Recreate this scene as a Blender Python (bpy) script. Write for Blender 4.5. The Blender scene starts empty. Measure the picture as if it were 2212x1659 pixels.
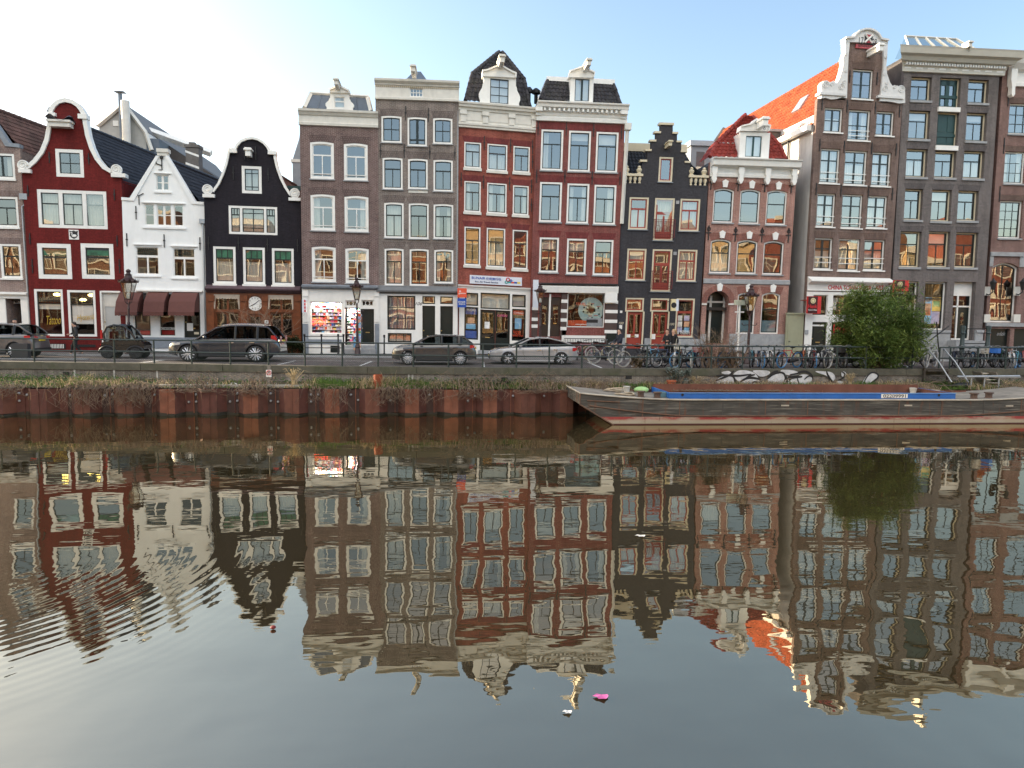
import bpy, bmesh, math, random
from mathutils import Vector, Matrix, noise
from mathutils.geometry import tessellate_polygon
random.seed(7)
R = math.radians
C = bpy.context.scene.collection
SC = bpy.context.scene

# ------------------------------------------------------------------ camera, sky, sun, exposure
EYE = 2.35            # metres above the street
WATER = -2.08         # water level, the street is z = 0
YAW, PITCH, ROLL = math.atan(.1), R(5.3), .012
FW = 1534.0           # focal length for a 2212 px wide picture
_a = Vector((math.sin(YAW)*math.cos(PITCH), math.cos(YAW)*math.cos(PITCH), -math.sin(PITCH)))
_r0 = Vector((math.cos(YAW), -math.sin(YAW), 0))
_u0 = _r0.cross(_a)
_r = _r0*math.cos(ROLL) + _u0*math.sin(ROLL)
_u = _u0*math.cos(ROLL) - _r0*math.sin(ROLL)
cam = bpy.data.cameras.new('camera'); camo = bpy.data.objects.new('camera', cam); C.objects.link(camo)
camo.matrix_world = Matrix(((_r.x, _u.x, -_a.x, 0), (_r.y, _u.y, -_a.y, 0), (_r.z, _u.z, -_a.z, EYE), (0, 0, 0, 1)))
cam.sensor_width = 36; cam.lens = FW/2212*36; cam.clip_start = .1; cam.clip_end = 3000
SC.camera = camo

FILL_CLOUD = 9.0
SUN_AZ, SUN_EL = R(-66), R(13)        # azimuth from +Y, negative = to the left
W = bpy.data.worlds.new('World'); SC.world = W; W.use_nodes = True
nt = W.node_tree
sky = nt.nodes.new('ShaderNodeTexSky'); sky.sky_type = 'NISHITA'; sky.sun_disc = False
sky.sun_elevation = SUN_EL; sky.sun_rotation = SUN_AZ
sky.air_density = 1.0; sky.dust_density = 2.2; sky.ozone_density = 1.3; sky.altitude = 0
bg = nt.nodes['Background']; bg.inputs[1].default_value = .15
# an unseen cloud bank added high behind the viewer to brighten the shaded fronts
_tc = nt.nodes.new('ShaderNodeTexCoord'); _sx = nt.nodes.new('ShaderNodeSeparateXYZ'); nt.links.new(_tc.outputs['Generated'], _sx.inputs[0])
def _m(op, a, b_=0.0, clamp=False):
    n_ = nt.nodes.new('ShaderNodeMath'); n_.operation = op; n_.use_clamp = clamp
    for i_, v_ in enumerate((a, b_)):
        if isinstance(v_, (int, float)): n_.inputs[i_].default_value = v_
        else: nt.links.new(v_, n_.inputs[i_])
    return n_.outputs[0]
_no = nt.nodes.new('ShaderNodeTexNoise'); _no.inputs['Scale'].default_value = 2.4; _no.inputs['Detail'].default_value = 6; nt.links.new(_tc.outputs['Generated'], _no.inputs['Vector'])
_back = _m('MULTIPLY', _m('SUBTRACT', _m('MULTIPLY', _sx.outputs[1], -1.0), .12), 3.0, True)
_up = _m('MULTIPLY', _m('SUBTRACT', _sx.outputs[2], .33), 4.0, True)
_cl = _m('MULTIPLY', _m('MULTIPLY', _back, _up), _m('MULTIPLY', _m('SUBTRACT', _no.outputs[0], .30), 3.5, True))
_mx = nt.nodes.new('ShaderNodeMix'); _mx.data_type = 'RGBA'; _mx.inputs[7].default_value = (FILL_CLOUD*1.0, FILL_CLOUD*.93, FILL_CLOUD*.84, 1)
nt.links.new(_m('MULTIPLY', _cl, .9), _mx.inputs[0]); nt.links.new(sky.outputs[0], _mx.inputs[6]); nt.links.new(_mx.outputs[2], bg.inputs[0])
sl = bpy.data.lights.new('sun', 'SUN'); sl.energy = 4.6; sl.angle = R(.5); sl.color = (1, .82, .60)
so = bpy.data.objects.new('sun', sl); C.objects.link(so)
_d = Vector((math.sin(SUN_AZ)*math.cos(SUN_EL), math.cos(SUN_AZ)*math.cos(SUN_EL), math.sin(SUN_EL)))
so.rotation_euler = _d.to_track_quat('Z', 'Y').to_euler()
so.location = (-60, 60, 60)
SC.view_settings.view_transform = 'Standard'; SC.view_settings.look = 'None'
SC.view_settings.exposure = 1.47; SC.view_settings.gamma = 1
cy = SC.cycles
cy.max_bounces = 8; cy.diffuse_bounces = 3; cy.glossy_bounces = 4; cy.transmission_bounces = 4; cy.transparent_max_bounces = 10
cy.caustics_reflective = False; cy.caustics_refractive = False; cy.use_denoising = True
cy.sample_clamp_indirect = 6

# ------------------------------------------------------------------ picture -> place
CROPS = {'f': (0, 0, 1/1.735986), 'c1': (0, 300, 2.37), 'c2': (700, 300, 2.37), 'c3': (1350, 200, 2.5529), 'c4': (1700, 150, 2.37),
         'c5': (2300, 380, 2.3707), 'c6': (2800, 80, 2.37), 'c7': (3240, 80, 2.765), 'c8': (3640, 200, 2.075),
         'd1': (0, 900, 2.765), 'd2': (550, 900, 2.765), 'd3': (1100, 900, 2.765), 'd4': (1650, 900, 2.765), 'd5': (2150, 900, 2.765),
         'd6': (2600, 1000, 2.765), 'd7': (3000, 900, 3.318), 'd8': (3340, 900, 3.318),
         'b1': (2050, 1380, 2.3284), 'b2': (2950, 1350, 2.4854), 'q1': (0, 1350, 2.212), 'q2': (1000, 1350, 2.011)}
CAMP = Vector((0, 0, EYE))
def ray(c, x, y):
    x0, y0, s = CROPS[c]
    px, py = (x0 + x/s)/1.735986, (y0 + y/s)/1.735986
    return (_r*((px-1106)/FW) - _u*((py-829.5)/FW) + _a).normalized()
def on_z(c, x, y, z=0):
    d = ray(c, x, y); return CAMP + d*((z-EYE)/d.z)
def on_y(c, x, y, Y):
    d = ray(c, x, y); return CAMP + d*(Y/d.y)

# ------------------------------------------------------------------ objects
def tag(o, label=None, cat=None, group=None, kind=None):
    if label: o['label'] = label
    if cat: o['category'] = cat
    if group: o['group'] = group
    if kind: o['kind'] = kind
    return o
def empty(name, loc=(0, 0, 0), rz=0, label=None, cat=None, group=None):
    o = bpy.data.objects.new(name, None); C.objects.link(o); o.empty_display_size = .2
    o.location = loc; o.rotation_euler = (0, 0, rz)
    return tag(o, label, cat, group)
def copy_tree(o, parent=None):
    c = o.copy(); C.objects.link(c)
    c.parent = parent
    for ch in o.children: copy_tree(ch, c)
    return c

class MB:
    """collects faces, then becomes ONE mesh object"""
    def __init__(s, xf=None): s.v, s.f, s.m, s.xf, s.mi = [], [], [], xf, 0
    def add(s, vs, fs):
        b = len(s.v); s.v += [tuple(p) for p in vs]
        for f in fs: s.f.append(tuple(b+i for i in f)); s.m.append(s.mi)
        return s
    def box(s, x0, x1, y0, y1, z0, z1):
        if x0 > x1: x0, x1 = x1, x0
        if y0 > y1: y0, y1 = y1, y0
        if z0 > z1: z0, z1 = z1, z0
        return s.add([(x0, y0, z0), (x1, y0, z0), (x1, y1, z0), (x0, y1, z0), (x0, y0, z1), (x1, y0, z1), (x1, y1, z1), (x0, y1, z1)],
                     [(0, 3, 2, 1), (4, 5, 6, 7), (0, 1, 5, 4), (1, 2, 6, 5), (2, 3, 7, 6), (3, 0, 4, 7)])
    def quad(s, a, b, c, d): return s.add([a, b, c, d], [(0, 1, 2, 3)])
    def prism(s, pts, y0, y1, caps=True):
        """pts: (x, z) counter-clockwise seen from -y; y0 the near end"""
        n = len(pts)
        vs = [(p[0], y0, p[1]) for p in pts] + [(p[0], y1, p[1]) for p in pts]
        fs = [((i+1) % n, i, n+i, n+(i+1) % n) for i in range(n)]
        if caps:
            for t in tessellate_polygon([[Vector((p[0], p[1], 0)) for p in pts]]):
                t = fix(t, pts); fs.append(t); fs.append(tuple(n+i for i in reversed(t)))
        return s.add(vs, fs)
    def tube(s, path, r, n=6, closed=False, cap=True):
        P = [Vector(p) for p in path]; k = len(P)
        rr = r if isinstance(r, (list, tuple)) else [r]*k
        vs, fs = [], []
        ref = None
        for i in range(k):
            if closed: t = P[(i+1) % k]-P[i-1]
            else: t = P[min(i+1, k-1)]-P[max(i-1, 0)]
            t = t.normalized() if t.length > 1e-9 else Vector((0, 0, 1))
            if ref is None:
                ref = Vector((0, 0, 1)) if abs(t.z) < .9 else Vector((1, 0, 0))
            a = (ref - t*ref.dot(t)).normalized(); b = t.cross(a); ref = a
            for j in range(n):
                an = 2*math.pi*j/n
                vs.append(P[i] + (a*math.cos(an) + b*math.sin(an))*rr[i])
        for i in range(k if closed else k-1):
            i2 = (i+1) % k
            for j in range(n):
                j2 = (j+1) % n
                fs.append((i*n+j, i*n+j2, i2*n+j2, i2*n+j))
        if cap and not closed:
            fs.append(tuple(reversed(range(n)))); fs.append(tuple((k-1)*n+j for j in range(n)))
        return s.add(vs, fs)
    def lathe(s, prof, c=(0, 0, 0), n=12, axis='z', ph=0):
        """prof: (radius, height) list"""
        vs, fs, k = [], [], len(prof)
        for r, h in prof:
            for j in range(n):
                a = 2*math.pi*j/n + ph; x, y = r*math.cos(a), r*math.sin(a)
                p = (x, y, h) if axis == 'z' else ((x, h, y) if axis == 'y' else (h, x, y))
                vs.append((c[0]+p[0], c[1]+p[1], c[2]+p[2]))
        for i in range(k-1):
            for j in range(n):
                j2 = (j+1) % n
                f = (i*n+j, i*n+j2, (i+1)*n+j2, (i+1)*n+j)
                fs.append(f if axis != 'y' else f[::-1])
        fs.append(tuple(reversed(range(n)))); fs.append(tuple((k-1)*n+j for j in range(n)))
        return s.add(vs, fs)
    def torus(s, c, rad, r, axis='y', n=20, m=6):
        pts = []
        for i in range(n):
            a = 2*math.pi*i/n; x, y = rad*math.cos(a), rad*math.sin(a)
            pts.append(Vector(c) + Vector((x, 0, y) if axis == 'y' else ((x, y, 0) if axis == 'z' else (0, x, y))))
        return s.tube(pts, r, m, closed=True)
    def ball(s, c, r, n=8, k=6, sx=1, sy=1, sz=1):
        vs, fs = [], []
        for i in range(k+1):
            th = math.pi*i/k
            for j in range(n):
                a = 2*math.pi*j/n
                vs.append((c[0]+sx*r*math.sin(th)*math.cos(a), c[1]+sy*r*math.sin(th)*math.sin(a), c[2]+sz*r*math.cos(th)))
        for i in range(k):
            for j in range(n):
                j2 = (j+1) % n
                fs.append((i*n+j, (i+1)*n+j, (i+1)*n+j2, i*n+j2))
        return s.add(vs, fs)
    def grid(s, f, nu, nv, flip=False):
        vs = [f(i/nu, j/nv) for j in range(nv+1) for i in range(nu+1)]
        w = nu+1
        fs = [(j*w+i, j*w+i+1, (j+1)*w+i+1, (j+1)*w+i) for j in range(nv) for i in range(nu)]
        if flip: fs = [q[::-1] for q in fs]
        return s.add(vs, fs)
    def build(s, name, mats, parent=None, smooth=False, auto=None, loc=None):
        me = bpy.data.meshes.new(name)
        v = [s.xf(*p) for p in s.v] if s.xf else s.v
        me.from_pydata(v, [], s.f)
        if not isinstance(mats, (list, tuple)): mats = [mats]
        for m in mats: me.materials.append(m)
        if len(mats) > 1: me.polygons.foreach_set('material_index', s.m)
        if smooth or auto is not None:
            me.polygons.foreach_set('use_smooth', [True]*len(me.polygons))
            if auto is not None: me.set_sharp_from_angle(angle=R(auto))
        me.update()
        o = bpy.data.objects.new(name, me); C.objects.link(o)
        if parent: o.parent = parent
        if loc: o.location = loc
        return o
def fix(t, pts):
    a, b, c = (pts[i] for i in t)
    return tuple(t) if (b[0]-a[0])*(c[1]-a[1]) - (b[1]-a[1])*(c[0]-a[0]) > 0 else tuple(reversed(t))

# ------------------------------------------------------------------ materials
def _new(name):
    m = bpy.data.materials.new(name); m.use_nodes = True
    return m, m.node_tree.nodes, m.node_tree.links, m.node_tree.nodes['Principled BSDF']
def N(nodes, t, **kw):
    n = nodes.new(t)
    for k, v in kw.items():
        if k in n.inputs: n.inputs[k].default_value = v
        else: setattr(n, k, v)
    return n
def rgb(c): return (c[0], c[1], c[2], 1)
def hexc(h):
    """sRGB hex -> linear"""
    v = [int(h[i:i+2], 16)/255 for i in (0, 2, 4)]
    return tuple(x/12.92 if x <= .04045 else ((x+.055)/1.055)**2.4 for x in v)
_mats = {}
def mat(name, col, rough=.6, metal=0, var=.12, scale=3.0, bump=0, bscale=None, spec=.5, coat=0, dirt=0, streak=0):
    if name in _mats: return _mats[name]
    m, n, l, b = _new(name)
    b.inputs['Roughness'].default_value = rough; b.inputs['Metallic'].default_value = metal
    b.inputs['Specular IOR Level'].default_value = spec; b.inputs['Coat Weight'].default_value = coat
    b.inputs['Coat Roughness'].default_value = .05
    tc = N(n, 'ShaderNodeTexCoord')
    src = None
    if var:
        no = N(n, 'ShaderNodeTexNoise', Scale=scale, Detail=5, Roughness=.6)
        l.new(tc.outputs['Object'], no.inputs['Vector'])
        mx = N(n, 'ShaderNodeMix', data_type='RGBA')
        mx.inputs[6].default_value = rgb([x*(1-var) for x in col]); mx.inputs[7].default_value = rgb([min(1, x*(1+var)) for x in col])
        mr = N(n, 'ShaderNodeMapRange'); mr.inputs[1].default_value = .3; mr.inputs[2].default_value = .7
        l.new(no.outputs[0], mr.inputs[0]); l.new(mr.outputs[0], mx.inputs[0]); src = mx.outputs[2]
    if dirt or streak:
        no = N(n, 'ShaderNodeTexNoise', Scale=1.0, Detail=6, Roughness=.65)
        mp = N(n, 'ShaderNodeMapping'); mp.inputs['Scale'].default_value = (2.2, 2.2, .35) if streak else (1.2, 1.2, 1.2)
        l.new(tc.outputs['Object'], mp.inputs[0]); l.new(mp.outputs[0], no.inputs['Vector'])
        mr = N(n, 'ShaderNodeMapRange'); mr.inputs[1].default_value = .48; mr.inputs[2].default_value = .75; mr.inputs[4].default_value = dirt or streak
        l.new(no.outputs[0], mr.inputs[0])
        mx = N(n, 'ShaderNodeMix', data_type='RGBA'); mx.inputs[7].default_value = rgb((col[0]*.4+.01, col[1]*.37+.008, col[2]*.33+.006))
        if src: l.new(src, mx.inputs[6])
        else: mx.inputs[6].default_value = rgb(col)
        l.new(mr.outputs[0], mx.inputs[0]); src = mx.outputs[2]
    if src: l.new(src, b.inputs['Base Color'])
    else: b.inputs['Base Color'].default_value = rgb(col)
    if bump:
        no = N(n, 'ShaderNodeTexNoise', Scale=bscale or scale*4, Detail=4)
        l.new(tc.outputs['Object'], no.inputs['Vector'])
        bp = N(n, 'ShaderNodeBump', Strength=bump, Distance=.02)
        l.new(no.outputs[0], bp.inputs['Height']); l.new(bp.outputs[0], b.inputs['Normal'])
    _mats[name] = m
    return m
def emit(name, col, s):
    m, n, l, b = _new(name)
    b.inputs['Base Color'].default_value = rgb(col); b.inputs['Emission Color'].default_value = rgb(col); b.inputs['Emission Strength'].default_value = s
    return m
def brick(name, c1, c2, mortar, bw=.22, bh=.066, ms=.007, stain=.25, bump=.3, vert=False, fade=.0):
    """running-bond brickwork on local (x + y, z), in metres"""
    c1, c2, mortar = ([v*.95 for v in q] for q in (c1, c2, mortar))
    m, n, l, b = _new(name)
    b.inputs['Roughness'].default_value = .85; b.inputs['Specular IOR Level'].default_value = .25
    tc = N(n, 'ShaderNodeTexCoord'); sx = N(n, 'ShaderNodeSeparateXYZ'); l.new(tc.outputs['Object'], sx.inputs[0])
    ad = N(n, 'ShaderNodeMath', operation='ADD'); l.new(sx.outputs[0], ad.inputs[0]); l.new(sx.outputs[1], ad.inputs[1])
    cb = N(n, 'ShaderNodeCombineXYZ')
    l.new(ad.outputs[0], cb.inputs[1 if vert else 0]); l.new(sx.outputs[2], cb.inputs[0 if vert else 1])
    bt = N(n, 'ShaderNodeTexBrick', Scale=1.0)
    bt.inputs['Brick Width'].default_value = bw; bt.inputs['Row Height'].default_value = bh; bt.inputs['Mortar Size'].default_value = ms
    bt.inputs['Color1'].default_value = rgb(c1); bt.inputs['Color2'].default_value = rgb(c2); bt.inputs['Mortar'].default_value = rgb(mortar)
    bt.inputs['Mortar Smooth'].default_value = .2
    l.new(cb.outputs[0], bt.inputs['Vector'])
    # patches of differently weathered brick
    no = N(n, 'ShaderNodeTexNoise', Scale=.9, Detail=7, Roughness=.62); mp = N(n, 'ShaderNodeMapping'); mp.inputs['Scale'].default_value = (1, 1, .6)
    l.new(tc.outputs['Object'], mp.inputs[0]); l.new(mp.outputs[0], no.inputs['Vector'])
    mr = N(n, 'ShaderNodeMapRange'); mr.inputs[1].default_value = .3; mr.inputs[2].default_value = .7
    mr.inputs[3].default_value = 1-stain; mr.inputs[4].default_value = 1+stain*.8
    l.new(no.outputs[0], mr.inputs[0])
    n2 = N(n, 'ShaderNodeTexNoise', Scale=9.0, Detail=3); l.new(tc.outputs['Object'], n2.inputs['Vector'])
    m2 = N(n, 'ShaderNodeMapRange'); m2.inputs[1].default_value = .3; m2.inputs[2].default_value = .7; m2.inputs[3].default_value = .82; m2.inputs[4].default_value = 1.18
    l.new(n2.outputs[0], m2.inputs[0])
    n3 = N(n, 'ShaderNodeTexNoise', Scale=1.0, Detail=5, Roughness=.6); mp3 = N(n, 'ShaderNodeMapping'); mp3.inputs['Scale'].default_value = (2.6, 2.6, .22); l.new(tc.outputs['Object'], mp3.inputs[0]); l.new(mp3.outputs[0], n3.inputs['Vector'])
    m3 = N(n, 'ShaderNodeMapRange'); m3.inputs[1].default_value = .35; m3.inputs[2].default_value = .7; m3.inputs[3].default_value = 1.08; m3.inputs[4].default_value = 1-stain*.7; l.new(n3.outputs[0], m3.inputs[0])
    m4 = N(n, 'ShaderNodeMath', operation='MULTIPLY'); l.new(m3.outputs[0], m4.inputs[0]); l.new(m2.outputs[0], m4.inputs[1])
    mu = N(n, 'ShaderNodeMath', operation='MULTIPLY'); l.new(mr.outputs[0], mu.inputs[0]); l.new(m4.outputs[0], mu.inputs[1])
    vm = N(n, 'ShaderNodeVectorMath', operation='SCALE'); l.new(bt.outputs['Color'], vm.inputs[0]); l.new(mu.outputs[0], vm.inputs['Scale'])
    l.new(vm.outputs[0], b.inputs['Base Color'])
    bp = N(n, 'ShaderNodeBump', Strength=bump, Distance=.01); l.new(bt.outputs['Fac'], bp.inputs['Height']); bp.invert = True
    l.new(bp.outputs[0], b.inputs['Normal'])
    return m
def glass(name, refl=.30, tint=(.93, .89, .86), wob=.2, rough=0.0, sc=.8, clear=(.75, .78, .76), ior=1.5):
    """window glass: part mirror, part clear, with the slow waves of old panes"""
    m, n, l, b = _new(name); n.remove(b)
    out = n['Material Output']
    gl = N(n, 'ShaderNodeBsdfGlossy'); gl.inputs['Color'].default_value = rgb(tint); gl.inputs['Roughness'].default_value = rough
    tr = N(n, 'ShaderNodeBsdfTransparent'); tr.inputs['Color'].default_value = rgb(clear)
    mx = N(n, 'ShaderNodeMixShader'); 
    lw = N(n, 'ShaderNodeFresnel', IOR=ior); gb = N(n, 'ShaderNodeNewGeometry')
    ma = N(n, 'ShaderNodeMath', operation='ADD', use_clamp=True); ma.inputs[1].default_value = refl
    l.new(lw.outputs[0], ma.inputs[0]); mb_ = N(n, 'ShaderNodeMath', operation='SUBTRACT'); mb_.inputs[0].default_value = 1; l.new(gb.outputs['Backfacing'], mb_.inputs[1]); mc_ = N(n, 'ShaderNodeMath', operation='MULTIPLY'); l.new(ma.outputs[0], mc_.inputs[0]); l.new(mb_.outputs[0], mc_.inputs[1]); l.new(mc_.outputs[0], mx.inputs[0])
    l.new(tr.outputs[0], mx.inputs[1]); l.new(gl.outputs[0], mx.inputs[2]); l.new(mx.outputs[0], out.inputs[0])
    ge = N(n, 'ShaderNodeNewGeometry'); no = N(n, 'ShaderNodeTexNoise', Scale=sc, Detail=.5)
    mp = N(n, 'ShaderNodeMapping'); mp.inputs['Scale'].default_value = (1.3, 1, .8)
    l.new(ge.outputs['Position'], mp.inputs[0]); l.new(mp.outputs[0], no.inputs['Vector'])
    bp = N(n, 'ShaderNodeBump', Strength=wob, Distance=.03); l.new(no.outputs[0], bp.inputs['Height']); l.new(bp.outputs[0], gl.inputs['Normal'])
    return m
WHITE = mat('white_paint', (.84, .83, .79), .45, var=.05, streak=.10)
WHITE2 = mat('old_white_paint', (.70, .68, .62), .55, var=.07, streak=.22)
CREAM = mat('cream_paint', (.66, .58, .42), .5, var=.05, streak=.12)
BLACKG = mat('dark_green_paint', (.010, .017, .016), .3, var=.1)
DGREEN = mat('green_door_paint', (.010, .045, .040), .35, var=.1)
REDP = mat('red_paint', (.30, .045, .028), .4, var=.08)
STONE = mat('grey_stone', (.33, .34, .35), .75, var=.15, scale=5, bump=.1, dirt=.25)
BSTONE = mat('blue_stone', (.24, .27, .31), .7, var=.15, scale=5, bump=.1, dirt=.2)
LEAD = mat('lead_sheet', (.14, .17, .21), .5, .2, var=.15)
IRON = mat('black_iron', (.012, .012, .013), .5, var=.1)
STEEL = mat('galvanised_steel', (.36, .39, .42), .45, .6, var=.12)
WOODB = mat('varnished_wood', (.16, .045, .014), .35, var=.35, scale=5, streak=.3)
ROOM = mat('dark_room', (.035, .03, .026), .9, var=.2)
CURTAIN = mat('white_net_curtain', (.62, .60, .56), .9, var=.08)
GLASS = glass('window_glass')
GLASSD = glass('dark_window_glass', .08, wob=.2)
GLASSC = glass('clear_shop_glass', .05, wob=.15, clear=(.96, .96, .95))
BLACK = mat('black_rubber', (.014, .014, .015), .75, var=.1)
# ------------------------------------------------------------------ house builder
FONT = None
def text_mesh(s, size, shear=0, extrude=.004, bold=0, spacing=1):
    cu = bpy.data.curves.new('lettering', 'FONT'); cu.body = s; cu.size = size; cu.shear = shear; cu.extrude = extrude
    cu.offset = bold*size; cu.space_character = spacing; cu.resolution_u = 3
    o = bpy.data.objects.new('lettering', cu)
    me = bpy.data.meshes.new_from_object(o)
    vs = [v.co.copy() for v in me.vertices]; fs = [tuple(p.vertices) for p in me.polygons]
    bpy.data.objects.remove(o); bpy.data.curves.remove(cu); bpy.data.meshes.remove(me)
    return vs, fs
def letter(parent, s, u, h, w, m, width=None, height=None, size=.3, shear=0, bold=0, xf=None, name='lettering', spacing=1, rot=0, depth=.006):
    """flat raised letters on the plane y = w, centred on (u, h)"""
    vs, fs = text_mesh(s, size, shear, depth, bold, spacing)
    if not vs: return None
    x0, x1 = min(v.x for v in vs), max(v.x for v in vs); y0, y1 = min(v.y for v in vs), max(v.y for v in vs)
    kx = width/(x1-x0) if width else (height/(y1-y0) if height else 1)
    ky = height/(y1-y0) if height else kx
    b = MB(xf); ca, sa = math.cos(rot), math.sin(rot)
    pts = []
    for v in vs:
        a, c = (v.x-(x0+x1)/2)*kx, (v.y-(y0+y1)/2)*ky
        pts.append((u + a*ca - c*sa, w - v.z, h + a*sa + c*ca))
    b.add(pts, fs)
    return b.build(name, m, parent)
def arcshape(u0, h0, u1, h1, arch=0, n=8):
    """rectangle whose top may be a segmental arch with its crown at h1"""
    if not arch: return [(u0, h0), (u1, h0), (u1, h1), (u0, h1)]
    pts = [(u0, h0), (u1, h0)]
    for i in range(n+1):
        t = i/n; x = u1 + (u0-u1)*t
        if arch >= (u1-u0)*.45: y = h1 - arch + arch*math.sqrt(max(0, 1-(2*t-1)**2))
        else: y = h1 - arch*(2*t-1)**2
        pts.append((x, y))
    return pts
def patch(b, A, B, Cc, D, cw=.25, rh=.34, amp=.035, step=.035, seg=5):
    A, B, Cc, D = map(Vector, (A, B, Cc, D))
    nrm = (B-A).cross(D-A).normalized()
    L = max((B-A).length, (Cc-D).length); Hh = max((D-A).length, .1)
    nc = max(1, round(L/cw)); nr = max(1, round(Hh/rh)); nu = nc*seg
    vs, fs = [], []
    for j in range(nr):
        for k in (0, 1):
            t = (j+k)/nr
            for i in range(nu+1):
                s_ = i/nu; p = (A*(1-s_)+B*s_)*(1-t) + (D*(1-s_)+Cc*s_)*t
                ph = 2*math.pi*i/seg
                off = amp*(math.sin(ph)*.7 + .3*math.sin(2*ph)) + (step if k == 0 else 0)
                off += .012*noise.noise(Vector((p.x*.8, p.y*.8, p.z*.8+7)))
                vs.append(p + nrm*off)
    w = nu+1
    for j in range(nr*2-1):
        for i in range(nu): fs.append((j*w+i, j*w+i+1, (j+1)*w+i+1, (j+1)*w+i))
    b.add(vs, fs)

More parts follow.
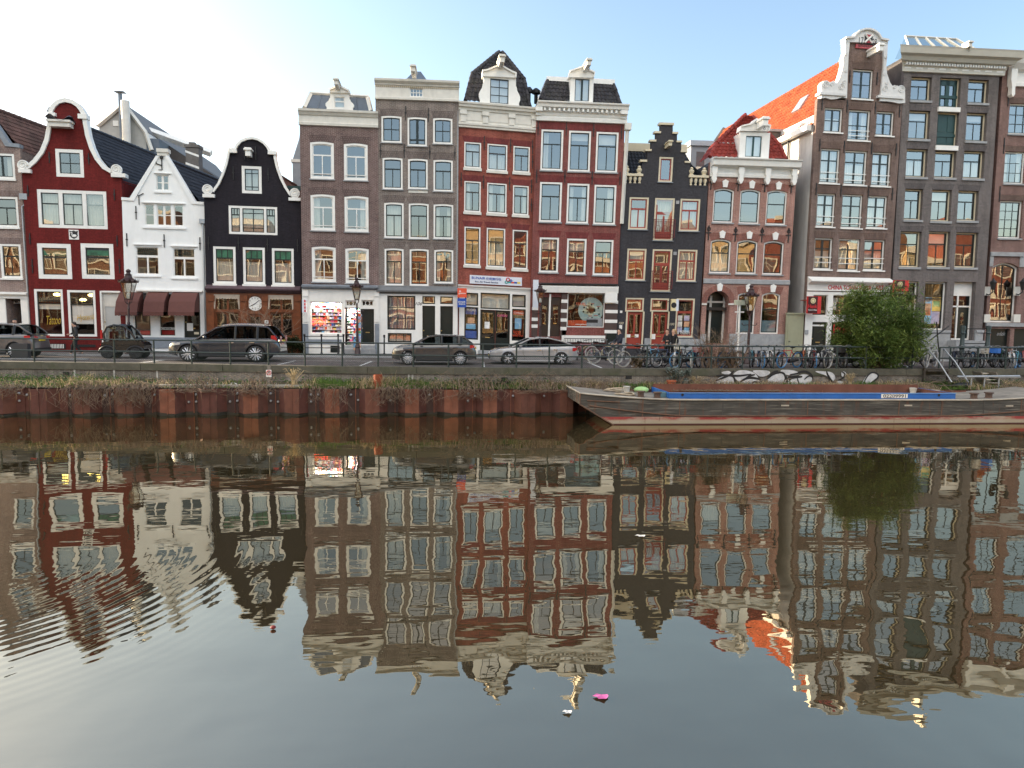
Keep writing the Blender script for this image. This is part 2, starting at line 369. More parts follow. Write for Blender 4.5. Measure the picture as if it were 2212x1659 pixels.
class House:
    def __init__(s, name, label, Yc, L, Rr, tan=0, lean=0, sag=0, cat='house', depth=11, group='canal houses along the quay', skew=0):
        s.skew = skew
        al = math.atan(tan); s.al = al
        s.U = Vector((math.cos(al), math.sin(al), 0)); s.B = Vector((-math.sin(al), math.cos(al), 0))
        xc = CROPS[L[0]][0]/1.736 + L[1]/CROPS[L[0]][2]/1.736
        xr = CROPS[Rr[0]][0]/1.736 + Rr[1]/CROPS[Rr[0]][2]/1.736
        p = on_y('f', (xc+xr)/2, 760, Yc)
        s.O = Vector((p.x, Yc, 0)); s.lean, s.sag, s.depth = lean, sag, depth
        s.root = empty(name, s.O, al, label, cat, group)
        s.holes = []; s.parts = {}
        s.ul = s.uv(*L)[0]; s.ur = s.uv(*Rr)[0]
    def xf(s, u, w, h): return (u + s.lean*h + s.skew*max(0, w-.3), w, h - s.sag*u)
    def mb(s): return MB(s.xf)
    def uv(s, c, x, y, w=0):
        d = ray(c, x, y); o = s.O + s.B*w
        P = CAMP + d*((o-CAMP).dot(s.B)/d.dot(s.B)) - s.O
        x_, z_ = P.dot(s.U), P.z
        h = (z_ + s.sag*x_)/(1+s.sag*s.lean)
        return (x_ - s.lean*h, h)
    def rect(s, c, l, t, r, b, w=0):
        cx, cy_ = (l+r)/2, (t+b)/2
        return s.uv(c, l, cy_, w)[0], s.uv(c, cx, b, w)[1], s.uv(c, r, cy_, w)[0], s.uv(c, cx, t, w)[1]
    def pts(s, c, P, w=0): return [s.uv(c, x, y, w) for x, y in P]
    def world(s, u, w, h):
        x, y, z = s.xf(u, w, h); return s.O + s.U*x + s.B*y + Vector((0, 0, z))
    def box(s, name, u0, u1, h0, h1, w0, w1, m, parent=None):
        return s.mb().box(u0, u1, w0, w1, h0, h1).build(name, m, parent or s.root)
    def pbox(s, name, c, l, t, r, b, w0, w1, m, parent=None):
        u0, h0, u1, h1 = s.rect(c, l, t, r, b, w0)
        return s.box(name, u0, u1, h0, h1, w0, w1, m, parent)
    def prism(s, name, pts, w0, w1, m, parent=None):
        if sum(a[0]*b[1]-b[0]*a[1] for a, b in zip(pts, pts[1:]+pts[:1])) < 0: pts = pts[::-1]
        return s.mb().prism(pts, w0, w1).build(name, m, parent or s.root)
    def band(s, name, path, t, w0, w1, m, parent=None, side=1):
        """moulding that follows a polyline of (u, h); t wide to its right (side = 1), front at w0"""
        P = [Vector((p[0], p[1])) for p in path]; k = len(P); b = s.mb(); vs = []
        for i in range(k):
            d = (P[min(i+1, k-1)]-P[max(i-1, 0)]).normalized(); nr = Vector((d.y, -d.x))*side
            d0 = (P[i]-P[i-1]).normalized() if i else d
            sc = 1/max(.55, abs(d0.dot(d)))
            q = P[i] + nr*t*sc
            vs += [(P[i].x, w0, P[i].y), (q.x, w0, q.y), (q.x, w1, q.y), (P[i].x, w1, P[i].y)]
        fs = []
        for i in range(k-1):
            for j in range(4):
                f = (i*4+j, i*4+(j+1) % 4, (i+1)*4+(j+1) % 4, (i+1)*4+j)
                fs.append(f if side < 0 else f[::-1])
        fs += [(0, 1, 2, 3), tuple((k-1)*4+j for j in (3, 2, 1, 0))]
        b.add(vs, fs)
        return b.build(name, m, parent or s.root, auto=35)
    def cornice(s, name, u0, u1, prof, m, parent=None, back=.0, ret=0):
        """prof: (h, w) from bottom to top, w < 0 stands out"""
        b = s.mb(); n = len(prof)
        vs = [(u0 - ret*max(0, -p[1]), p[1], p[0]) for p in prof] + [(u1 + ret*max(0, -p[1]), p[1], p[0]) for p in prof]
        fs = [(i, n+i, n+i+1, i+1) for i in range(n-1)]
        b.add(vs, fs)
        h0, h1 = prof[0][0], prof[-1][0]
        e = [(u0, back, h0), (u0, back, h1), (u1, back, h0), (u1, back, h1)]
        b.add([vs[0], vs[n-1], vs[n], vs[2*n-1]] + e, [(0, 4, 6, 2), (1, 3, 7, 5)])
        b.add(vs[:n] + e[:2], [tuple(list(range(n)) + [n+1, n])]); b.add(vs[n:] + e[2:], [tuple(reversed(list(range(n)) + [n+1, n]))])
        return b.build(name, m, parent or s.root)
    def win(s, c, l, t, r, b, lay='T', fr=None, sa=None, tf=.12, ts=.05, rec=.03, arch=0, sill=None, sillh=.1, gl=None, cur=None, name='window',
            lint=None, lh=.36, tb=.05, w=0, hole=True, lights=None, rects=None, curm=None, rail=None):
        fr = fr or WHITE; sa = sa or BLACKG; gl = gl or GLASS
        u0, h0, u1, h1 = rects or s.rect(c, l, t, r, b, w)
        sh = arcshape(u0, h0, u1, h1, arch)
        if hole: s.holes.append((sh, w + rec + .1))
        e = .003 if rec > .05 else 0
        f = w + rec - (.02 if rec < .05 else 0)
        out = arcshape(u0+e, h0+e, u1-e, h1-e, arch); tfb = tf
        inn = arcshape(u0+tf, h0+tfb, u1-tf, h1-tf, arch*.9)
        def ring(bb, A, B, w0, w1):
            n = len(A)
            vs = [(p[0], w0, p[1]) for p in A] + [(p[0], w0, p[1]) for p in B] + [(p[0], w1, p[1]) for p in A] + [(p[0], w1, p[1]) for p in B]
            fs = []
            for i in range(n):
                j = (i+1) % n
                fs += [(i, j, n+j, n+i), (n+i, n+j, 3*n+j, 3*n+i), (2*n+j, 2*n+i, 3*n+i, 3*n+j), (j, i, 2*n+i, 2*n+j)]
            bb.add(vs, fs)
        bb = s.mb(); ring(bb, out, inn, f, w+rec+.12)
        lights = lights or [(0, 1)]
        iu0, iu1, ih0, ih1 = u0+tf, u1-tf, h0+tfb, h1-tf
        for (a0, a1), (c0, c1) in zip(lights, lights[1:]):   # heavy posts between the lights of one window
            bb.box(iu0+(iu1-iu0)*a1, iu0+(iu1-iu0)*c0, f+.003, w+rec+.117, ih0-.002, ih1+.002)
        wd = bb.build(name, fr, s.root)
        bs = s.mb(); s0, s1 = w+rec+.04, w+rec+.085
        lays = lay if isinstance(lay, list) else [lay]*len(lights)
        for (a0, a1), ly in zip(lights, lays):
            x0, x1 = iu0+(iu1-iu0)*a0, iu0+(iu1-iu0)*a1
            y0, y1 = ih0, ih1
            A = arcshape(x0, y0, x1, y1, arch*.9); Bq = arcshape(x0+ts, y0+ts, x1-ts, y1-ts, arch*.85)
            ring(bs, A, Bq, s0, s1)
            H = lambda k, a=0, bq=1, th=tb: bs.box(x0+ts+(x1-x0-2*ts)*a, x0+ts+(x1-x0-2*ts)*bq, s0+.002, s1-.002, y0+(y1-y0)*k-th/2, y0+(y1-y0)*k+th/2)
            V = lambda k, a=0, bq=1, th=tb: bs.box(x0+(x1-x0)*k-th/2, x0+(x1-x0)*k+th/2, s0+.004, s1-.004, y0+ts+(y1-y0-2*ts)*a, y0+ts+(y1-y0-2*ts)*bq)
            if ly == 'T': H(.66, th=tb*1.5); V(.5, 0, .65)
            elif ly == 'TH': H(.66, th=tb*1.5)
            elif ly == 'H': H(.60, th=tb*1.4)
            elif ly == 'X': H(.5); V(.5)
            elif ly == 'C': V(.5, th=tb*2.4)
            elif ly == 'CX': V(.5, th=tb*2.4); H(.68, th=tb*1.6)
            elif ly == 'CX5': V(.5, th=tb*2.4); H(.5)
            elif ly == 'D': H(.18, th=tb*2); V(.5, th=tb*3)
            elif ly == 'B3': V(.33, .72, 1); V(.67, .72, 1); H(.72, th=tb*1.4)
            elif ly == 'B2': V(.5); H(.80); H(.18)
            elif isinstance(ly, tuple):
                for i in range(1, ly[1]): V(i/ly[1], th=tb*.8)
                for j in range(1, ly[2]): H(j/ly[2], th=tb*.8)
        bs.build('sash', sa, wd)
        tilt = random.uniform(-.012, .012), random.uniform(-.012, .012)
        px0, px1, py0, py1 = iu0, iu1, ih0, ih1
        wg = w+rec+.065
        sh2 = arcshape(px0, py0, px1, py1, arch*.9)
        P = [(p[0], wg + tilt[0]*(p[0]-px0) + tilt[1]*(p[1]-py0), p[1]) for p in sh2]
        s.mb().add(P, [tuple(range(len(P)))]).build('pane', gl, wd)
        if sill: s.mb().box(u0-.05, u1+.05, w-.09, w+rec+.1, h0-sillh, h0-.002).build('sill', sill, wd)
        if lint:
            s.mb().add([(u0-.02, w-.005, h1+.004+0), (u1+.02, w-.005, h1+.004), (u1+.15, w-.005, h1+lh), (u0-.15, w-.005, h1+lh)] if not arch else
                       [(p[0], w-.005, p[1]+.004) for p in sh[2:]][::-1] + [(u1+.15, w-.005, h1+lh-arch*.6), ((u0+u1)/2, w-.005, h1+lh), (u0-.15, w-.005, h1+lh-arch*.6)],
                       [(0, 1, 2, 3)] if not arch else [tuple(range(len(sh)-2+3))]).build('lintel', lint, wd)
        if rail:
            br = s.mb()
            for k in rail: br.box(u0+tf*.5, u1-tf*.5, w-.03, w-.005, ih0+(ih1-ih0)*k-.02, ih0+(ih1-ih0)*k+.02)
            br.build('safety_rail', WHITE, wd)
        if cur:
            cm = curm or CURTAIN; cb = s.mb(); wc = w+rec+.2
            def drape(a, b2, c0, c1):
                n = max(4, int((b2-a)/.05)); sd = random.random()*6
                cb.grid(lambda p, q: (a+(b2-a)*p, wc+.03*math.sin((b2-a)*p*38+sd+.8*math.sin(p*7)), c0+(c1-c0)*q), n, 1)
            dw = px1-px0; dh = py1-py0
            if cur == 'full': drape(px0, px1, py0, py1)
            elif cur == 'sides': drape(px0, px0+dw*.27, py0, py1); drape(px1-dw*.27, px1, py0, py1)
            elif cur == 'left': drape(px0, px0+dw*.33, py0, py1)
            elif cur == 'right': drape(px1-dw*.33, px1, py0, py1)
            elif cur == 'low': drape(px0, px1, py0, py0+dh*.62)
            elif cur[0] == 'blind': cb.quad((px0, wc, py1-dh*cur[1]), (px1, wc, py1-dh*cur[1]), (px1, wc, py1), (px0, wc, py1))
            cb.build('curtain', cm, wd)
        return wd, (u0, h0, u1, h1)
    def cut(s, c, l, t, r, b, w=.1, arch=0, rects=None):
        u0, h0, u1, h1 = rects or s.rect(c, l, t, r, b)
        s.holes.append((arcshape(u0, h0, u1, h1, arch), w)); return u0, h0, u1, h1
    def door(s, c, l, t, r, b, m, rec=.15, lights=0, fr=None, tf=.07, name='door', handle=True, slot=True, panel=True, glz=None, glm=None):
        """a leaf in its frame, with panels or panes, knob and letter slot; cut into the wall"""
        u0, h0, u1, h1 = s.rect(c, l, t, r, b)
        s.holes.append((arcshape(u0, h0, u1, h1), rec+.1))
        b_ = s.mb()
        if glz:   # (u-fractions, h-fractions) of each pane
            outer = [(u0+.003, h0), (u1-.003, h0), (u1-.003, h1-.003), (u0+.003, h1-.003)]
            xs = sorted({0, 1} | {g[0] for g in glz} | {g[1] for g in glz}); ys = sorted({0, 1} | {g[2] for g in glz} | {g[3] for g in glz})
            for i in range(len(xs)-1):
                for j in range(len(ys)-1):
                    mx, my = (xs[i]+xs[i+1])/2, (ys[j]+ys[j+1])/2
                    if any(g[0] < mx < g[1] and g[2] < my < g[3] for g in glz): continue
                    b_.box(u0+(u1-u0)*xs[i], u0+(u1-u0)*xs[i+1], rec, rec+.06, h0+(h1-h0)*ys[j], h0+(h1-h0)*ys[j+1])
        else: b_.box(u0+.003, u1-.003, rec, rec+.06, h0, h1-.003)
        wdt, hgt = u1-u0, h1-h0
        if panel and not glz:
            for a, bq in ((.08, .28), (.36, .9)):
                b_.box(u0+wdt*.18, u1-wdt*.18, rec-.02, rec+.01, h0+hgt*a, h0+hgt*bq)
        d = b_.build(name, m, s.root)
        for g in glz or ():
            s.mb().quad((u0+wdt*g[0], rec+.03, h0+hgt*g[2]), (u0+wdt*g[1], rec+.03, h0+hgt*g[2]), (u0+wdt*g[1], rec+.03, h0+hgt*g[3]), (u0+wdt*g[0], rec+.03, h0+hgt*g[3])).build('pane', glm or GLASSD, d)
        if handle: s.mb().ball((u0+wdt*.1, rec-.04, h0+hgt*.45), .04).build('handle', BRASS, d, True)
        if slot: s.mb().box(u0+wdt*.35, u0+wdt*.65, rec-.03, rec+.005, h0+hgt*.32, h0+hgt*.32+.06).build('letter_slot', BRASS, d)
        return d, (u0, h0, u1, h1)
    def wall(s, outline, m, eaves=None, depth=None, name='wall', th=.28, sidem=None):
        dep = depth or s.depth
        polys = [[Vector((p[0], p[1], 0)) for p in outline]] + [[Vector((p[0], p[1], 0)) for p in h[0]] for h in s.holes]
        flat = [p for q in polys for p in q]; flat2 = [(p.x, p.y) for p in flat]
        b = s.mb()
        b.add([(p.x, 0, p.y) for p in flat], [fix(t, flat2) for t in tessellate_polygon(polys)])
        n = len(outline)
        ccw = sum(outline[i][0]*outline[(i+1) % n][1]-outline[(i+1) % n][0]*outline[i][1] for i in range(n)) > 0
        for i in range(n):
            a, c = outline[i], outline[(i+1) % n]
            f = [(c[0], 0, c[1]), (a[0], 0, a[1]), (a[0], th, a[1]), (c[0], th, c[1])]
            b.add(f, [(0, 1, 2, 3) if ccw else (3, 2, 1, 0)])
        for sh, dpt in s.holes:
            k = len(sh)
            for i in range(k):
                a, c = sh[i], sh[(i+1) % k]
                b.add([(a[0], 0, a[1]), (c[0], 0, c[1]), (c[0], dpt, c[1]), (a[0], dpt, a[1])], [(0, 1, 2, 3)])
        ul, ur = min(p[0] for p in outline), max(p[0] for p in outline)
        el, er = eaves or (max(p[1] for p in outline),)*2
        b.mi = 1 if sidem else 0
        b.quad((ul, dep, -.3), (ul, th, -.3), (ul, th, el), (ul, dep, el))
        b.quad((ur, th, -.3), (ur, dep, -.3), (ur, dep, er), (ur, th, er))
        b.quad((ur, dep, -.3), (ul, dep, -.3), (ul, dep, el), (ur, dep, er))
        w_ = b.build(name, [m, sidem] if sidem else m, s.root)
        # floors and a rear wall of the rooms behind the glass
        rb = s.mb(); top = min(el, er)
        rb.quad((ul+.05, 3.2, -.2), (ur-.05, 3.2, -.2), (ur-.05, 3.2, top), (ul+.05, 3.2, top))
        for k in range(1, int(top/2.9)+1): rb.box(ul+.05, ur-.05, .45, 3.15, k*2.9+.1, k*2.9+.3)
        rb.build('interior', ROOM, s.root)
        return w_
    def anchors(s, c, P, hgt=.62, style=0, name='wall_anchor'):
        for x, y in P:
            u, h = s.uv(c, x, y); b = s.mb()
            if style == 0:
                b.box(u-.022, u+.022, -.05, .01, h-hgt/2, h+hgt/2); b.box(u-.05, u+.05, -.06, .0, h-.02, h+.05)
            else:
                b.box(u-.03, u+.03, -.05, .01, h-hgt/2, h+hgt/2); b.torus((u, -.03, h+hgt*.32), .10, .028, n=10, m=4); b.box(u-.17, u+.17, -.045, 0, h-.02, h+.04)
                b.ball((u, -.03, h+hgt*.55), .055, 6, 4); b.ball((u, -.03, h-hgt*.55), .05, 6, 4)
            b.build(name, IRON, s.root)
    def flatroof(s, h, m=None, w0=.28):
        s.mb().box(s.ul, s.ur, w0, s.depth, h-.15, h-.02).build('roof', m or LEAD, s.root)
    def gable_roof(s, ul, hl, ua, ha, ur, hr, m, w0=.28, w1=None, cw=.25, rh=.34, ridge=None):
        w1 = w1 or s.depth; b = s.mb()
        patch(b, (ul, w1, hl), (ul, w0, hl), (ua, w0, ha), (ua, w1, ha), cw, rh)
        patch(b, (ur, w0, hr), (ur, w1, hr), (ua, w1, ha), (ua, w0, ha), cw, rh)
        b.quad((ur, w1, hr), (ul, w1, hl), (ua, w1, ha), (ua, w1, ha+.001))
        r = b.build('roof', m, s.root, auto=50)
        rb = s.mb(); k = int((w1-w0)/.4)
        for i in range(k):
            y = w0+(w1-w0)*i/k
            rb.tube([(ua, y, ha+.03), (ua, y+(w1-w0)/k+.03, ha+.045)], [.11, .13], 8)
        rb.build('ridge_tiles', ridge or m, r, auto=40)
        return r
    def mansard(s, c, bl, br, tl, tr, wb, wt, m, cw=.25, rh=.34, depth=7, back=None, amp=.03):
        """front slope from its four picture corners, hipped back to both sides"""
        A, Bq = s.uv(c, *bl, wb), s.uv(c, *br, wb); D, E = s.uv(c, *tl, wt), s.uv(c, *tr, wt)
        b = s.mb()
        p = lambda q, w: (q[0], w, q[1])
        patch(b, p(A, wb), p(Bq, wb), p(E, wt), p(D, wt), cw, rh, amp)
        patch(b, p(A, depth), p(A, wb), p(D, wt), p(D, depth), cw, rh, amp)
        patch(b, p(Bq, wb), p(Bq, depth), p(E, depth), p(E, wt), cw, rh, amp)
        b.quad(p(D, wt), p(E, wt), p(E, depth), p(D, depth))
        o = b.build('roof', m, s.root, auto=50)
        h_ = s.mb()
        for P0, P1 in ((A, D), (Bq, E)):
            n = max(2, int(math.dist(P0, P1)/.36))
            for i in range(n):
                q0 = Vector(p(P0, wb)).lerp(Vector(p(P1, wt)), i/n); q1 = Vector(p(P0, wb)).lerp(Vector(p(P1, wt)), (i+1.1)/n)
                h_.tube([q0, q1], [.13, .10], 8)
        h_.build('hip_tiles', m, o, auto=40)
        return A, Bq, D, E
    def hoist(s, c, x, y, length=1.1, m=None, w0=0, sz=.2):
        u, h = s.uv(c, x, y, w0)
        b = s.mb(); b.box(u-sz*.45, u+sz*.45, w0-length, w0+.15, h-sz*.5, h+sz*.5)
        b.box(u-sz*.7, u+sz*.7, w0-length-.08, w0+.1, h+sz*.5, h+sz*.75); b.box(u-sz*.55, u+sz*.55, w0-length-.04, w0+.1, h+sz*.75, h+sz*.95)
        o = b.build('hoist_beam', m or WHITE2, s.root)
        k = s.mb(); k.tube([(u, w0-length+.12, h-sz*.5), (u, w0-length+.12, h-sz*.5-.12)], .015, 5); k.torus((u, w0-length+.12, h-sz*.5-.18), .06, .014, n=10, m=4)
        k.build('hook', IRON, o)
        return o
BRASS = mat('brass', (.55, .40, .16), .35, .8, var=.1)
def tile_mat(name, col, var=.35, rough=.75, moss=.0):
    m, n, l, b = _new(name); b.inputs['Roughness'].default_value = rough; b.inputs['Specular IOR Level'].default_value = .3
    tc = N(n, 'ShaderNodeTexCoord'); vo = N(n, 'ShaderNodeTexVoronoi', Scale=3.2); l.new(tc.outputs['Object'], vo.inputs['Vector'])
    no = N(n, 'ShaderNodeTexNoise', Scale=.8, Detail=6); l.new(tc.outputs['Object'], no.inputs['Vector'])
    sp = N(n, 'ShaderNodeSeparateColor'); l.new(vo.outputs['Color'], sp.inputs[0])
    ad = N(n, 'ShaderNodeMath', operation='ADD'); l.new(sp.outputs[0], ad.inputs[0]); l.new(no.outputs[0], ad.inputs[1])
    mr = N(n, 'ShaderNodeMapRange'); mr.inputs[1].default_value = .3; mr.inputs[2].default_value = 1.5; mr.inputs[3].default_value = 1-var; mr.inputs[4].default_value = 1+var
    l.new(ad.outputs[0], mr.inputs[0])
    vm = N(n, 'ShaderNodeVectorMath', operation='SCALE'); vm.inputs[0].default_value = col; l.new(mr.outputs[0], vm.inputs['Scale'])
    if moss:
        n2 = N(n, 'ShaderNodeTexNoise', Scale=1.7, Detail=7); l.new(tc.outputs['Object'], n2.inputs['Vector'])
        m2 = N(n, 'ShaderNodeMapRange'); m2.inputs[1].default_value = .5; m2.inputs[2].default_value = .7; m2.inputs[4].default_value = moss; l.new(n2.outputs[0], m2.inputs[0])
        mx = N(n, 'ShaderNodeMix', data_type='RGBA'); mx.inputs[7].default_value = (.05, .05, .035, 1); l.new(m2.outputs[0], mx.inputs[0]); l.new(vm.outputs[0], mx.inputs[6]); l.new(mx.outputs[2], b.inputs['Base Color'])
    else: l.new(vm.outputs[0], b.inputs['Base Color'])
    return m
# ------------------------------------------------------------------ the canal houses, left to right
def front(s, name, rc, holes, m, w0=-.06, w1=.0, parent=None):
    """painted shopfront slab in front of the wall, with its openings"""
    u0, h0, u1, h1 = rc
    out = [(u0, h0), (u1, h0), (u1, h1), (u0, h1)]
    polys = [[Vector((p[0], p[1], 0)) for p in out]] + [[Vector((p[0], p[1], 0)) for p in arcshape(*q)] for q in holes]
    flat = [p for q in polys for p in q]; flat2 = [(p.x, p.y) for p in flat]
    b = s.mb(); b.add([(p.x, w0, p.y) for p in flat], [fix(t, flat2) for t in tessellate_polygon(polys)])
    for q in polys:
        k = len(q)
        for i in range(k):
            a, c = q[i], q[(i+1) % k]
            b.add([(a.x, w0, a.y), (c.x, w0, c.y), (c.x, w1-.002, c.y), (a.x, w1-.002, a.y)], [(0, 1, 2, 3)])
    return b.build(name, m, parent or s.root)
def spiral(s, name, u, h, r, w0, m, parent=None):
    b = s.mb(); b.lathe([(r, 0), (r, .12), (r*.6, .14)], (u, w0+.02, h), 20, 'y')
    pts = []
    for i in range(40):
        a = i/39*4.2*math.pi; q = r*(.95-.8*i/39); pts.append((u+q*math.cos(a), w0-.0, h+q*math.sin(a)))
    b.tube(pts, .03, 5)
    return b.build(name, m, parent or s.root, auto=40)
Y0 = 43.7
B_H0 = brick('pale_brown_brick', hexc('978179'), hexc('866f69'), hexc('aea69e'))
B_RED = brick('red_painted_brick', hexc('722523'), hexc('692120'), hexc('5c1d1c'), stain=.24, bump=.5)
B_WHITE = mat('limewashed_wall', (.86, .87, .86), .8, var=.03, scale=2, bump=.15, bscale=14, streak=.13)
B_BLACK = brick('black_painted_brick', hexc('29262d'), hexc('232027'), hexc('2b282e'), stain=.25, bump=.5)
B_BROWN = brick('brown_brick', hexc('725a58'), hexc('634d4c'), hexc('a79c94'))
B_GREY = brick('greyish_brick', hexc('7f736d'), hexc('6e635e'), hexc('b0a8a0'))
B_R1 = brick('weathered_red_brick', hexc('9a5246'), hexc('88473d'), hexc('996b5e'), stain=.35)
B_R2 = brick('dark_red_brick', hexc('85423d'), hexc('753a36'), hexc('9a7972'))
B_BLUE = brick('slate_painted_brick', hexc('464549'), hexc('403f43'), hexc('3a393d'), stain=.12, bump=.6)
B_PINK = brick('orange_brown_brick', hexc('a87668'), hexc('94655a'), hexc('beaea4'))
B_CH = brick('umber_brick', hexc('7a645c'), hexc('69554f'), hexc('9a8c83'), stain=.3)
B_DG = brick('anthracite_brick', hexc('706866'), hexc('615b5a'), hexc('918b88'))
B_END = brick('russet_brick', hexc('83605a'), hexc('73544e'), hexc('a3968d'))
def lintm(nm, a, c): return brick(nm, hexc(a), hexc(c), hexc('9a918b'), bw=.22, bh=.066, vert=True)
L_H0 = lintm('pale_brown_lintel', '84706c', '745f5b'); L_BR = lintm('brown_lintel', '5f4746', '55403f'); L_GR = lintm('greyish_lintel', '6a5e5a', '5d524f')
L_R = brick('red_lintel', hexc('7c3939'), hexc('6e3334'), hexc('7a4a46'), vert=True); L_CH = brick('umber_lintel', hexc('6e5850'), hexc('604c46'), hexc('83766d'), vert=True)
L_PK = brick('orange_brown_lintel', hexc('8d5348'), hexc('804a40'), hexc('a08c82'), vert=True); L_DG = brick('anthracite_lintel', hexc('625b5a'), hexc('555050'), hexc('757070'), vert=True)
T_BROWN = tile_mat('brown_pantiles', hexc('5e4640'), .4, moss=.3); T_BLACK = tile_mat('black_glazed_pantiles', hexc('2c3038'), .3, .5)
T_DARK = tile_mat('mossy_dark_pantiles', hexc('39373a'), .45, moss=.5); T_RED = tile_mat('red_pantiles', hexc('82342c'), .25, .6); T_OR = tile_mat('orange_pantiles', hexc('9c4f32'), .42)
SLATE = mat('slate_sheet', hexc('5a6470'), .5, var=.12)
ROOFSIDE = mat('dark_party_wall', (.09, .08, .075), .9, var=.25, scale=2, streak=.3)

# --- far left house, cut by the picture edge
H = House('brick_house', 'pale brown brick house with a grey coped gable at the far left edge', Y0, ('c1', -500, 1000), ('c1', 203, 1000), .05, -.017, skew=.22)
wk = dict(tf=.12, sill=WHITE, lint=L_H0)
H.win('c1', -95, 652, 130, 878, 'C', cur='right', **wk); H.win('c1', -55, 1037, 163, 1308, 'T', **wk); H.win('d1', 6, 42, 224, 395, 'T', **wk)
g = H.pts('c1', [(203, 575), (90, 562), (-151, 203), (-390, 562), (-500, 575)])
ur_, ul_ = H.ur, H.ul
d1_ = H.door('d1', 78, 612, 240, 1100, BLACKG, rec=1.2, handle=False, slot=False, glz=[(.04, .96, .03, .97)], glm=GLASSC)
H.win('d1', 70, 612, 225, 655, '1', tf=.03, ts=.02, hole=False, rec=.6)
H.wall([(ul_, -.3), (ur_, -.3), (ur_, g[0][1]), g[1], g[2], g[3], (ul_, g[4][1])], B_H0, eaves=(g[4][1]-.3, g[0][1]-.3))
H.band('gable_coping', [(ur_+.02, g[0][1]+.02), g[1], g[2], g[3], (ul_, g[4][1])], .2, -.08, .35, BSTONE, side=-1)
H.gable_roof(ul_, g[4][1]-.2, g[2][0], g[2][1]-.1, ur_, g[0][1]-.35, T_BROWN, w1=13)
r = H.rect('d1', -300, 545, 300, 605)
H.cornice('shop_cornice', ul_, ur_-.05, [(r[1], -.04), (r[1], -.12), (r[1]+.2, -.12), (r[1]+.25, -.25), (r[3]-.1, -.3), (r[3], -.3), (r[3]+.05, -.0)], WHITE)
for a, b2 in ((-60, 70), (228, 318)): H.pbox('pilaster', 'd1', a, 605, b2, 1120, -.07, .0, WHITE)
b = H.mb(); q = H.pts('c1', [(228, 1060), (225, 1110), (205, 1120), (240, 1640)]); q2 = H.pts('d1', [(325, 860), (335, 1100)])
b.tube([(q[0][0], -.1, q[0][1]+.1), (q[0][0], -.1, q[1][1]), (q[2][0], -.1, q[2][1]-.05), (q[3][0]-.02, -.1, q[3][1]), (q2[0][0]-.03, -.1, q2[0][1]), (q2[1][0]-.03, -.1, .15)], .05, 8)
b.box(q[0][0]-.2, q[0][0]+.2, -.28, -.02, q[0][1]-.05, q[0][1]+.28)
b.build('drainpipe', STEEL, H.root, auto=40)
for x, y in (((285, 300)), ((395, 450))):
    u, h = H.uv('c1', x, y, 5); b = H.mb(); b.tube([(u, 5, h-.6), (u, 5, h+.15)], .09, 8); b.lathe([(.13, h+.15), (.16, h+.2), (.05, h+.45), (.02, h+.5)], (u, 5, 0), 8); b.build('vent_pipe', LEAD, H.root)
HOUSES = [H]

# --- red bell gable
H = House('gabled_house', 'red painted bell gable house with a white swan stone', Y0, ('c1', 218, 1200), ('c1', 1092, 1200), .05, -.006, skew=.22)
out = [(165, 800), (185, 822), (265, 790), (330, 735), (395, 650), (440, 540), (462, 420), (470, 320), (478, 275), (500, 240), (535, 212), (585, 200), (640, 212), (685, 240), (715, 280), (735, 320),
       (745, 390), (765, 500), (800, 610), (850, 710), (915, 790), (985, 830), (1085, 858)]
P = H.pts('c1', out[2:-1])
hl, hr = H.uv('c1', 200, 815)[1], H.uv('c1', 1080, 855)[1]
H.win('c1', 495, 615, 742, 862, 'X', sa=BLACKG, tf=.19)
H.win('c1', 336, 980, 950, 1318, ['TH', 'T', 'TH'], tf=.18, lights=[(0, .28), (.345, .66), (.725, 1)], cur='full')
for l_, r_ in ((392, 741), (842, 1181)):
    w_, rc = H.win('d1', l_, 37, r_, 403, 'TH', tf=.24); u0, h0, u1, h1 = rc; hh = h1-(h1-h0)*.13
    for a_, b2, m_ in ((-.42, .0, mat('green_stained_glass', (.035, .14, .08), .3, var=.5, scale=2.5)), (-.12, .12, mat('leaded_dark', (.03, .035, .05), .3, var=.6, scale=9)), (-.57, -.42, mat('leaded_dark', (.03, .035, .05)))): H.mb().quad((u0+.3, .085, hh+a_+(0.08 if a_ > -.4 and a_ < -.2 else 0)), (u1-.3, .085, hh+a_), (u1-.3, .085, hh+b2-.12), (u0+.3, .085, hh+b2-.12)).build('stained_glass', m_, w_)
for l_, r_, t_, b_ in ((364, 660, 510, 998), (706, 996, 520, 1000)):
    w_, rc = H.win('d1', l_, t_, r_, b_, ('g', 1, 1), tf=.13, gl=GLASSC)
    u0, h0, u1, h1 = rc; hh = h1-(h1-h0)*.30
    H.mb().box(u0+.13, u1-.13, .05, .12, hh-.05, hh).build('sash', BLACKG, w_)
    gb = H.mb()
    for i in range(1, 9): gb.box(u0+.13+(u1-u0-.26)*i/9-.008, u0+.13+(u1-u0-.26)*i/9+.008, .072, .085, hh, h1-.13)
    for i in range(1, 4): gb.box(u0+.13, u1-.13, .073, .084, hh+(h1-.13-hh)*i/4-.008, hh+(h1-.13-hh)*i/4+.008)
    gb.build('leaded_light', IRON, w_)
    bl_ = (h0+.13+ (h1-h0)*.0, hh-.28) if l_ < 500 else (h0+(h1-h0)*.27, hh-.05)
    if l_ < 500: H.mb().box(u0+.14, u1-.14, .2, .22, hh-.33, hh-.03).build('roller_blind', CURTAIN, w_)
    else: H.mb().box(u0+.14, u1-.14, .12, .14, h0+(h1-h0)*.27, hh-.03).build('roller_blind', CURTAIN, w_)
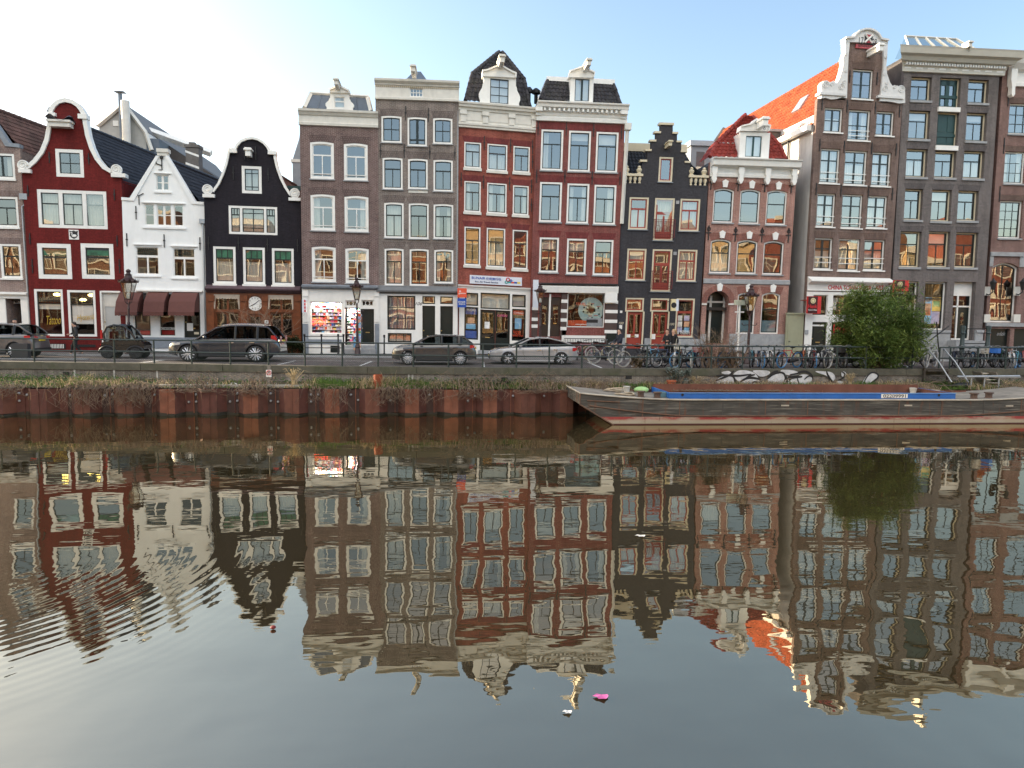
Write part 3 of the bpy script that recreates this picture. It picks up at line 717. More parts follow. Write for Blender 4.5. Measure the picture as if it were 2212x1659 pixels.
d_, rc = H.door('d1', 1062, 545, 1250, 1100, WHITE2, rec=.12, glz=[(.12, .93, .06, .74)], glm=mat('frosted_pane', (.5, .52, .52), .25, var=.04))
H.pbox('door_frame', 'd1', 1046, 527, 1062, 1090, -.05, .1, WHITE); H.pbox('door_frame', 'd1', 1046, 527, 1245, 545, -.05, .1, WHITE)
H.wall([(H.ul, -.3), (H.ur, -.3), (H.ur, hr)] + P[::-1] + [(H.ul, hl)], B_RED, eaves=(hl-.2, hr-.2))
trim = H.band('gable_trim', P, .22, -.12, .32, WHITE, side=-1)
for l_, r_, t_, b_ in ((432, 490, 288, 318), (690, 770, 300, 342), (160, 270, 790, 823), (985, 1112, 828, 862)): H.pbox('trim_cap', 'c1', l_, t_, r_, b_, -.2, .3, WHITE)
for x, y in ((212, 762), (1040, 800)): u, h = H.uv('c1', x, y); spiral(H, 'volute', u, h, .30, -.14, WHITE)
ap = H.uv('c1', 585, 205); H.gable_roof(H.ul, hl-.3, ap[0], H.uv('c1', 770, 372, .3)[1], H.ur, hr-.35, T_BLACK, w1=12.5)
u, h = H.uv('c1', 560, 400); b = H.mb(); b.box(u-.55, u+.55, -.5, .05, h-.2, h+.05); b.box(u-.62, u+.62, -.6, .05, h+.05, h+.16); hb = b.build('hoist_beam', WHITE2, H.root)
b = H.mb(); b.grid(lambda p, q: (u-.7+1.4*p, -.62+.66*q, h+.2+.12*math.sin(9*p)+.1*math.sin(5*q+7*p)+.08*(1-abs(2*p-1))), 12, 5); b.build('tarpaulin', mat('grey_tarpaulin', (.10, .10, .13), .5), hb, True)
# swan stone
u0, h0, u1, h1 = H.rect('c1', 615, 1332, 702, 1418)
st = H.box('gable_stone', u0, u1, h0, h1, -.04, .02, WHITE); uc, hc, sz = (u0+u1)/2, (h0+h1)/2, (u1-u0)
H.prism('shield', [(uc+sz*x, hc+sz*y) for x, y in ((-.45, .42), (-.2, .36), (0, .45), (.2, .36), (.45, .42), (.36, .1), (.42, -.1), (.25, -.32), (0, -.45), (-.25, -.32), (-.42, -.1), (-.36, .1))], -.05, -.04, IRON, st)
sw = H.mb(); sw.ball((uc+.04*sz, -.055, hc-.12*sz), .22*sz, 10, 6, 1.2, .1, .7); sw.tube([(uc-.14*sz, -.055, hc-.08*sz), (uc-.22*sz, -.055, hc+.04*sz), (uc-.13*sz, -.055, hc+.14*sz), (uc-.2*sz, -.055, hc+.24*sz), (uc-.3*sz, -.055, hc+.2*sz)], .05*sz, 6); sw.build('swan', WHITE, st, True)
H.anchors('c1', [(440, 688), (790, 700), (250, 985), (1018, 1020), (268, 1410), (1042, 1430)]); H.anchors('d1', [(338, 270), (1240, 270)], .8)
GOLD = mat('gold_lettering', (.55, .36, .05), .35, .4, var=.05)
for s_, l_, r_, t_, b_, ro in (('Tattoo', 465, 640, 780, 880, .05), ('Hysteria', 775, 995, 765, 850, .12)):
    u0, h0, u1, h1 = H.rect('d1', l_, t_, r_, b_); letter(H.root, s_, (u0+u1)/2, (h0+h1)/2, .04, GOLD, (u1-u0)*.84, (h1-h0)*.9, shear=.45, xf=H.xf, rot=ro, bold=-.005)
for l_, r_, b_ in ((430, 680, 1125), (730, 990, 1110)): H.pbox('basement_grille', 'd1', l_, 1075 if l_ < 500 else 1085, r_, b_, -.03, .03, IRON)
b = H.mb(); u0, h0, u1, h1 = H.rect('d1', 436, 1080, 672, 1122)
for i in range(15): b.box(u0+(u1-u0)*i/15, u0+(u1-u0)*(i+.45)/15, -.05, -.03, h0, h1)
b.build('basement_bars', WHITE, H.root)
YEL = emit('lamp_glow', (1, .8, .25), 3)
for x, y in ((585, 565), (945, 572), (860, 620)): u, h = H.uv('d1', x, y, .5); H.mb().ball((u, .5, h), .16, 10, 6, 1.4, 1, .6).build('ceiling_lamp', YEL, H.root, True)
HOUSES.append(H)

# --- white neck house
H = House('gabled_house', 'narrow white rendered house with a pointed gable and brown awnings', Y0, ('c1', 1092, 1350), ('c1', 1820, 1350), .05, .005, skew=.22)
g = H.pts('c1', [(1815, 1085), (1740, 1080), (1492, 672), (1390, 672), (1155, 1048), (1078, 1042)])
wk = dict(fr=B_WHITE, sa=WHITE, tf=.06)
H.win('c1', 1378, 835, 1508, 988, 'CX5', **wk)
H.win('c1', 1278, 1100, 1636, 1302, [('g', 1, 2), 'CX5', ('g', 1, 2)], lights=[(0, .24), (.31, .69), (.76, 1)], **wk)
for l_, r_, c_, t_, b_ in ((1400, 1655, 'd1', 62, 365), (265, 510, 'd2', 77, 388)):
    w_, rc = H.win(c_, l_, t_, r_, b_, 'T', tb=.09, **dict(wk, gl=GLASSD)); u0, h0, u1, h1 = rc
    gb = H.mb()
    for i in range(1, 10): gb.box(u0+.1+(u1-u0-.2)*i/10-.006, u0+.1+(u1-u0-.2)*i/10+.006, .09, .1, h1-(h1-h0)*.3, h1-.1)
    for i in range(1, 5): gb.box(u0+.1, u1-.1, .09, .1, h1-(h1-h0)*.3*i/5-.006-.05, h1-(h1-h0)*.3*i/5+.006-.05)
    gb.build('leaded_light', DGREEN, w_)
for c_, l_, t_, r_, b_ in (('c1', 1365, 822, 1520, 830), ('c1', 1255, 1088, 1645, 1096), ('d2', 245, 58, 525, 68), ('d1', 1380, 42, 1670, 52)): H.pbox('hood_mould', c_, l_, t_, r_, b_, -.09, .0, B_WHITE)
for c_, l_, t_, r_, b_ in (('c1', 1365, 990, 1522, 1003), ('c1', 1265, 1306, 1650, 1322), ('d2', 255, 392, 525, 408), ('d1', 1385, 368, 1668, 384)): H.pbox('sill', c_, l_, t_, r_, b_, -.08, .0, B_WHITE)
# ground floor: three windows under awnings and the door
H.pbox('shop_cornice', 'd2', -120, 518, 575, 535, -.15, .0, WHITE)
for l_, t_, r_, b_, c_ in ((1385, 760, 1568, 1000, 'd1'), (125, 770, 300, 1000, 'd2')):
    H.win(c_, l_, t_-220, r_, b_, '1', fr=WHITE, tf=.06, gl=GLASSC)
d_, rc = H.door('d2', 385, 560, 555, 1090, BLACKG, rec=.12, glz=[(.2, .88, .3, .95)])
H.pbox('notice', 'd2', 418, 862, 480, 942, .08, .1, WHITE); H.pbox('notice', 'd2', 492, 955, 540, 978, .08, .1, CREAM)
H.wall([(H.ul, -.3), (H.ur, -.3), (H.ur, g[0][1]), g[1], g[2], g[3], g[4], (H.ul, g[5][1])], B_WHITE, eaves=(g[5][1]-.2, g[0][1]-.2))
H.band('gable_coping', [(H.ur, g[0][1]), g[1], g[2]], .16, -.07, .32, B_WHITE, side=-1); H.band('gable_coping', [(H.ul, g[5][1]), g[4], g[3]], .16, -.07, .32, B_WHITE)
H.pbox('gable_top', 'c1', 1388, 608, 1492, 640, -.12, .35, WHITE2); H.pbox('gable_top', 'c1', 1396, 640, 1485, 672, -.06, .35, WHITE2)
ap = H.uv('c1', 1440, 690); H.gable_roof(H.ul, g[5][1]-.3, ap[0], ap[1], H.ur, g[0][1]-.3, T_BLACK, w1=12)
b = H.mb(); u, h = H.uv('c1', 1438, 690); u2, h2 = H.uv('c1', 1437, 800)
b.ball((u, -.06, h), .11, 8, 6, 1, .5, 1); b.box(u-.02, u+.02, -.06, .0, h2, h); b.tube([(u, -.04, h-.45), (u-.3, -.04, h-.35), (u-.32, -.04, h-.2)], .03, 5); b.tube([(u, -.04, h2), (u-.2, -.04, h-.7)], .02, 5); b.build('wall_anchor', IRON, H.root)
b = H.mb(); u, h = H.uv('c1', 1236, 1030); b.tube([(u, -.04, h-.5), (u, -.04, h)], .025, 5); b.tube([(u-.25, -.04, h+.15), (u, -.04, h), (u+.25, -.04, h+.15)], .025, 5); b.build('wall_anchor', IRON, H.root)
H.anchors('c1', [(1210, 1180), (1128, 1420), (1460, 1430), (1778, 1455)], .75)
AWN = mat('brown_awning_cloth', hexc('603a34'), .8, var=.08, scale=6)
for c_, l_, r_ in (('d1', 1255, 1512), ('d2', 18, 258), ('d2', 272, 570)):
    u0, h0, u1, h1 = H.rect(c_, l_, 540, r_, 745); b = H.mb(); n = 8
    prof = [(.0, h1), (-.25, h1-.06), (-.5, h1-.25), (-.85, (h0+h1)/2), (-1.05, h0+.05), (-1.08, h0)]
    hv = lambda i: .06*abs(math.sin(i*math.pi/2))
    for a, bq in zip(prof, prof[1:]): b.quad((u0+.04, bq[0], bq[1]), (u1-.13, bq[0], bq[1]), (u1-.13, a[0], a[1]), (u0+.04, a[0], a[1]))
    for k in range(24):   # scalloped valance
        x0, x1 = u0+.04+(u1-u0-.17)*k/24, u0+.04+(u1-u0-.17)*(k+1)/24
        f = lambda x: h0-.2-.04*abs(math.sin((x-u0)/(u1-u0)*8*math.pi))
        b.quad((x0, -1.085, f(x0)), (x1, -1.085, f(x1)), (x1, -1.08, h0), (x0, -1.08, h0))
    for x in (u0+.04, u1-.13):
        b.add([(x, p[0], p[1]) for p in prof] + [(x, 0, h0)], [(0, 1, 2, 3, 4, 5, 6)])
    b.build('awning', AWN, H.root)
b = H.mb(); q = H.uv('c1', 1808, 1270); b.tube([(q[0], -.1, q[1]), (q[0], -.1, .2)], .045, 8); b.box(q[0]-.18, q[0]+.18, -.25, -.02, q[1]-.05, q[1]+.2); b.build('drainpipe', STEEL, H.root, auto=40)
REDL = mat('red_counter', (.55, .03, .03), .4, var=.1)
for c_, l_, r_ in (('d1', 1452, 1568), ('d2', 130, 302)): H.pbox('red_counter', c_, l_, 938, r_, 1000, .35, .6, REDL)
u, h = H.uv('d2', 225, 918, .1); letter(H.root, 'CONSCIOUS DRINKS', u, h, .03, WHITE, .9, .16, xf=H.xf)
H.pbox('plinth', 'd2', -110, 1010, 600, 1120, -.06, .0, BSTONE)
HOUSES.append(H)

# --- black bell gable
H = House('gabled_house', 'black painted gable house with white scrolls above a varnished wooden shopfront', Y0, ('c2', 160, 1300), ('c2', 1014, 1300), .05, .005, skew=.15)
out = [(245, 1000), (295, 930), (335, 840), (365, 750), (385, 660), (392, 628), (440, 622), (458, 590), (490, 555), (535, 535), (585, 528), (635, 540), (680, 568), (712, 605), (728, 640), (778, 650), (775, 690), (795, 780), (830, 880), (870, 960), (915, 1030)]
P = H.pts('c2', out); hl, hr = H.uv('c2', 170, 1040)[1], H.uv('c2', 1000, 1070)[1]
H.win('c2', 490, 765, 666, 1008, 'B2', tf=.16, cur='full')
H.win('c2', 374, 1122, 806, 1373, ['B3', 'B2', 'B3'], tf=.13, lights=[(0, .2), (.255, .745), (.8, 1)], cur='full')
for l_, t_, r_, b_ in ((692, 68, 924, 452), (1000, 77, 1227, 458), (1300, 87, 1526, 468)):
    w_, rc = H.win('d2', l_, t_, r_, b_, 'B3', tf=.14, cur='low', sill=WHITE, sillh=.12)
    u0, h0, u1, h1 = rc; H.mb().quad((u0+.19, .085, h1-(h1-h0)*.30), (u1-.19, .085, h1-(h1-h0)*.30), (u1-.19, .085, h1-.18), (u0+.19, .085, h1-.18)).build('stained_glass', mat('green_stained_glass', (.03, .12, .07), .3, var=.5, scale=2.5), w_)
fr = H.rect('d2', 622, 545, 1605, 1190)
ho = [H.rect('d2', 712, 570, 965, 735), H.rect('d2', 712, 748, 965, 1000), H.rect('d2', 1268, 578, 1520, 735), H.rect('d2', 1285, 750, 1518, 1005)]
dr = H.rect('d2', 1060, 572, 1192, 735) + (.35,)
wk = dict(fr=WOODB, sa=WOODB, tf=.05, ts=.04)
for q in ho: H.win('d2', 0, 0, 0, 0, 'C', rects=q, gl=GLASSD, **dict(wk))
H.win('d2', 0, 0, 0, 0, '1', rects=dr[:4], arch=.3, gl=GLASSD, **dict(wk))
d_, rc = H.door('d2', 1062, 765, 1196, 1140, WOODB, rec=.03, glz=[(.1, .48, .62, .92), (.52, .9, .62, .92)])
front(H, 'shopfront', fr, ho + [dr, rc], WOODB, -.05)
for l_, r_ in ((628, 700), (972, 1042), (1200, 1255), (1535, 1600)):
    H.pbox('pilaster', 'd2', l_, 640, r_, 1180, -.12, -.045, WOODB); H.pbox('capital', 'd2', l_-2, 575, r_+2, 635, -.18, -.045, WOODB)
u0, h0, u1, h1 = fr; H.cornice('shop_cornice', H.ul+.03, H.ur-.03, [(h1-.05, -.05), (h1, -.16), (h1+.08, -.22), (h1+.12, -.38), (h1+.2, -.42), (h1+.42, -.0)], mat('weathered_cornice', hexc('57444a'), .7, var=.2, streak=.3))
for l_, r_, t_ in ((700, 968, 565), (1262, 1522, 572)):
    u0, h0, u1, h1 = H.rect('d2', l_, t_, r_, t_+150); b = H.mb(); n = 24
    for k in range(n):
        x0, x1 = u0+(u1-u0)*k/n, u0+(u1-u0)*(k+1)/n
        f = lambda x: h1-.22-.05*abs(math.sin((x-u0)/(u1-u0)*9*math.pi))-(.6 if min(x-u0, u1-x) < .12 else 0)
        b.quad((x0, -.09, f(x0)), (x1, -.09, f(x1)), (x1, -.07, h1), (x0, -.07, h1))
    b.build('valance', mat('cream_lace', (.48, .40, .32), .9), H.root)
u, h = H.uv('d2', 1126, 660); ck = H.mb().lathe([(.42, -.0), (.42, .03), (.4, .04)], (u, -.045, h), 28, 'y').build('clock_face', WHITE, H.root, auto=40)
b = H.mb()
for k in range(12): a = k*math.pi/6; b.box(u+.33*math.sin(a)-.015-.02*abs(math.cos(a))*0, u+.33*math.sin(a)+.015, -.055, -.044, h+.33*math.cos(a)-.035, h+.33*math.cos(a)+.035)
b.tube([(u, -.06, h), (u-.22, -.06, h-.13)], .022, 4); b.tube([(u, -.06, h), (u+.24, -.06, h+.2)], .016, 4); b.build('clock_hands', IRON, ck)
H.wall([(H.ul, -.3), (H.ur, -.3), (H.ur, hr)] + P[::-1] + [(H.ul, hl)], B_BLACK, eaves=(hl-.2, hr-.2))
H.band('gable_trim', P, .13, -.12, .3, WHITE, side=-1)
for l_, t_, r_, b_ in ((375, 610, 442, 645), (720, 632, 795, 660), (140, 1012, 246, 1042), (905, 1045, 1012, 1072)): H.pbox('trim_cap', 'c2', l_, t_, r_, b_, -.2, .3, WHITE)
for x, y in ((188, 975), (963, 1008)): u, h = H.uv('c2', x, y); spiral(H, 'volute', u, h, .29, -.14, WHITE)
ap = H.uv('c2', 590, 540); H.gable_roof(H.ul, hl-.3, ap[0], H.uv('c2', 795, 716, .3)[1]-.1, H.ur, hr-.3, T_BROWN, w1=11)
H.hoist('c2', 560, 665, .5, WHITE, sz=.32)
H.anchors('c2', [(515, 650), (613, 650), (415, 825), (725, 840), (195, 1450), (460, 1450), (718, 1465), (985, 1470)], .75)
H.pbox('skylight', 'c2', 870, 940, 1008, 975, .9, 1.4, DGREEN)
HOUSES.append(H)
HN = H
# --- brown two-bay house with the souvenir shop
Y1 = 43.5
H = House('brick_house', 'brown brick two-bay house with a souvenir shop and slate mansard roof', Y1, ('c2', 1012, 900), ('d3', 885, 300), .01, 0)
wk = dict(sa=WHITE, tf=.12, ts=.06, sill=STONE, sillh=.07, lint=L_BR, arch=.07, lh=.4)
for c_, l_, t_, r_, b_, cu in (('c2', 1098, 548, 1309, 880, None), ('c2', 1398, 563, 1609, 893, None), ('c2', 1102, 1016, 1319, 1338, 'left'), ('c2', 1403, 1031, 1616, 1350, 'right'), ('d3', 192, 67, 441, 434, 'left'), ('d3', 540, 82, 783, 447, 'right')):
    H.win(c_, l_, t_, r_, b_, 'T', cur=cu, rail=[.09], **wk)
fr = H.rect('d3', 97, 500, 884, 1180); rc1 = H.rect('d3', 175, 640, 510, 975); rc2 = H.rect('d3', 535, 640+60, 690, 1090); rc3 = H.rect('d3', 540, 625, 655, 690); rc4 = H.rect('d3', 706, 622, 832, 690)
H.win('d3', 0, 0, 0, 0, '1', rects=rc1, tf=.05, sa=WHITE, ts=.03, gl=GLASSC)
H.holes.append((arcshape(*rc2), .2))
for q in (rc3, rc4):
    w_, _ = H.win('d3', 0, 0, 0, 0, '1', rects=q, tf=.04, sa=WHITE, ts=.03, gl=GLASSD)
    u0, h0, u1, h1 = q; uc, hc = (u0+u1)/2, (h0+h1)/2; b = H.mb(); b.torus((uc, .03, hc), .13, .02, n=16, m=4)
    for sx in (-1, 1):
        for sy in (-1, 1): b.tube([(uc+sx*.1, .03, hc+sy*.09), (uc+sx*(u1-u0)*.45, .03, hc+sy*(h1-h0)*.42)], .018, 4)
    b.build('fanlight_tracery', WHITE, w_)
d_, rc5 = H.door('d3', 700, 715, 838, 1080, BLACKG, rec=.1)
front(H, 'shopfront', fr, [rc1, rc2, rc3, rc4, rc5], WHITE)
u0, h0, u1, h1 = fr
H.cornice('shop_cornice', H.ul+.02, H.ur-.02, [(h1-.08, -.08), (h1-.08, -.12), (h1, -.16), (h1+.02, -.35), (h1+.12, -.38), (h1+.2, -.0)], BSTONE)
for l_, r_ in ((100, 150), (848, 886)): H.pbox('pilaster', 'd3', l_, 590, r_, 850, -.12, -.055, WHITE); H.pbox('capital', 'd3', l_-4, 525, r_+4, 585, -.17, -.055, WHITE); H.pbox('plinth', 'd3', l_-2, 868, r_+4, 1180, -.14, -.055, BSTONE)
H.pbox('stone_band', 'd3', 150, 1030, 500, 1080, -.1, -.055, BSTONE); H.pbox('cellar_hatch', 'd3', 190, 1090, 375, 1178, -.08, -.055, WHITE); 
c_ = H.pbox('cellar_window', 'd3', 385, 1095, 480, 1165, -.09, -.055, BLACKG)
H.pbox('doorstep', 'd3', 515, 1092, 845, 1130, -.25, .1, STONE); H.pbox('doorstep', 'd3', 505, 1130, 850, 1180, -.5, .0, STONE)
hc = H.uv('c2', 1340, 415)[1]; ht = H.uv('c2', 1340, 262, -.3)[1]
H.wall([(H.ul, -.3), (H.ur, -.3), (H.ur, hc+.9), (H.ul, hc+.9)], B_BROWN)
H.cornice('cornice', H.ul-.05, H.ur+.02, [(hc, -.04), (hc+.02, -.1), (hc+.16, -.12), (hc+.2, -.05), (ht-.33, -.05), (ht-.3, -.12), (ht-.17, -.2), (ht-.12, -.28), (ht, -.3), (ht+.02, -.0)], WHITE2)
H.flatroof(hc+.88)
A, Bq, D, E = (H.uv('c2', 1045, 245, .4), H.uv('c2', 1640, 280, .4), H.uv('c2', 1105, 118, 1.1), H.uv('c2', 1608, 150, 1.1))
b = H.mb(); dpt = 7
p = lambda q, w: (q[0], w, q[1])
b.add([p(A, .4), p(Bq, .4), p(E, 1.1), p(D, 1.1), p(A, dpt), p(Bq, dpt), p(D, dpt), p(E, dpt)], [(0, 1, 2, 3), (4, 0, 3, 6), (1, 5, 7, 2), (3, 2, 7, 6)])
ro = b.build('roof', SLATE, H.root)
b = H.mb()
for P0, P1 in ((A, D), (Bq, E)): b.tube([p(P0, .4), p(P1, 1.1)], .14, 4)
b.tube([p(D, 1.05), p(E, 1.05)], .1, 4); b.build('roof_trim', WHITE2, ro)
b = H.mb()
for t in (.2, .36, .64, .8):
    a0 = Vector(p(A, .4)).lerp(Vector(p(Bq, .4)), t); a1 = Vector(p(D, 1.1)).lerp(Vector(p(E, 1.1)), t); b.tube([a0, a1], .035, 4)
b.build('roof_seam', SLATE, ro)
def dormer(H, c, l, t, r, b_, wl, wt, wr, wb, lay, ped=None, w0=.15, back=2.6, fr=None, sa=None, wings=True, tf=.06, cheek=None, m=None):
    """white dormer: posts and head round a window, with side scrolls and a pediment"""
    m = m or WHITE
    u0, h0, u1, h1 = H.rect(c, l, t, r, b_, w0); q = H.rect(c, wl, wt, wr, wb, w0)
    hs = H.holes; H.holes = []
    d = front(H, 'dormer', (u0, h0, u1, h1), [q], m, w0, w0+.2)
    H.holes = hs
    w_, _ = H.win(c, 0, 0, 0, 0, lay, rects=q, tf=tf, fr=m, sa=sa, hole=False, w=w0, gl=GLASS); w_.parent = d
    for ch in list(w_.children):   # keep to thing > part > sub-part
        ch.parent = d
    bb = H.mb(); bb.box(u0+.05, u1-.05, w0+.2, back, h0, h1-.02)
    bb.build('dormer_cheek', cheek or m, d)
    if wings:
        for sx, ue in ((-1, u0), (1, u1)):
            hh = h1-h0
            P = [(ue, h0), (ue+sx*.22, h0), (ue+sx*.20, h0+hh*.1), (ue+sx*.27, h0+hh*.2), (ue+sx*.27, h0+hh*.32), (ue+sx*.18, h0+hh*.42), (ue+sx*.09, h0+hh*.5), (ue+sx*.05, h0+hh*.62), (ue, h0+hh*.66)]
            H.prism('dormer_scroll', P, w0+.02, w0+.16, m, d)
    if ped:
        pb = H.pts(c, ped, w0-.12); H.prism('pediment', pb, w0-.12, w0+.5, m, d)
        top = [x for x in pb]
        n = len(top)
        H.band('pediment_moulding', top[1:] if n > 3 else top, .09, w0-.22, w0+.1, m, d, side=1 if top[1][0] < top[-1][0] else -1)
    return d
dormer(H, 'c2', 1275, 108, 1445, 262, 1303, 140, 1413, 256, 'H', [(1268, 108), (1268, 80), (1352, 42), (1448, 90), (1448, 115)], w0=.3, sa=WHITE)
H.hoist('c2', 1352, 78, 1.2, WHITE2, .3, .24)
HOUSES.append(H); SHOP = H; SHOPWIN = (rc1, rc2)

# --- grey-brown four storey house
H = House('brick_house', 'grey brown three-bay house with plain cream frieze and two black doors', Y1, ('c3', 150, 900), ('c3', 945, 900), -.02, 0)
wk = dict(tf=.10, ts=.055, sill=STONE, sillh=.06, lint=L_GR, lh=.42, arch=.04)
W_ = [('c3', 205, 598, 398, 855, 'X', None), ('c3', 455, 612, 641, 888, 'D', None), ('c3', 700, 619, 884, 868, 'X', None), ('c3', 216, 998, 408, 1302, 'T', None), ('c3', 460, 1009, 648, 1300, 'T', None), ('c3', 703, 1019, 888, 1322, 'T', None),
      ('f', 830, 437.5, 872, 514, 'T', 'full'), ('f', 883, 439, 926, 516, 'T', None), ('f', 936.5, 441, 979, 516, 'T', 'sides'), ('d3', 946, 87, 1144, 470, 'T', 'full'), ('d3', 1206, 92, 1403, 474, 'T', None), ('f', 938, 539, 979, 612, 'T', 'sides')]
for c_, l_, t_, r_, b_, ly, cu in W_: H.win(c_, l_, t_, r_, b_, ly, cur=cu, **wk)
H.pbox('window_apron', 'c3', 463, 1300, 648, 1336, -.03, .0, WHITE2)
fr = H.rect('d3', 892, 545, 1662, 1180)
q1 = H.rect('d3', 975, 578, 1266, 930); q2 = H.rect('d3', 980, 965, 1226, 1062); q3 = H.rect('d3', 1338, 582, 1470, 664); q4 = H.rect('d3', 1523, 586, 1654, 664)
H.win('d3', 0, 0, 0, 0, ('g', 3, 3), rects=q1, fr=BLACKG, tf=.05, ts=.03, cur='full', curm=mat('blue_grey_curtain', (.26, .32, .40), .9))
H.win('d3', 0, 0, 0, 0, ('g', 3, 1), rects=q2, fr=BLACKG, tf=.05, ts=.03, cur='full')
for q in (q3, q4): H.win('d3', 0, 0, 0, 0, '1', rects=q, fr=BLACKG, tf=.04, ts=.03)
D_ = [H.door('d3', 1338, 682, 1470, 1150, BLACKG, rec=.08)[1], H.door('d3', 1523, 686, 1654, 1150, BLACKG, rec=.08)[1]]
front(H, 'ground_floor_front', (H.ul+.02, fr[1], H.ur-.02, fr[3]), [q1, q2, q3, q4] + D_, WHITE)
h1 = fr[3]; H.cornice('shop_cornice', H.ul+.02, H.ur-.02, [(h1-.1, -.08), (h1, -.1), (h1+.02, -.3), (h1+.1, -.32), (h1+.14, -.28), (h1+.4, -.0)], mat('grey_lead_flashing', hexc('6f7173'), .6, var=.12, streak=.2))
u, h = H.uv('d3', 1302, 660); letter(H.root, '106', u, h, -.065, IRON, .42, .2, shear=.4, xf=H.xf)
H.pbox('stoop', 'd3', 1320, 1150, 1662, 1185, -.5, .05, STONE)
hc = H.uv('c3', 540, 452)[1]; ht = H.uv('c3', 540, 247, -.3)[1]
q = H.rect('c3', 474, 330, 606, 421)
H.holes.append((arcshape(*q), .1))
H.wall([(H.ul, -.3), (H.ur, -.3), (H.ur, ht-.1), (H.ul, ht-.1)], B_GREY)
front(H, 'frieze', (H.ul-.01, hc, H.ur+.01, ht-.3), [q], WHITE2, -.06)
H.win('c3', 0, 0, 0, 0, ('g', 4, 2), rects=q, tf=.05, ts=.03, sa=WHITE, hole=False, w=-.03)
H.cornice('frieze_foot', H.ul-.02, H.ur+.02, [(hc-.02, -.06), (hc, -.12), (hc+.12, -.13), (hc+.16, -.06)], WHITE2)
H.cornice('cornice', H.ul-.03, H.ur+.03, [(ht-.34, -.06), (ht-.31, -.11), (ht-.24, -.13), (ht-.18, -.22), (ht-.12, -.3), (ht-.03, -.32), (ht, -.32), (ht+.02, .2)], WHITE2)
b = H.mb(); n = 42
for i in range(n): x = H.ul + (H.ur-H.ul)*(i+.2)/n; b.box(x, x+(H.ur-H.ul)/n*.55, -.10, -.05, ht-.43, ht-.35)
b.build('dentil_moulding', mat('ochre_dentils', (.42, .34, .22), .7), H.root)
H.flatroof(ht-.1)
pp = H.pts('c3', [(438, 250), (640, 255), (575, 125), (505, 125)], 1.0); b = H.mb()
b.add([p(pp[0], 1.0), p(pp[1], 1.0), p(pp[2], 1.9), p(pp[3], 1.9), p(pp[0], 4), p(pp[1], 4), p(pp[2], 3.2), p(pp[3], 3.2)], [(0, 1, 2, 3), (4, 0, 3, 7), (1, 5, 6, 2), (3, 2, 6, 7)]); b.build('roof_lantern', SLATE, H.root)
H.hoist('c3', 520, 222, 1.3, WHITE2, .4, .26)
H.anchors('c3', [(436, 572), (655, 590), (195, 935), (424, 935), (668, 945), (908, 955)], .8)
HOUSES.append(H)

# --- left red house with travel agency
H = House('brick_house', 'weathered red brick house with the travel agency and tall dark bell-shaped tile roof', Y1+.15, ('c4', 45, 1200), ('c4', 722, 1200), .03, .003, .033)
wk = dict(tf=.075, ts=.05, sill=WHITE2, sillh=.16, lint=L_R, lh=.35)
for c_, l_, t_, r_, b_, cu in (('c4', 97, 909, 246, 1138, 'full'), ('c4', 302, 927, 479, 1163, 'low'), ('c4', 533, 946, 679, 1176, None), ('c4', 97, 1256, 243, 1528, 'left'), ('c4', 300, 1273, 473, 1542, 'sides'), ('c4', 529, 1294, 669, 1555, 'right'),
                           ('f', 1003, 490, 1037.5, 573, None), ('f', 1051, 493, 1091, 577, 'low'), ('f', 1107, 497, 1140, 581, None)):
    H.win(c_, l_, t_, r_, b_, 'T', cur=cu, sa=mat('dark_brown_sash', (.018, .016, .015), .4), **wk)
fr = H.rect('d4', 197, 500, 952, 1190)
Q = [H.rect('d4', 258, 548, 395, 682), H.rect('d4', 420, 552, 724, 718), H.rect('d4', 747, 567, 888, 697), H.rect('d4', 252, 695, 395, 1032), H.rect('d4', 745, 716, 886, 1045)]
BL = mat('pale_blind', (.58, .61, .63), .8, var=.15, scale=4)
for i, q in enumerate(Q): H.win('d4', 0, 0, 0, 0, '1', rects=q, fr=BLACKG, tf=.04, ts=.04, gl=GLASSD if i < 3 else GLASSC, cur=('blind', 1) if i < 3 else None, curm=BL)
D_ = [H.door('d4', 415, 728, 572, 1150, BLACKG, rec=.1, glz=[(.15, .88, .32, .94)], handle=False)[1], H.door('d4', 574, 730, 724, 1150, BLACKG, rec=.1, glz=[(.12, .85, .32, .94)], slot=False)[1]]
dd = (D_[0][0], D_[0][1], D_[1][2], D_[1][3])
front(H, 'shopfront', fr, Q + [dd], WHITE)
H.pbox('stoop', 'd4', 400, 1150, 740, 1185, -.35, .05, STONE)
h1 = fr[3]; H.cornice('shop_cornice', H.ul+.02, H.ur-.02, [(h1-.12, -.08), (h1, -.1), (h1+.02, -.18), (h1+.1, -.2), (h1+.12, -.0)], WHITE)
# adverts behind the panes: plain blocks of colour and lines
POS = {k: mat('poster_'+k, hexc(v), .6, var=.25, scale=5) for k, v in dict(blue='1f4fa0', orange='d8502a', sky='6fb0d8', sand='d0a080', white='e0e0dc', pink='d86a90', green='5a9a60', yellow='d8c060', red='b83030', grey='8a8e92', lilac='a8a8cc', teal='3a8a90').items()}
for nm, l_, t_, r_, b_ in (('blue', 262, 705, 388, 770), ('sand', 287, 805, 357, 862), ('sky', 270, 868, 368, 922), ('blue', 262, 940, 388, 1020), ('orange', 752, 722, 882, 775), ('sky', 776, 812, 844, 922), ('white', 462, 848, 514, 918)):
    H.pbox('poster', 'd4', l_, t_, r_, b_, .14 if nm != 'white' else .085, .155 if nm != 'white' else .1, POS[nm])
for tx, y in (('Europe', 950), ('TOURS', 970), ('Market One', 990)): u, h = H.uv('d4', 800, y); letter(H.root, tx, u, h, .05, POS['orange'], .7 if 'M' in tx else .45, .13, xf=H.xf)
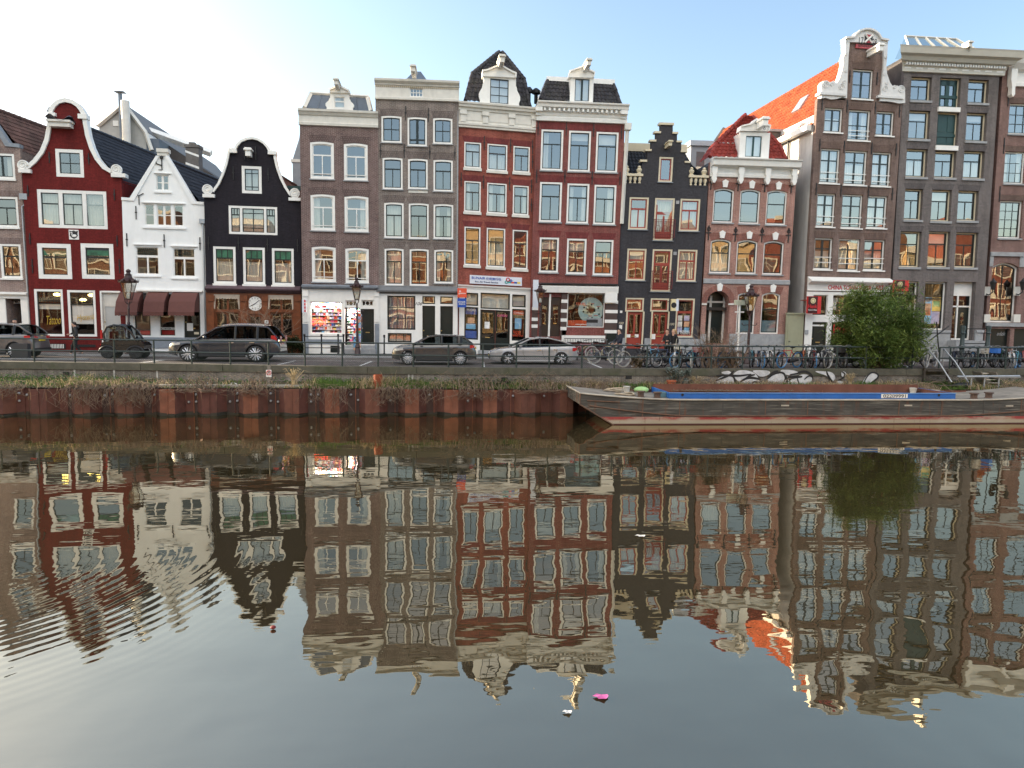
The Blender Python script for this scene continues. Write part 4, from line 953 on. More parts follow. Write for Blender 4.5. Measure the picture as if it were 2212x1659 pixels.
for tx, x, y, m_ in (('Company', 815, 757, WHITE), ('TRAVEL', 325, 725, WHITE), ('OPEN', 643, 785, POS['pink'])): u, h = H.uv('d4', x, y, .12); letter(H.root, tx, u, h, .06, m_, .6, .14, xf=H.xf)
hc = H.uv('c4', 390, 800)[1]; ht = H.uv('c4', 405, 570, -.35)[1]
H.wall([(H.ul, -.3), (H.ur, -.3), (H.ur, ht-.3), (H.ul, ht-.3)], B_R1)
H.cornice('cornice', H.ul-.02, H.ur+.05, [(hc-.02, -.05), (hc, -.12), (hc+.1, -.13), (hc+.14, -.18), (hc+.25, -.19), (hc+.3, -.07), (ht-.46, -.07), (ht-.42, -.14), (ht-.3, -.16), (ht-.26, -.28), (ht-.14, -.31), (ht-.1, -.38), (ht, -.4), (ht+.02, .2)], WHITE2)
for x in (88, 285, 518, 718):
    u, h = H.uv('c4', x, 690); H.box('console', u-.16, u+.16, hc+.3, ht-.46, -.16, -.06, WHITE2); H.box('console', u-.2, u+.2, ht-.68, ht-.45, -.22, -.06, WHITE2)
for a, b2 in ((108, 250), (315, 487), (548, 688)): u0 = H.uv('c4', a, 690)[0]; u1 = H.uv('c4', b2, 700)[0]; H.box('frieze_panel', u0, u1, hc+.42, ht-.62, -.095, -.065, WHITE2)
H.flatroof(ht-.3)
A, Bq, D, E = H.mansard('c4', (108, 540), (680, 592), (168, 300), (630, 348), .5, 1.5, T_DARK, cw=.3, rh=.38, depth=6.5, amp=.05)
ap = H.uv('c4', 420, 112, 3.0); b = H.mb()
patch(b, p(D, 1.5), p(E, 1.5), (ap[0]+.12, 2.9, ap[1]), (ap[0]-.12, 2.9, ap[1]), .3, .38, .05)
patch(b, p(D, 6.5), p(D, 1.5), (ap[0]-.12, 2.9, ap[1]), (ap[0]-.12, 5, ap[1]), .3, .38, .05); patch(b, p(E, 1.5), p(E, 6.5), (ap[0]+.12, 5, ap[1]), (ap[0]+.12, 2.9, ap[1]), .3, .38, .05)
b.build('roof', T_DARK, H.root, auto=50)
b = H.mb()
for P0, s_ in ((D, -1), (E, 1)):
    for i in range(9): b.tube([Vector(p(P0, 1.5)).lerp(Vector((ap[0]+s_*.1, 2.9, ap[1])), i/9), Vector(p(P0, 1.5)).lerp(Vector((ap[0]+s_*.1, 2.9, ap[1])), (i+1.1)/9)], [.14, .11], 8)
b.build('hip_tiles', T_DARK, H.root, auto=40)
dormer(H, 'c4', 268, 300, 556, 575, 318, 337, 500, 572, ('g', 2, 3), [(258, 320), (258, 268), (300, 262), (415, 215), (520, 275), (562, 292), (560, 335)], w0=.25)
H.hoist('c4', 415, 235, 1.2, WHITE2, .2, .3)
H.anchors('c4', [(275, 915), (508, 938), (704, 952), (704, 1085), (70, 1240), (268, 1262), (500, 1275), (694, 1300), (694, 1468)], .8)
b = H.mb(); u = H.ul-.06; b.tube([(u, -.08, ht-.5), (u, -.08, 4)], .05, 8); b.build('drainpipe', STEEL, H.root)
b = H.mb()
for x, y, s_ in ((675, 470, .8), (735, 480, 1)):
    u, h = H.uv('c4', x, y, 3); b.tube([(u, 3, h-.6), (u, 3, h)], .12*s_, 8); b.lathe([(.13, h), (.28*s_, h+.02), (.28*s_, h+.2), (.1, h+.35)], (u, 3, 0), 10)
b.build('roof_vent', IRON, H.root)
HOUSES.append(H); RED1 = H

# --- right red house with the map window
H = House('brick_house', 'dark red three-bay house with dentilled white cornice and a map in its shop window', Y1, ('c4', 728, 1000), ('c4', 1505, 1200), .0, .018)
wk = dict(tf=.11, ts=.055, sill=STONE, sillh=.08, lint=L_R, lh=.4)
for c_, l_, t_, r_, b_, cu in (('c4', 778, 796, 974, 1160, 'left'), ('c4', 1023, 807, 1219, 1170, ('blind', .2)), ('c4', 1267, 818, 1463, 1177, ('blind', .28)), ('c4', 766, 1263, 962, 1618, None), ('c4', 1009, 1276, 1204, 1630, 'sides'), ('c4', 1249, 1288, 1444, 1640, 'right'),
                           ('f', 1165, 513, 1206.5, 588.5, ('blind', .3)), ('f', 1224, 515.5, 1266, 592, ('blind', .36)), ('f', 1281.5, 518, 1324, 594.5, None)):
    H.win(c_, l_, t_, r_, b_, 'T', cur=cu, **wk)
fr = H.rect('d4', 955, 545, 1660, 1190); ur_ = H.uv('d5', 455, 700)[0]
q1 = H.rect('d5', -118, 552, 318, 905); q1 = (H.rect('d4', 1318, 560, 1400, 900)[0], q1[1], H.rect('d5', 250, 560, 322, 900)[2], q1[3])
H.win('d5', 0, 0, 0, 0, '1', rects=q1, fr=WHITE, tf=.05, ts=.03, gl=glass('shop_mirror_glass', .06, wob=.3), sa=BLACKG)
DB = mat('brown_door_paint', (.035, .022, .016), .4)
for l_, r_ in ((1040, 1128), (1145, 1250)): H.door('d4', l_, 592, r_, 1000, DB, rec=.1, glz=[(.25, .75, .3, .8)])
H.pbox('door_frame', 'd4', 1128, 560, 1145, 1000, -.08, .1, WHITE)
H.pbox('overlight', 'd4', 1050, 560, 1125, 590, .05, .1, WOODB); H.pbox('overlight', 'd4', 1148, 550, 1250, 588, .05, .1, mat('amber_pane', (.16, .08, .02), .2))
BRN = mat('brown_tile_band', hexc('4a3a36'), .5, var=.12); 
for c_, l_, r_, y0, ys in (('d4', 952, 1010, 640, (710, 822, 893)), ('d4', 1253, 1312, 560, (635, 735, 830, 918)), ('d5', 328, 452, 560, (645, 742, 843, 950))):
    u0, h0, u1, h1 = H.rect(c_, l_, y0, r_, 1000); pl = H.box('pier', u0, u1, h0, h1, -.10, .0, BRN)
    for y in ys: hh = H.uv(c_, (l_+r_)/2, y)[1]; H.box('white_band', u0-.01, u1+.01, hh-.1, hh+.1, -.115, -.0, WHITE, pl)
H.pbox('plinth', 'd5', -118, 935, 325, 990, -.10, .0, B_R2); H.pbox('plinth', 'd5', 340, 972, 445, 1180, -.12, .0, BLACKG)
u0 = H.uv('d4', 972, 480)[0]; u1 = H.uv('d5', 456, 510)[0]; h0 = H.uv('d4', 1300, 545, -.3)[1]; h1 = H.uv('d4', 1300, 478, -.3)[1]
H.cornice('shop_canopy', u0, u1, [(h0, -.05), (h0, -.28), (h1-.05, -.34), (h1, -.34), (h1+.1, -.0)], WHITE)
H.mb().box(u0, u1, -.37, -.0, h1+.1, h1+.18).build('gutter', IRON, H.root)
H.pbox('canopy_console', 'd5', 330, 548, 456, 650, -.3, .0, WHITE)
# map poster
um, hm = H.uv('d5', 182, 728, .1); PM = mat('map_disc', hexc('9fc3c8'), .5, var=.15, scale=2)
mp_ = H.mb().lathe([(.79, 0), (.79, .01)], (um, .12, hm), 48, 'y').build('map_poster', PM, H.root)
b = H.mb(); random.seed(3)
for k in range(7):
    a = k*.9; cx_, cy_ = um+.4*math.cos(a)*random.random(), hm+.35*math.sin(a)*random.random(); n = 11
    b.prism([(cx_+(.16+.1*random.random())*math.cos(i*2*math.pi/n), cy_+(.13+.09*random.random())*math.sin(i*2*math.pi/n)) for i in range(n)], .112, .119)
b.build('map_land', mat('map_land', hexc('b9c3ae'), .6), mp_)
for x, y in ((-.7, .25), (-.75, -.15), (-.25, -.75), (.15, -.72), (.85, -.35), (.05, .5), (.75, .2)): H.mb().lathe([(.06, 0), (.06, .005)], (um+x*.62, .105, hm+y*.68), 12, 'y').build('map_marker', IRON, mp_)
b = H.mb()
for x, y in ((-.6, .42), (.15, .62), (.55, -.5), (-.05, -.55), (.8, .35)): b.box(um+x*.6-.12, um+x*.6+.12, .106, .11, hm+y*.65-.02, hm+y*.65+.02)
b.build('map_caption', REDP, mp_)
u0, h0, u1, h1 = q1; hb = h0 + (h1-h0)*.16
H.mb().add([(u0+.07, .1165, h0+.07), (u1-.1, .1165, h0+.07), (u1-.5, .1165, hb-.02), (u0+1.0, .1165, hb+.1), (u0+.07, .1165, hb+.08)], [(0, 1, 2, 3, 4)]).build('poster', POS['orange'], H.root)
u, h = H.uv('d5', 105, 877); letter(H.root, 'www.gotours.com', u, h, .1, WHITE, 1.0, .1, xf=H.xf)
u, h = H.uv('d5', 80, 663); letter(H.root, 'TOURS', u, h, .1, POS['orange'], .6, .16, xf=H.xf)
b = H.mb(); u, h = H.uv('d5', 240, 862); b.box(u-.6, u+.45, .09, .1, h-.2, h+.3); bs_ = b.build('coach_picture', POS['grey'], H.root); H.mb().box(u-.62, u+.1, .084, .089, h+.02, h+.22).build('coach_windows', IRON, bs_)
hc = H.uv('c4', 1130, 732)[1]; ht = H.uv('c4', 1145, 556, -.45)[1]
H.wall([(H.ul, -.3), (H.ur, -.3), (H.ur, ht-.3), (H.ul, ht-.3)], B_R2, sidem=ROOFSIDE)
H.cornice('cornice', H.ul-.0, H.ur+.1, [(hc-.02, -.05), (hc, -.13), (hc+.2, -.15), (hc+.24, -.07), (ht-.75, -.07), (ht-.7, -.12), (ht-.55, -.14), (ht-.52, -.2), (ht-.34, -.22), (ht-.3, -.44), (ht-.14, -.48), (ht-.08, -.58), (ht, -.6), (ht+.02, .2)], WHITE)
for i in range(17): u = H.ul+.45+(H.ur-H.ul-.8)*i/16; H.box('dentil', u-.06, u+.06, ht-.5, ht-.33, -.38, -.2, WHITE)
for x in (755, 1508): u, h = H.uv('c4', x, 640); H.box('console', u-.16, u+.16, hc+.28, ht-.5, -.2, -.06, WHITE); H.box('console', u-.2, u+.2, ht-.55, ht-.28, -.42, -.06, WHITE)
H.flatroof(ht-.3)
A, Bq, D, E = H.mansard('c4', (775, 528), (1482, 568), (838, 362), (1425, 398), .5, 1.3, T_DARK, cw=.28, rh=.33, depth=6, amp=.045)
t0, t1 = H.uv('c4', 825, 320, 1.25), H.uv('c4', 1425, 350, 1.25); b = H.mb()
b.add([(D[0]-.05, 1.25, D[1]), (E[0]+.05, 1.25, E[1]), (E[0]+.05, 1.25, t1[1]), (D[0]-.05, 1.25, t0[1]), (D[0]-.05, 6, D[1]), (E[0]+.05, 6, E[1]), (E[0]+.05, 6, t1[1]), (D[0]-.05, 6, t0[1])], [(0, 1, 2, 3), (1, 5, 6, 2), (4, 0, 3, 7), (3, 2, 6, 7)]); b.build('roof_parapet', WHITE, H.root)
dormer(H, 'c4', 1040, 322, 1245, 556, 1072, 336, 1217, 552, 'C', [(1025, 330), (1035, 272), (1150, 232), (1260, 285), (1250, 335)], w0=.25, wings=False)
H.hoist('c4', 1168, 268, 1.3, WHITE2, .2, .26)
H.anchors('c4', [(753, 785), (1004, 790), (1247, 800), (1494, 820), (740, 1210), (991, 1210), (1234, 1225), (1481, 1230)], .8)
b = H.mb(); q = H.uv('c4', 1540, 760); b.tube([(q[0]+.05, -.05, q[1]), (q[0]-.05, -.05, 8.2)], .12, 4); b.box(q[0]-.15, q[0]+.25, -.25, .1, q[1]-.3, q[1]+.1); b.build('drainpipe', WHITE2, H.root)
H.pbox('railing_base', 'd4', 1290, 990, 1420, 1015, -.8, -.7, WHITE)
b = H.mb(); u0, h0, u1, h1 = H.rect('d5', -120, 1015, 290, 1090); 
for k in range(26): x = u0+(u1-u0)*k/25; b.box(x-.012, x+.012, -.85, -.83, .05, h1)
b.box(u0, u1, -.86, -.82, h1-.04, h1); b.box(u0, u1, -.86, -.82, .2, .24); b.build('area_railing', IRON, H.root)
H.pbox('stone_band', 'd5', -120, 990, 330, 1060, -.14, .0, WHITE)
HOUSES.append(H)
# --- slate blue stepped gable
H = House('gabled_house', 'dark slate painted house with a stepped gable and red balcony doors', Y1, ('c5', 62, 1200), ('c5', 812, 1200), -.03, .03)
wk = dict(fr=CREAM, sa=REDP, tf=.10, ts=.07, tb=.07, sill=BSTONE, sillh=.05)
H.win('c5', 404, 495, 528, 718, '1', **wk)
for c_, l_, t_, r_, b_, cu in (('c5', 138, 853, 309, 1140, 'low'), ('c5', 590, 867, 766, 1155, 'full'), ('d5', 553, 90, 751, 420, ('blind', .3)), ('d5', 1078, 100, 1278, 430, 'full')): H.win(c_, l_, t_, r_, b_, 'T', cur=cu, **wk)
for c_, l_, t_, r_, b_ in (('c5', 362, 860, 537, 1238), ('d5', 812, 96, 1015, 535)):
    w_, rc = H.win(c_, l_, t_, r_, b_, 'T', cur='full' if c_ == 'c5' else None, **dict(wk, ts=.10, tb=.12))
    u0, h0, u1, h1 = rc; H.box('door_panel', u0+.16, u1-.16, h0+.15, h0+.55, .07, .10, REDP, w_)
    b = H.mb(); a0, a1, t = u0-.02, u1+.02, h0+1.25; b0 = h0+.18
    for x in (a0, a1): b.tube([(x, -.28, b0), (x, -.28, t)], .02, 5); b.tube([(x, -.28, t), (x, 0, t)], .02, 5); b.tube([(x, -.28, b0), (x, 0, b0)], .02, 5)
    for z in (b0, b0+.15, t-.15, t): b.tube([(a0, -.28, z), (a1, -.28, z)], .016, 5)
    for k in range(1, 12): x = a0+(a1-a0)*k/12; b.tube([(x, -.28, b0), (x, -.28, t)], .011, 4)
    for k in range(3): b.torus((a0+(a1-a0)*(k+.5)/3, -.28, (b0+t)/2), .17, .012, n=14, m=4)
    b.build('balcony_railing', mat('red_iron', (.16, .02, .018), .5), H.root)
gz = [(.14, .44, .40, .93), (.56, .86, .40, .93)]
for l_, r_, t_ in ((540, 731, 600), (800, 991, 605)):
    H.win('d5', l_, t_, r_, 742, '1', fr=CREAM, sa=REDP, tf=.09, ts=.07)
    H.door('d5', l_+12, 746, r_-20, 1125, REDP, rec=.08, glz=gz, handle=False, glm=GLASSD)
    for xx in (l_, r_-18): H.pbox('door_frame', 'd5', xx, 742, xx+16, 1110, -.02, .1, CREAM)
H.pbox('notice', 'd5', 552, 978, 592, 1010, .05, .075, WHITE); H.pbox('notice', 'd5', 636, 978, 676, 1010, .05, .075, WHITE); H.pbox('notice', 'd5', 812, 975, 850, 1028, .05, .075, WHITE)
w_, rc = H.win('d5', 1060, 606, 1250, 1010, 'TH', gl=GLASSC, **dict(wk, tb=.1))
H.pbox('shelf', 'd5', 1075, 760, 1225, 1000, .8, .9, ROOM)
for nm, x, y in (('white', 1102, 810), ('lilac', 1176, 810), ('white', 1100, 872), ('sand', 1174, 872), ('lilac', 1100, 932), ('sky', 1174, 935)): H.pbox('poster', 'd5', x-27, y-27, x+27, y+27, .18, .2, POS[nm])
for tx, y in (('Tattoos', 942), ('& Piercing', 957), ('& Gallery', 972)): u, h = H.uv('d5', 1150, y); letter(H.root, tx, u, h, .1, WHITE, .85, .12, xf=H.xf)
out = [(85, 742), (85, 650), (258, 650), (258, 535), (300, 535), (300, 440), (337, 440), (337, 355), (378, 355), (378, 281), (418, 281), (418, 207), (529, 207), (529, 286), (567, 286), (567, 362), (604, 362), (604, 450), (640, 450), (640, 545), (681, 545), (681, 660), (836, 665), (836, 745)]
P = H.pts('c5', out); hw = (P[0][1]+P[-1][1])/2
G = [(p_[0], p_[1]) for p_ in P]; base = hw
body = [(H.ul, -.3), (H.ur, -.3), (H.ur, base)] + [(G[21][0], base)] + [(G[i][0], (G[i][1]+G[i ^ 1][1])/2 if False else G[i][1]) for i in range(20, 2, -1)] + [(G[3][0], base), (H.ul, base)]
body = [body[0], body[1], body[2], body[3]] + [(G[21][0], G[20][1])] + body[5:-2] + [body[-2], body[-1]]
H.wall(body, B_BLUE, eaves=(base-.1, base-.1))
for l_, t_, r_, b_ in ((240, 518, 301, 536), (283, 424, 340, 441), (325, 339, 383, 356), (365, 264, 425, 282), (408, 188, 541, 208), (527, 270, 579, 287), (564, 347, 614, 363), (602, 433, 660, 451), (637, 530, 684, 546)): H.pbox('step_cap', 'c5', l_, t_, r_, b_, -.08, .34, CREAM)
def balustrade(c, l, r, t, b_, n, urns):
    u0, h0, u1, h1 = H.rect(c, l, t, r, b_); o = H.mb().box(u0-.04, u1+.02, -.1, .25, h1-.13, h1).build('balustrade', CREAM, H.root)
    H.mb().box(u0, u1, -.02, .2, h0-.1, h0).build('balustrade_foot', B_BLUE, o)
    for i in range(n): u = u0+(u1-u0)*(i+.5)/n; H.mb().lathe([(.08, h0), (.09, h0+.06), (.05, h0+.1), (.11, h0+.28), (.10, h0+.36), (.045, h0+.6), (.08, h1-.16), (.09, h1-.12)], (u, .06, 0), 8).build('baluster', CREAM, o, auto=40)
    for x in urns: u = H.uv(c, x, t)[0]; H.mb().lathe([(.17, h1), (.17, h1+.05), (.1, h1+.09), (.17, h1+.2), (.18, h1+.28), (.14, h1+.33), (.08, h1+.36), (.12, h1+.42), (.06, h1+.5)], (u, .06, 0), 10).build('urn', CREAM, o, auto=40)
balustrade('c5', 90, 258, 645, 728, 4, (230, 118)); balustrade('c5', 672, 840, 660, 748, 4, (694, 808))
b = H.mb(); zt = H.uv('c5', 200, 435, 2.2); u1 = H.uv('c5', 640, 440, 2.2)
patch(b, (H.ul, .5, base), (H.ur, .5, base), (H.ur-.9, 2.3, u1[1]-.1), (H.ul+.0, 2.3, zt[1]), .25, .3, .04); b.quad((H.ul, 2.3, zt[1]), (H.ur-.9, 2.3, u1[1]), (H.ur-.9, 9, u1[1]), (H.ul, 9, zt[1]))
b.build('roof', T_BLACK, H.root, auto=50)
b = H.mb(); b.box(H.ul, H.ur-.8, 2.2, 2.4, zt[1]-.05, zt[1]+.45); b.build('roof_parapet', CREAM, H.root)
b = H.mb(); P_ = H.pts('c5', [(650, 460), (745, 655)], 1.2); b.add([(P_[0][0], 2.2, P_[0][1]), (P_[1][0], .4, P_[1][1]), (P_[1][0], 6, P_[1][1]), (P_[0][0], 6, P_[0][1])], [(0, 1, 2, 3)]); b.build('roof_lead', LEAD, H.root)
H.hoist('c5', 470, 408, .9, CREAM, 0, .22)
for c_, x, y in (('c5', 571, 898), ('c5', 548, 1352)): u, h = H.uv(c_, x, y); H.box('wall_vent', u-.1, u+.1, h-.1, h+.1, -.03, 0, STONE)
for x, y, s_ in ((495, 862, '100'), (1022, 872, '100')): u, h = H.uv('d5', x, y); letter(H.root, s_, u, h, -.01, CREAM, .3, .15, shear=.2, xf=H.xf)
H.pbox('letter_box', 'd5', 476, 882, 506, 924, -.1, 0, WHITE); H.pbox('house_plate', 'd5', 484, 732, 508, 757, -.03, 0, WHITE)
H.pbox('stone_plinth', 'd5', 446, 1015, 536, 1190, -.06, .0, STONE); H.pbox('stone_plinth', 'd5', 735, 1018, 796, 1190, -.06, .0, STONE); H.pbox('stone_plinth', 'd5', 995, 1025, 1310, 1190, -.06, .0, STONE)
HOUSES.append(H); BLUE = H

# --- pinkish brick house with the red mansard
H = House('brick_house', 'orange brown brick house with white keystones and a red tiled mansard roof', Y1, ('c5', 822, 1200), ('c5', 1592, 1200), .0, .022)
wk = dict(tf=.085, ts=.06, sill=STONE, sillh=.09, lint=L_PK, lh=.42, arch=.14)
for l_, t_, r_, b_, cu in ((888, 772, 1070, 1078, None), (1124, 780, 1304, 1088, None), (1360, 789, 1541, 1098, None), (860, 1224, 1043, 1527, 'low'), (1095, 1231, 1279, 1533, None), (1332, 1240, 1513, 1540, None)): H.win('c5', l_, t_, r_, b_, 'H', cur=cu, rec=.08, **wk)
for l_, r_ in ((452, 641), (702, 894)):
    w_, rc = H.win('d6', l_, 268, r_, 697, 'H', rec=.08, gl=glass('half_mirror_glass', .28, wob=.3), **dict(wk, sill=None))
    u0, h0, u1, h1 = rc; H.mb().quad((u0+.1, .2, h0+.1), (u1-.1, .2, h0+.1), (u1-.1, .2, h0+.85), (u0+.1, .2, h0+.85)).build('privacy_film', mat('blue_film', (.22, .33, .40), .5), w_)
dw = H.rect('d6', 130, 252, 368, 800); H.holes.append((arcshape(*dw, arch=(dw[2]-dw[0])*.5, n=14), .9))
b = H.mb(); b.box(dw[0], dw[2], .85, .9, dw[1], dw[3]); b.build('porch_back', BLACKG, H.root)
H.pbox('porch_door', 'd6', 180, 375, 300, 790, .75, .85, BLACKG); 
for l_, r_ in ((160, 182), (300, 320)): H.pbox('door_frame', 'd6', l_, 300, r_, 790, .7, .8, WHITE2)
H.pbox('door_frame', 'd6', 135, 356, 365, 376, .68, .8, WHITE2)
sh_ = arcshape(*dw, arch=(dw[2]-dw[0])*.5, n=14)[2:]; H.band('porch_arch', sh_, .36, -.01, .05, L_PK, side=1)
for x in (112, 390): H.pbox('impost', 'd6', x-24, 380, x+30, 397, -.06, 0, WHITE2)
for c_, x, t_, b_ in [('c5', 991, 694, 765), ('c5', 1228, 702, 775), ('c5', 1465, 712, 785), ('c5', 965, 1147, 1217), ('c5', 1205, 1152, 1222), ('c5', 1436, 1160, 1232), ('d6', 269, 168, 252), ('d6', 567, 176, 262), ('d6', 821, 180, 265)]:
    u, h0 = H.uv(c_, x, b_); h1 = H.uv(c_, x, t_)[1]; d_ = h1-h0
    H.prism('keystone', [(u-.13, h0), (u+.13, h0), (u+.19, h0+d_*.72), (u+.22, h0+d_*.75), (u+.1, h0+d_*.86), (u, h1), (u-.1, h0+d_*.86), (u-.22, h0+d_*.75), (u-.19, h0+d_*.72)], -.09, .0, WHITE)
H.anchors('c5', [(869, 720), (1110, 732), (1347, 742), (1582, 752), (846, 1170), (1085, 1182), (1321, 1188), (1556, 1192)], .75, 1)
b_ = H.uv('d6', 500, 158)[1]; H.cornice('stone_band', H.ul, H.ur+.02, [(b_-.15, -.03), (b_-.12, -.08), (b_+.12, -.08), (b_+.17, -.0)], STONE)
for l_, r_ in ((72, 128), (372, 955)): H.pbox('stone_plinth', 'd6', l_, 698, r_, 900, -.06, .0, STONE)
hc = H.uv('c5', 1235, 680)[1]; ht = H.uv('c5', 1250, 508, -.5)[1]
H.wall([(H.ul, -.3), (H.ur, -.3), (H.ur, ht-.2), (H.ul, ht-.2)], B_PINK, sidem=ROOFSIDE)
H.cornice('cornice', H.ul+.02, H.ur+.05, [(hc-.02, -.05), (hc, -.1), (hc+.16, -.12), (hc+.2, -.06), (ht-.55, -.06), (ht-.5, -.18), (ht-.42, -.45), (ht-.12, -.5), (ht-.06, -.6), (ht, -.62), (ht+.02, .2)], WHITE)
for x in (887, 1125, 1362, 1598):
    u = H.uv('c5', x, 620)[0]
    H.prism('console', [(u-.17, ht-.5), (u-.17, ht-.85), (u-.12, ht-.95), (u-.13, hc-.05), (u-.16, hc-.2), (u-.05, hc-.42), (u+.05, hc-.42), (u+.16, hc-.2), (u+.13, hc-.05), (u+.12, ht-.95), (u+.17, ht-.85), (u+.17, ht-.5)], -.3, -.04, WHITE)
for a, b2 in ((910, 1098), (1150, 1335), (1388, 1570)): u0 = H.uv('c5', a, 620)[0]; u1 = H.uv('c5', b2, 620)[0]; H.box('frieze_panel', u0, u1, hc+.34, ht-.72, -.085, -.055, WHITE)
H.flatroof(ht-.2)
A, Bq, D, E = H.mansard('c5', (858, 492), (1532, 512), (920, 370), (1478, 388), .45, 1.1, T_RED, cw=.33, rh=.36, depth=2.2, amp=.05)
ap = H.uv('c5', 1185, 118, 2.6); b = H.mb()
patch(b, p(D, 1.1), p(E, 1.1), (ap[0]+.4, 2.6, ap[1]-.1), (ap[0]-.1, 2.6, ap[1]), .33, .36, .05)
patch(b, p(D, 2.2), p(D, 1.1), (ap[0]-.1, 2.6, ap[1]), (ap[0]-.1, 2.9, ap[1]), .33, .36, .05); patch(b, p(E, 1.1), p(E, 2.2), (ap[0]+.4, 2.9, ap[1]-.1), (ap[0]+.4, 2.6, ap[1]-.1), .33, .36, .05); b.build('roof', T_RED, H.root, auto=50)
b = H.mb()
for P0, s_, dh in ((D, -.1, 0), (E, .4, -.1)):
    for i in range(9): q0 = Vector(p(P0, 1.1)); q1 = Vector((ap[0]+s_, 2.6, ap[1]+dh)); b.tube([q0.lerp(q1, i/9), q0.lerp(q1, (i+1.1)/9)], [.14, .11], 8)
b.build('hip_tiles', T_RED, H.root, auto=40)
dormer(H, 'c5', 1122, 275, 1388, 505, 1168, 298, 1326, 502, 'C', [(1128, 262), (1138, 215), (1225, 195), (1270, 152), (1330, 195), (1398, 212), (1385, 265)], w0=.25, wings=False, sa=DGREEN)
H.hoist('c5', 1290, 225, 1.0, WHITE, .2, .36)
HOUSES.append(H); PINK = H

# --- tall brown house with the white neck gable
H = House('gabled_house', 'tall brown brick house with a white carved neck gable and orange roof', Y1-.1, ('c6', 600, 1200), ('c6', 1352, 1200), .05, .008)
wk = dict(tf=.085, ts=.05, rec=.12, sill=WHITE, sillh=.08, lint=L_CH, lh=.42)
W_ = [('c6', 938, 426, 1123, 693, 'CX5', None), ('c6', 690, 769, 853, 988, 'CX5', None), ('c6', 902, 787, 1098, 1060, 'CX5', [.12, .3]), ('c6', 1150, 801, 1310, 1018, 'CX5', None), ('c6', 653, 1131, 826, 1440, 'CX', [.1, .3]), ('c6', 868, 1149, 1068, 1455, 'CX', [.1, .3]), ('c6', 1112, 1163, 1281, 1466, 'CX', [.1, .3]),
      ('f', 1764, 418, 1804, 490, 'CX', [.1, .3]), ('f', 1818, 420, 1863, 493, 'CX', [.1, .3]), ('f', 1873, 423, 1916, 493, 'CX', [.1, .3]), ('f', 1759, 514, 1798, 582, 'CX', [.2, .38]), ('f', 1811, 516, 1857, 585, 'CX', [.2, .38]), ('f', 1866, 518, 1911, 584, 'CX', [.2, .38])]
for i, (c_, l_, t_, r_, b_, ly, rl) in enumerate(W_): H.win(c_, l_, t_, r_, b_, ly, rail=rl, cur=(None, 'low', 'sides', None, 'full', 'low', 'full', 'full', None, 'full', 'low', 'full', 'low')[i], **wk)
fr = H.rect('d7', 45, 650, 1098, 1450)
q1 = H.rect('d7', 155, 682, 338, 940); q2 = H.rect('d7', 402, 685, 640, 940); q3 = H.rect('d7', 380, 1020, 640, 1340); q4 = H.rect('d7', 815, 695, 985, 760); q5 = H.rect('d7', 690, 685, 790, 1340)
for q in (q1, q2, q3, q4, q5): H.win('d7', 0, 0, 0, 0, '1' if q is not q2 else ('g', 3, 2), rects=q, tf=.04, ts=.03, gl=GLASSC if q is not q3 else GLASSD)
d_, rc = H.door('d7', 140, 1020, 322, 1400, BLACKG, rec=.1)
u, h = H.uv('d7', 228, 1063); H.box('name_plate', u-.42, u+.42, h-.05, h+.05, .05, .08, WHITE, d_)
front(H, 'shopfront', (H.ul+.02, -.02, H.ur-.02, fr[3]), [q1, q2, q3, q4, q5, rc], WHITE, -.05)
h1 = H.uv('d7', 590, 640)[1]; h2 = H.uv('d7', 590, 560)[1]; h3 = H.uv('d7', 590, 515)[1]
H.cornice('fascia', H.ul+.03, H.ur-.03, [(h1, -.05), (h1+.01, -.12), (h1+.04, -.12), (h1+.05, -.09), (h2+.0, -.09), (h2+.03, -.2), (h2+.1, -.3), (h3-.06, -.48), (h3, -.48), (h3+.25, -.0)], WHITE)
REDT = mat('red_letters', (.62, .02, .03), .4, var=0)
for s_, l_, r_ in (('CHINA TOWN SUPER', 338, 880), ('ART', 925, 1030)): u0, h0, u1, hh = H.rect('d7', l_, 572, r_, 625); letter(H.root, s_, (u0+u1)/2, (h0+hh)/2+.02, -.094, REDT, u1-u0, .28, xf=H.xf, bold=.02)
u0, h0, u1, hh = H.rect('d7', 418, 1062, 520, 1145); letter(H.root, 'Henk', u0+.62, (h0+hh)/2, .03, REDT, 1.25, .55, xf=H.xf, bold=.03)
H.pbox('intercom', 'd7', 64, 1120, 104, 1175, -.09, -.05, STEEL)
sb = H.mb(); q = H.rect('d7', 405, 720, 468, 865, .3)
sb.add([(q[0], .3, q[1]), (q[2]-.1, .3, q[1]), (q[2]-.1, .3, q[1]+.75), (q[2]+.12, .3, q[1]+.7), (q[2]+.08, .3, q[3]-.25), (q[2]-.15, .3, q[3]), (q[0]+.1, .3, q[3]), (q[0]-.1, .3, q[3]-.25), (q[0]-.12, .3, q[1]+.7), (q[0], .3, q[1]+.75)], [tuple(range(10))]); sb.build('shirt_display', WHITE, H.root)
wl = H.uv('c6', 640, 690); wr = H.uv('c6', 1392, 732); nk = H.rect('c6', 888, 200, 1202, 690)
nkl = H.uv('c6', 890, 680)[0]; nkr = H.uv('c6', 1190, 700)[0]; ntl = H.uv('c6', 905, 195)[0]; ntr = H.uv('c6', 1212, 205)[0]; nh = H.uv('c6', 1060, 200)[1]
hs = (wl[1]+wr[1])/2
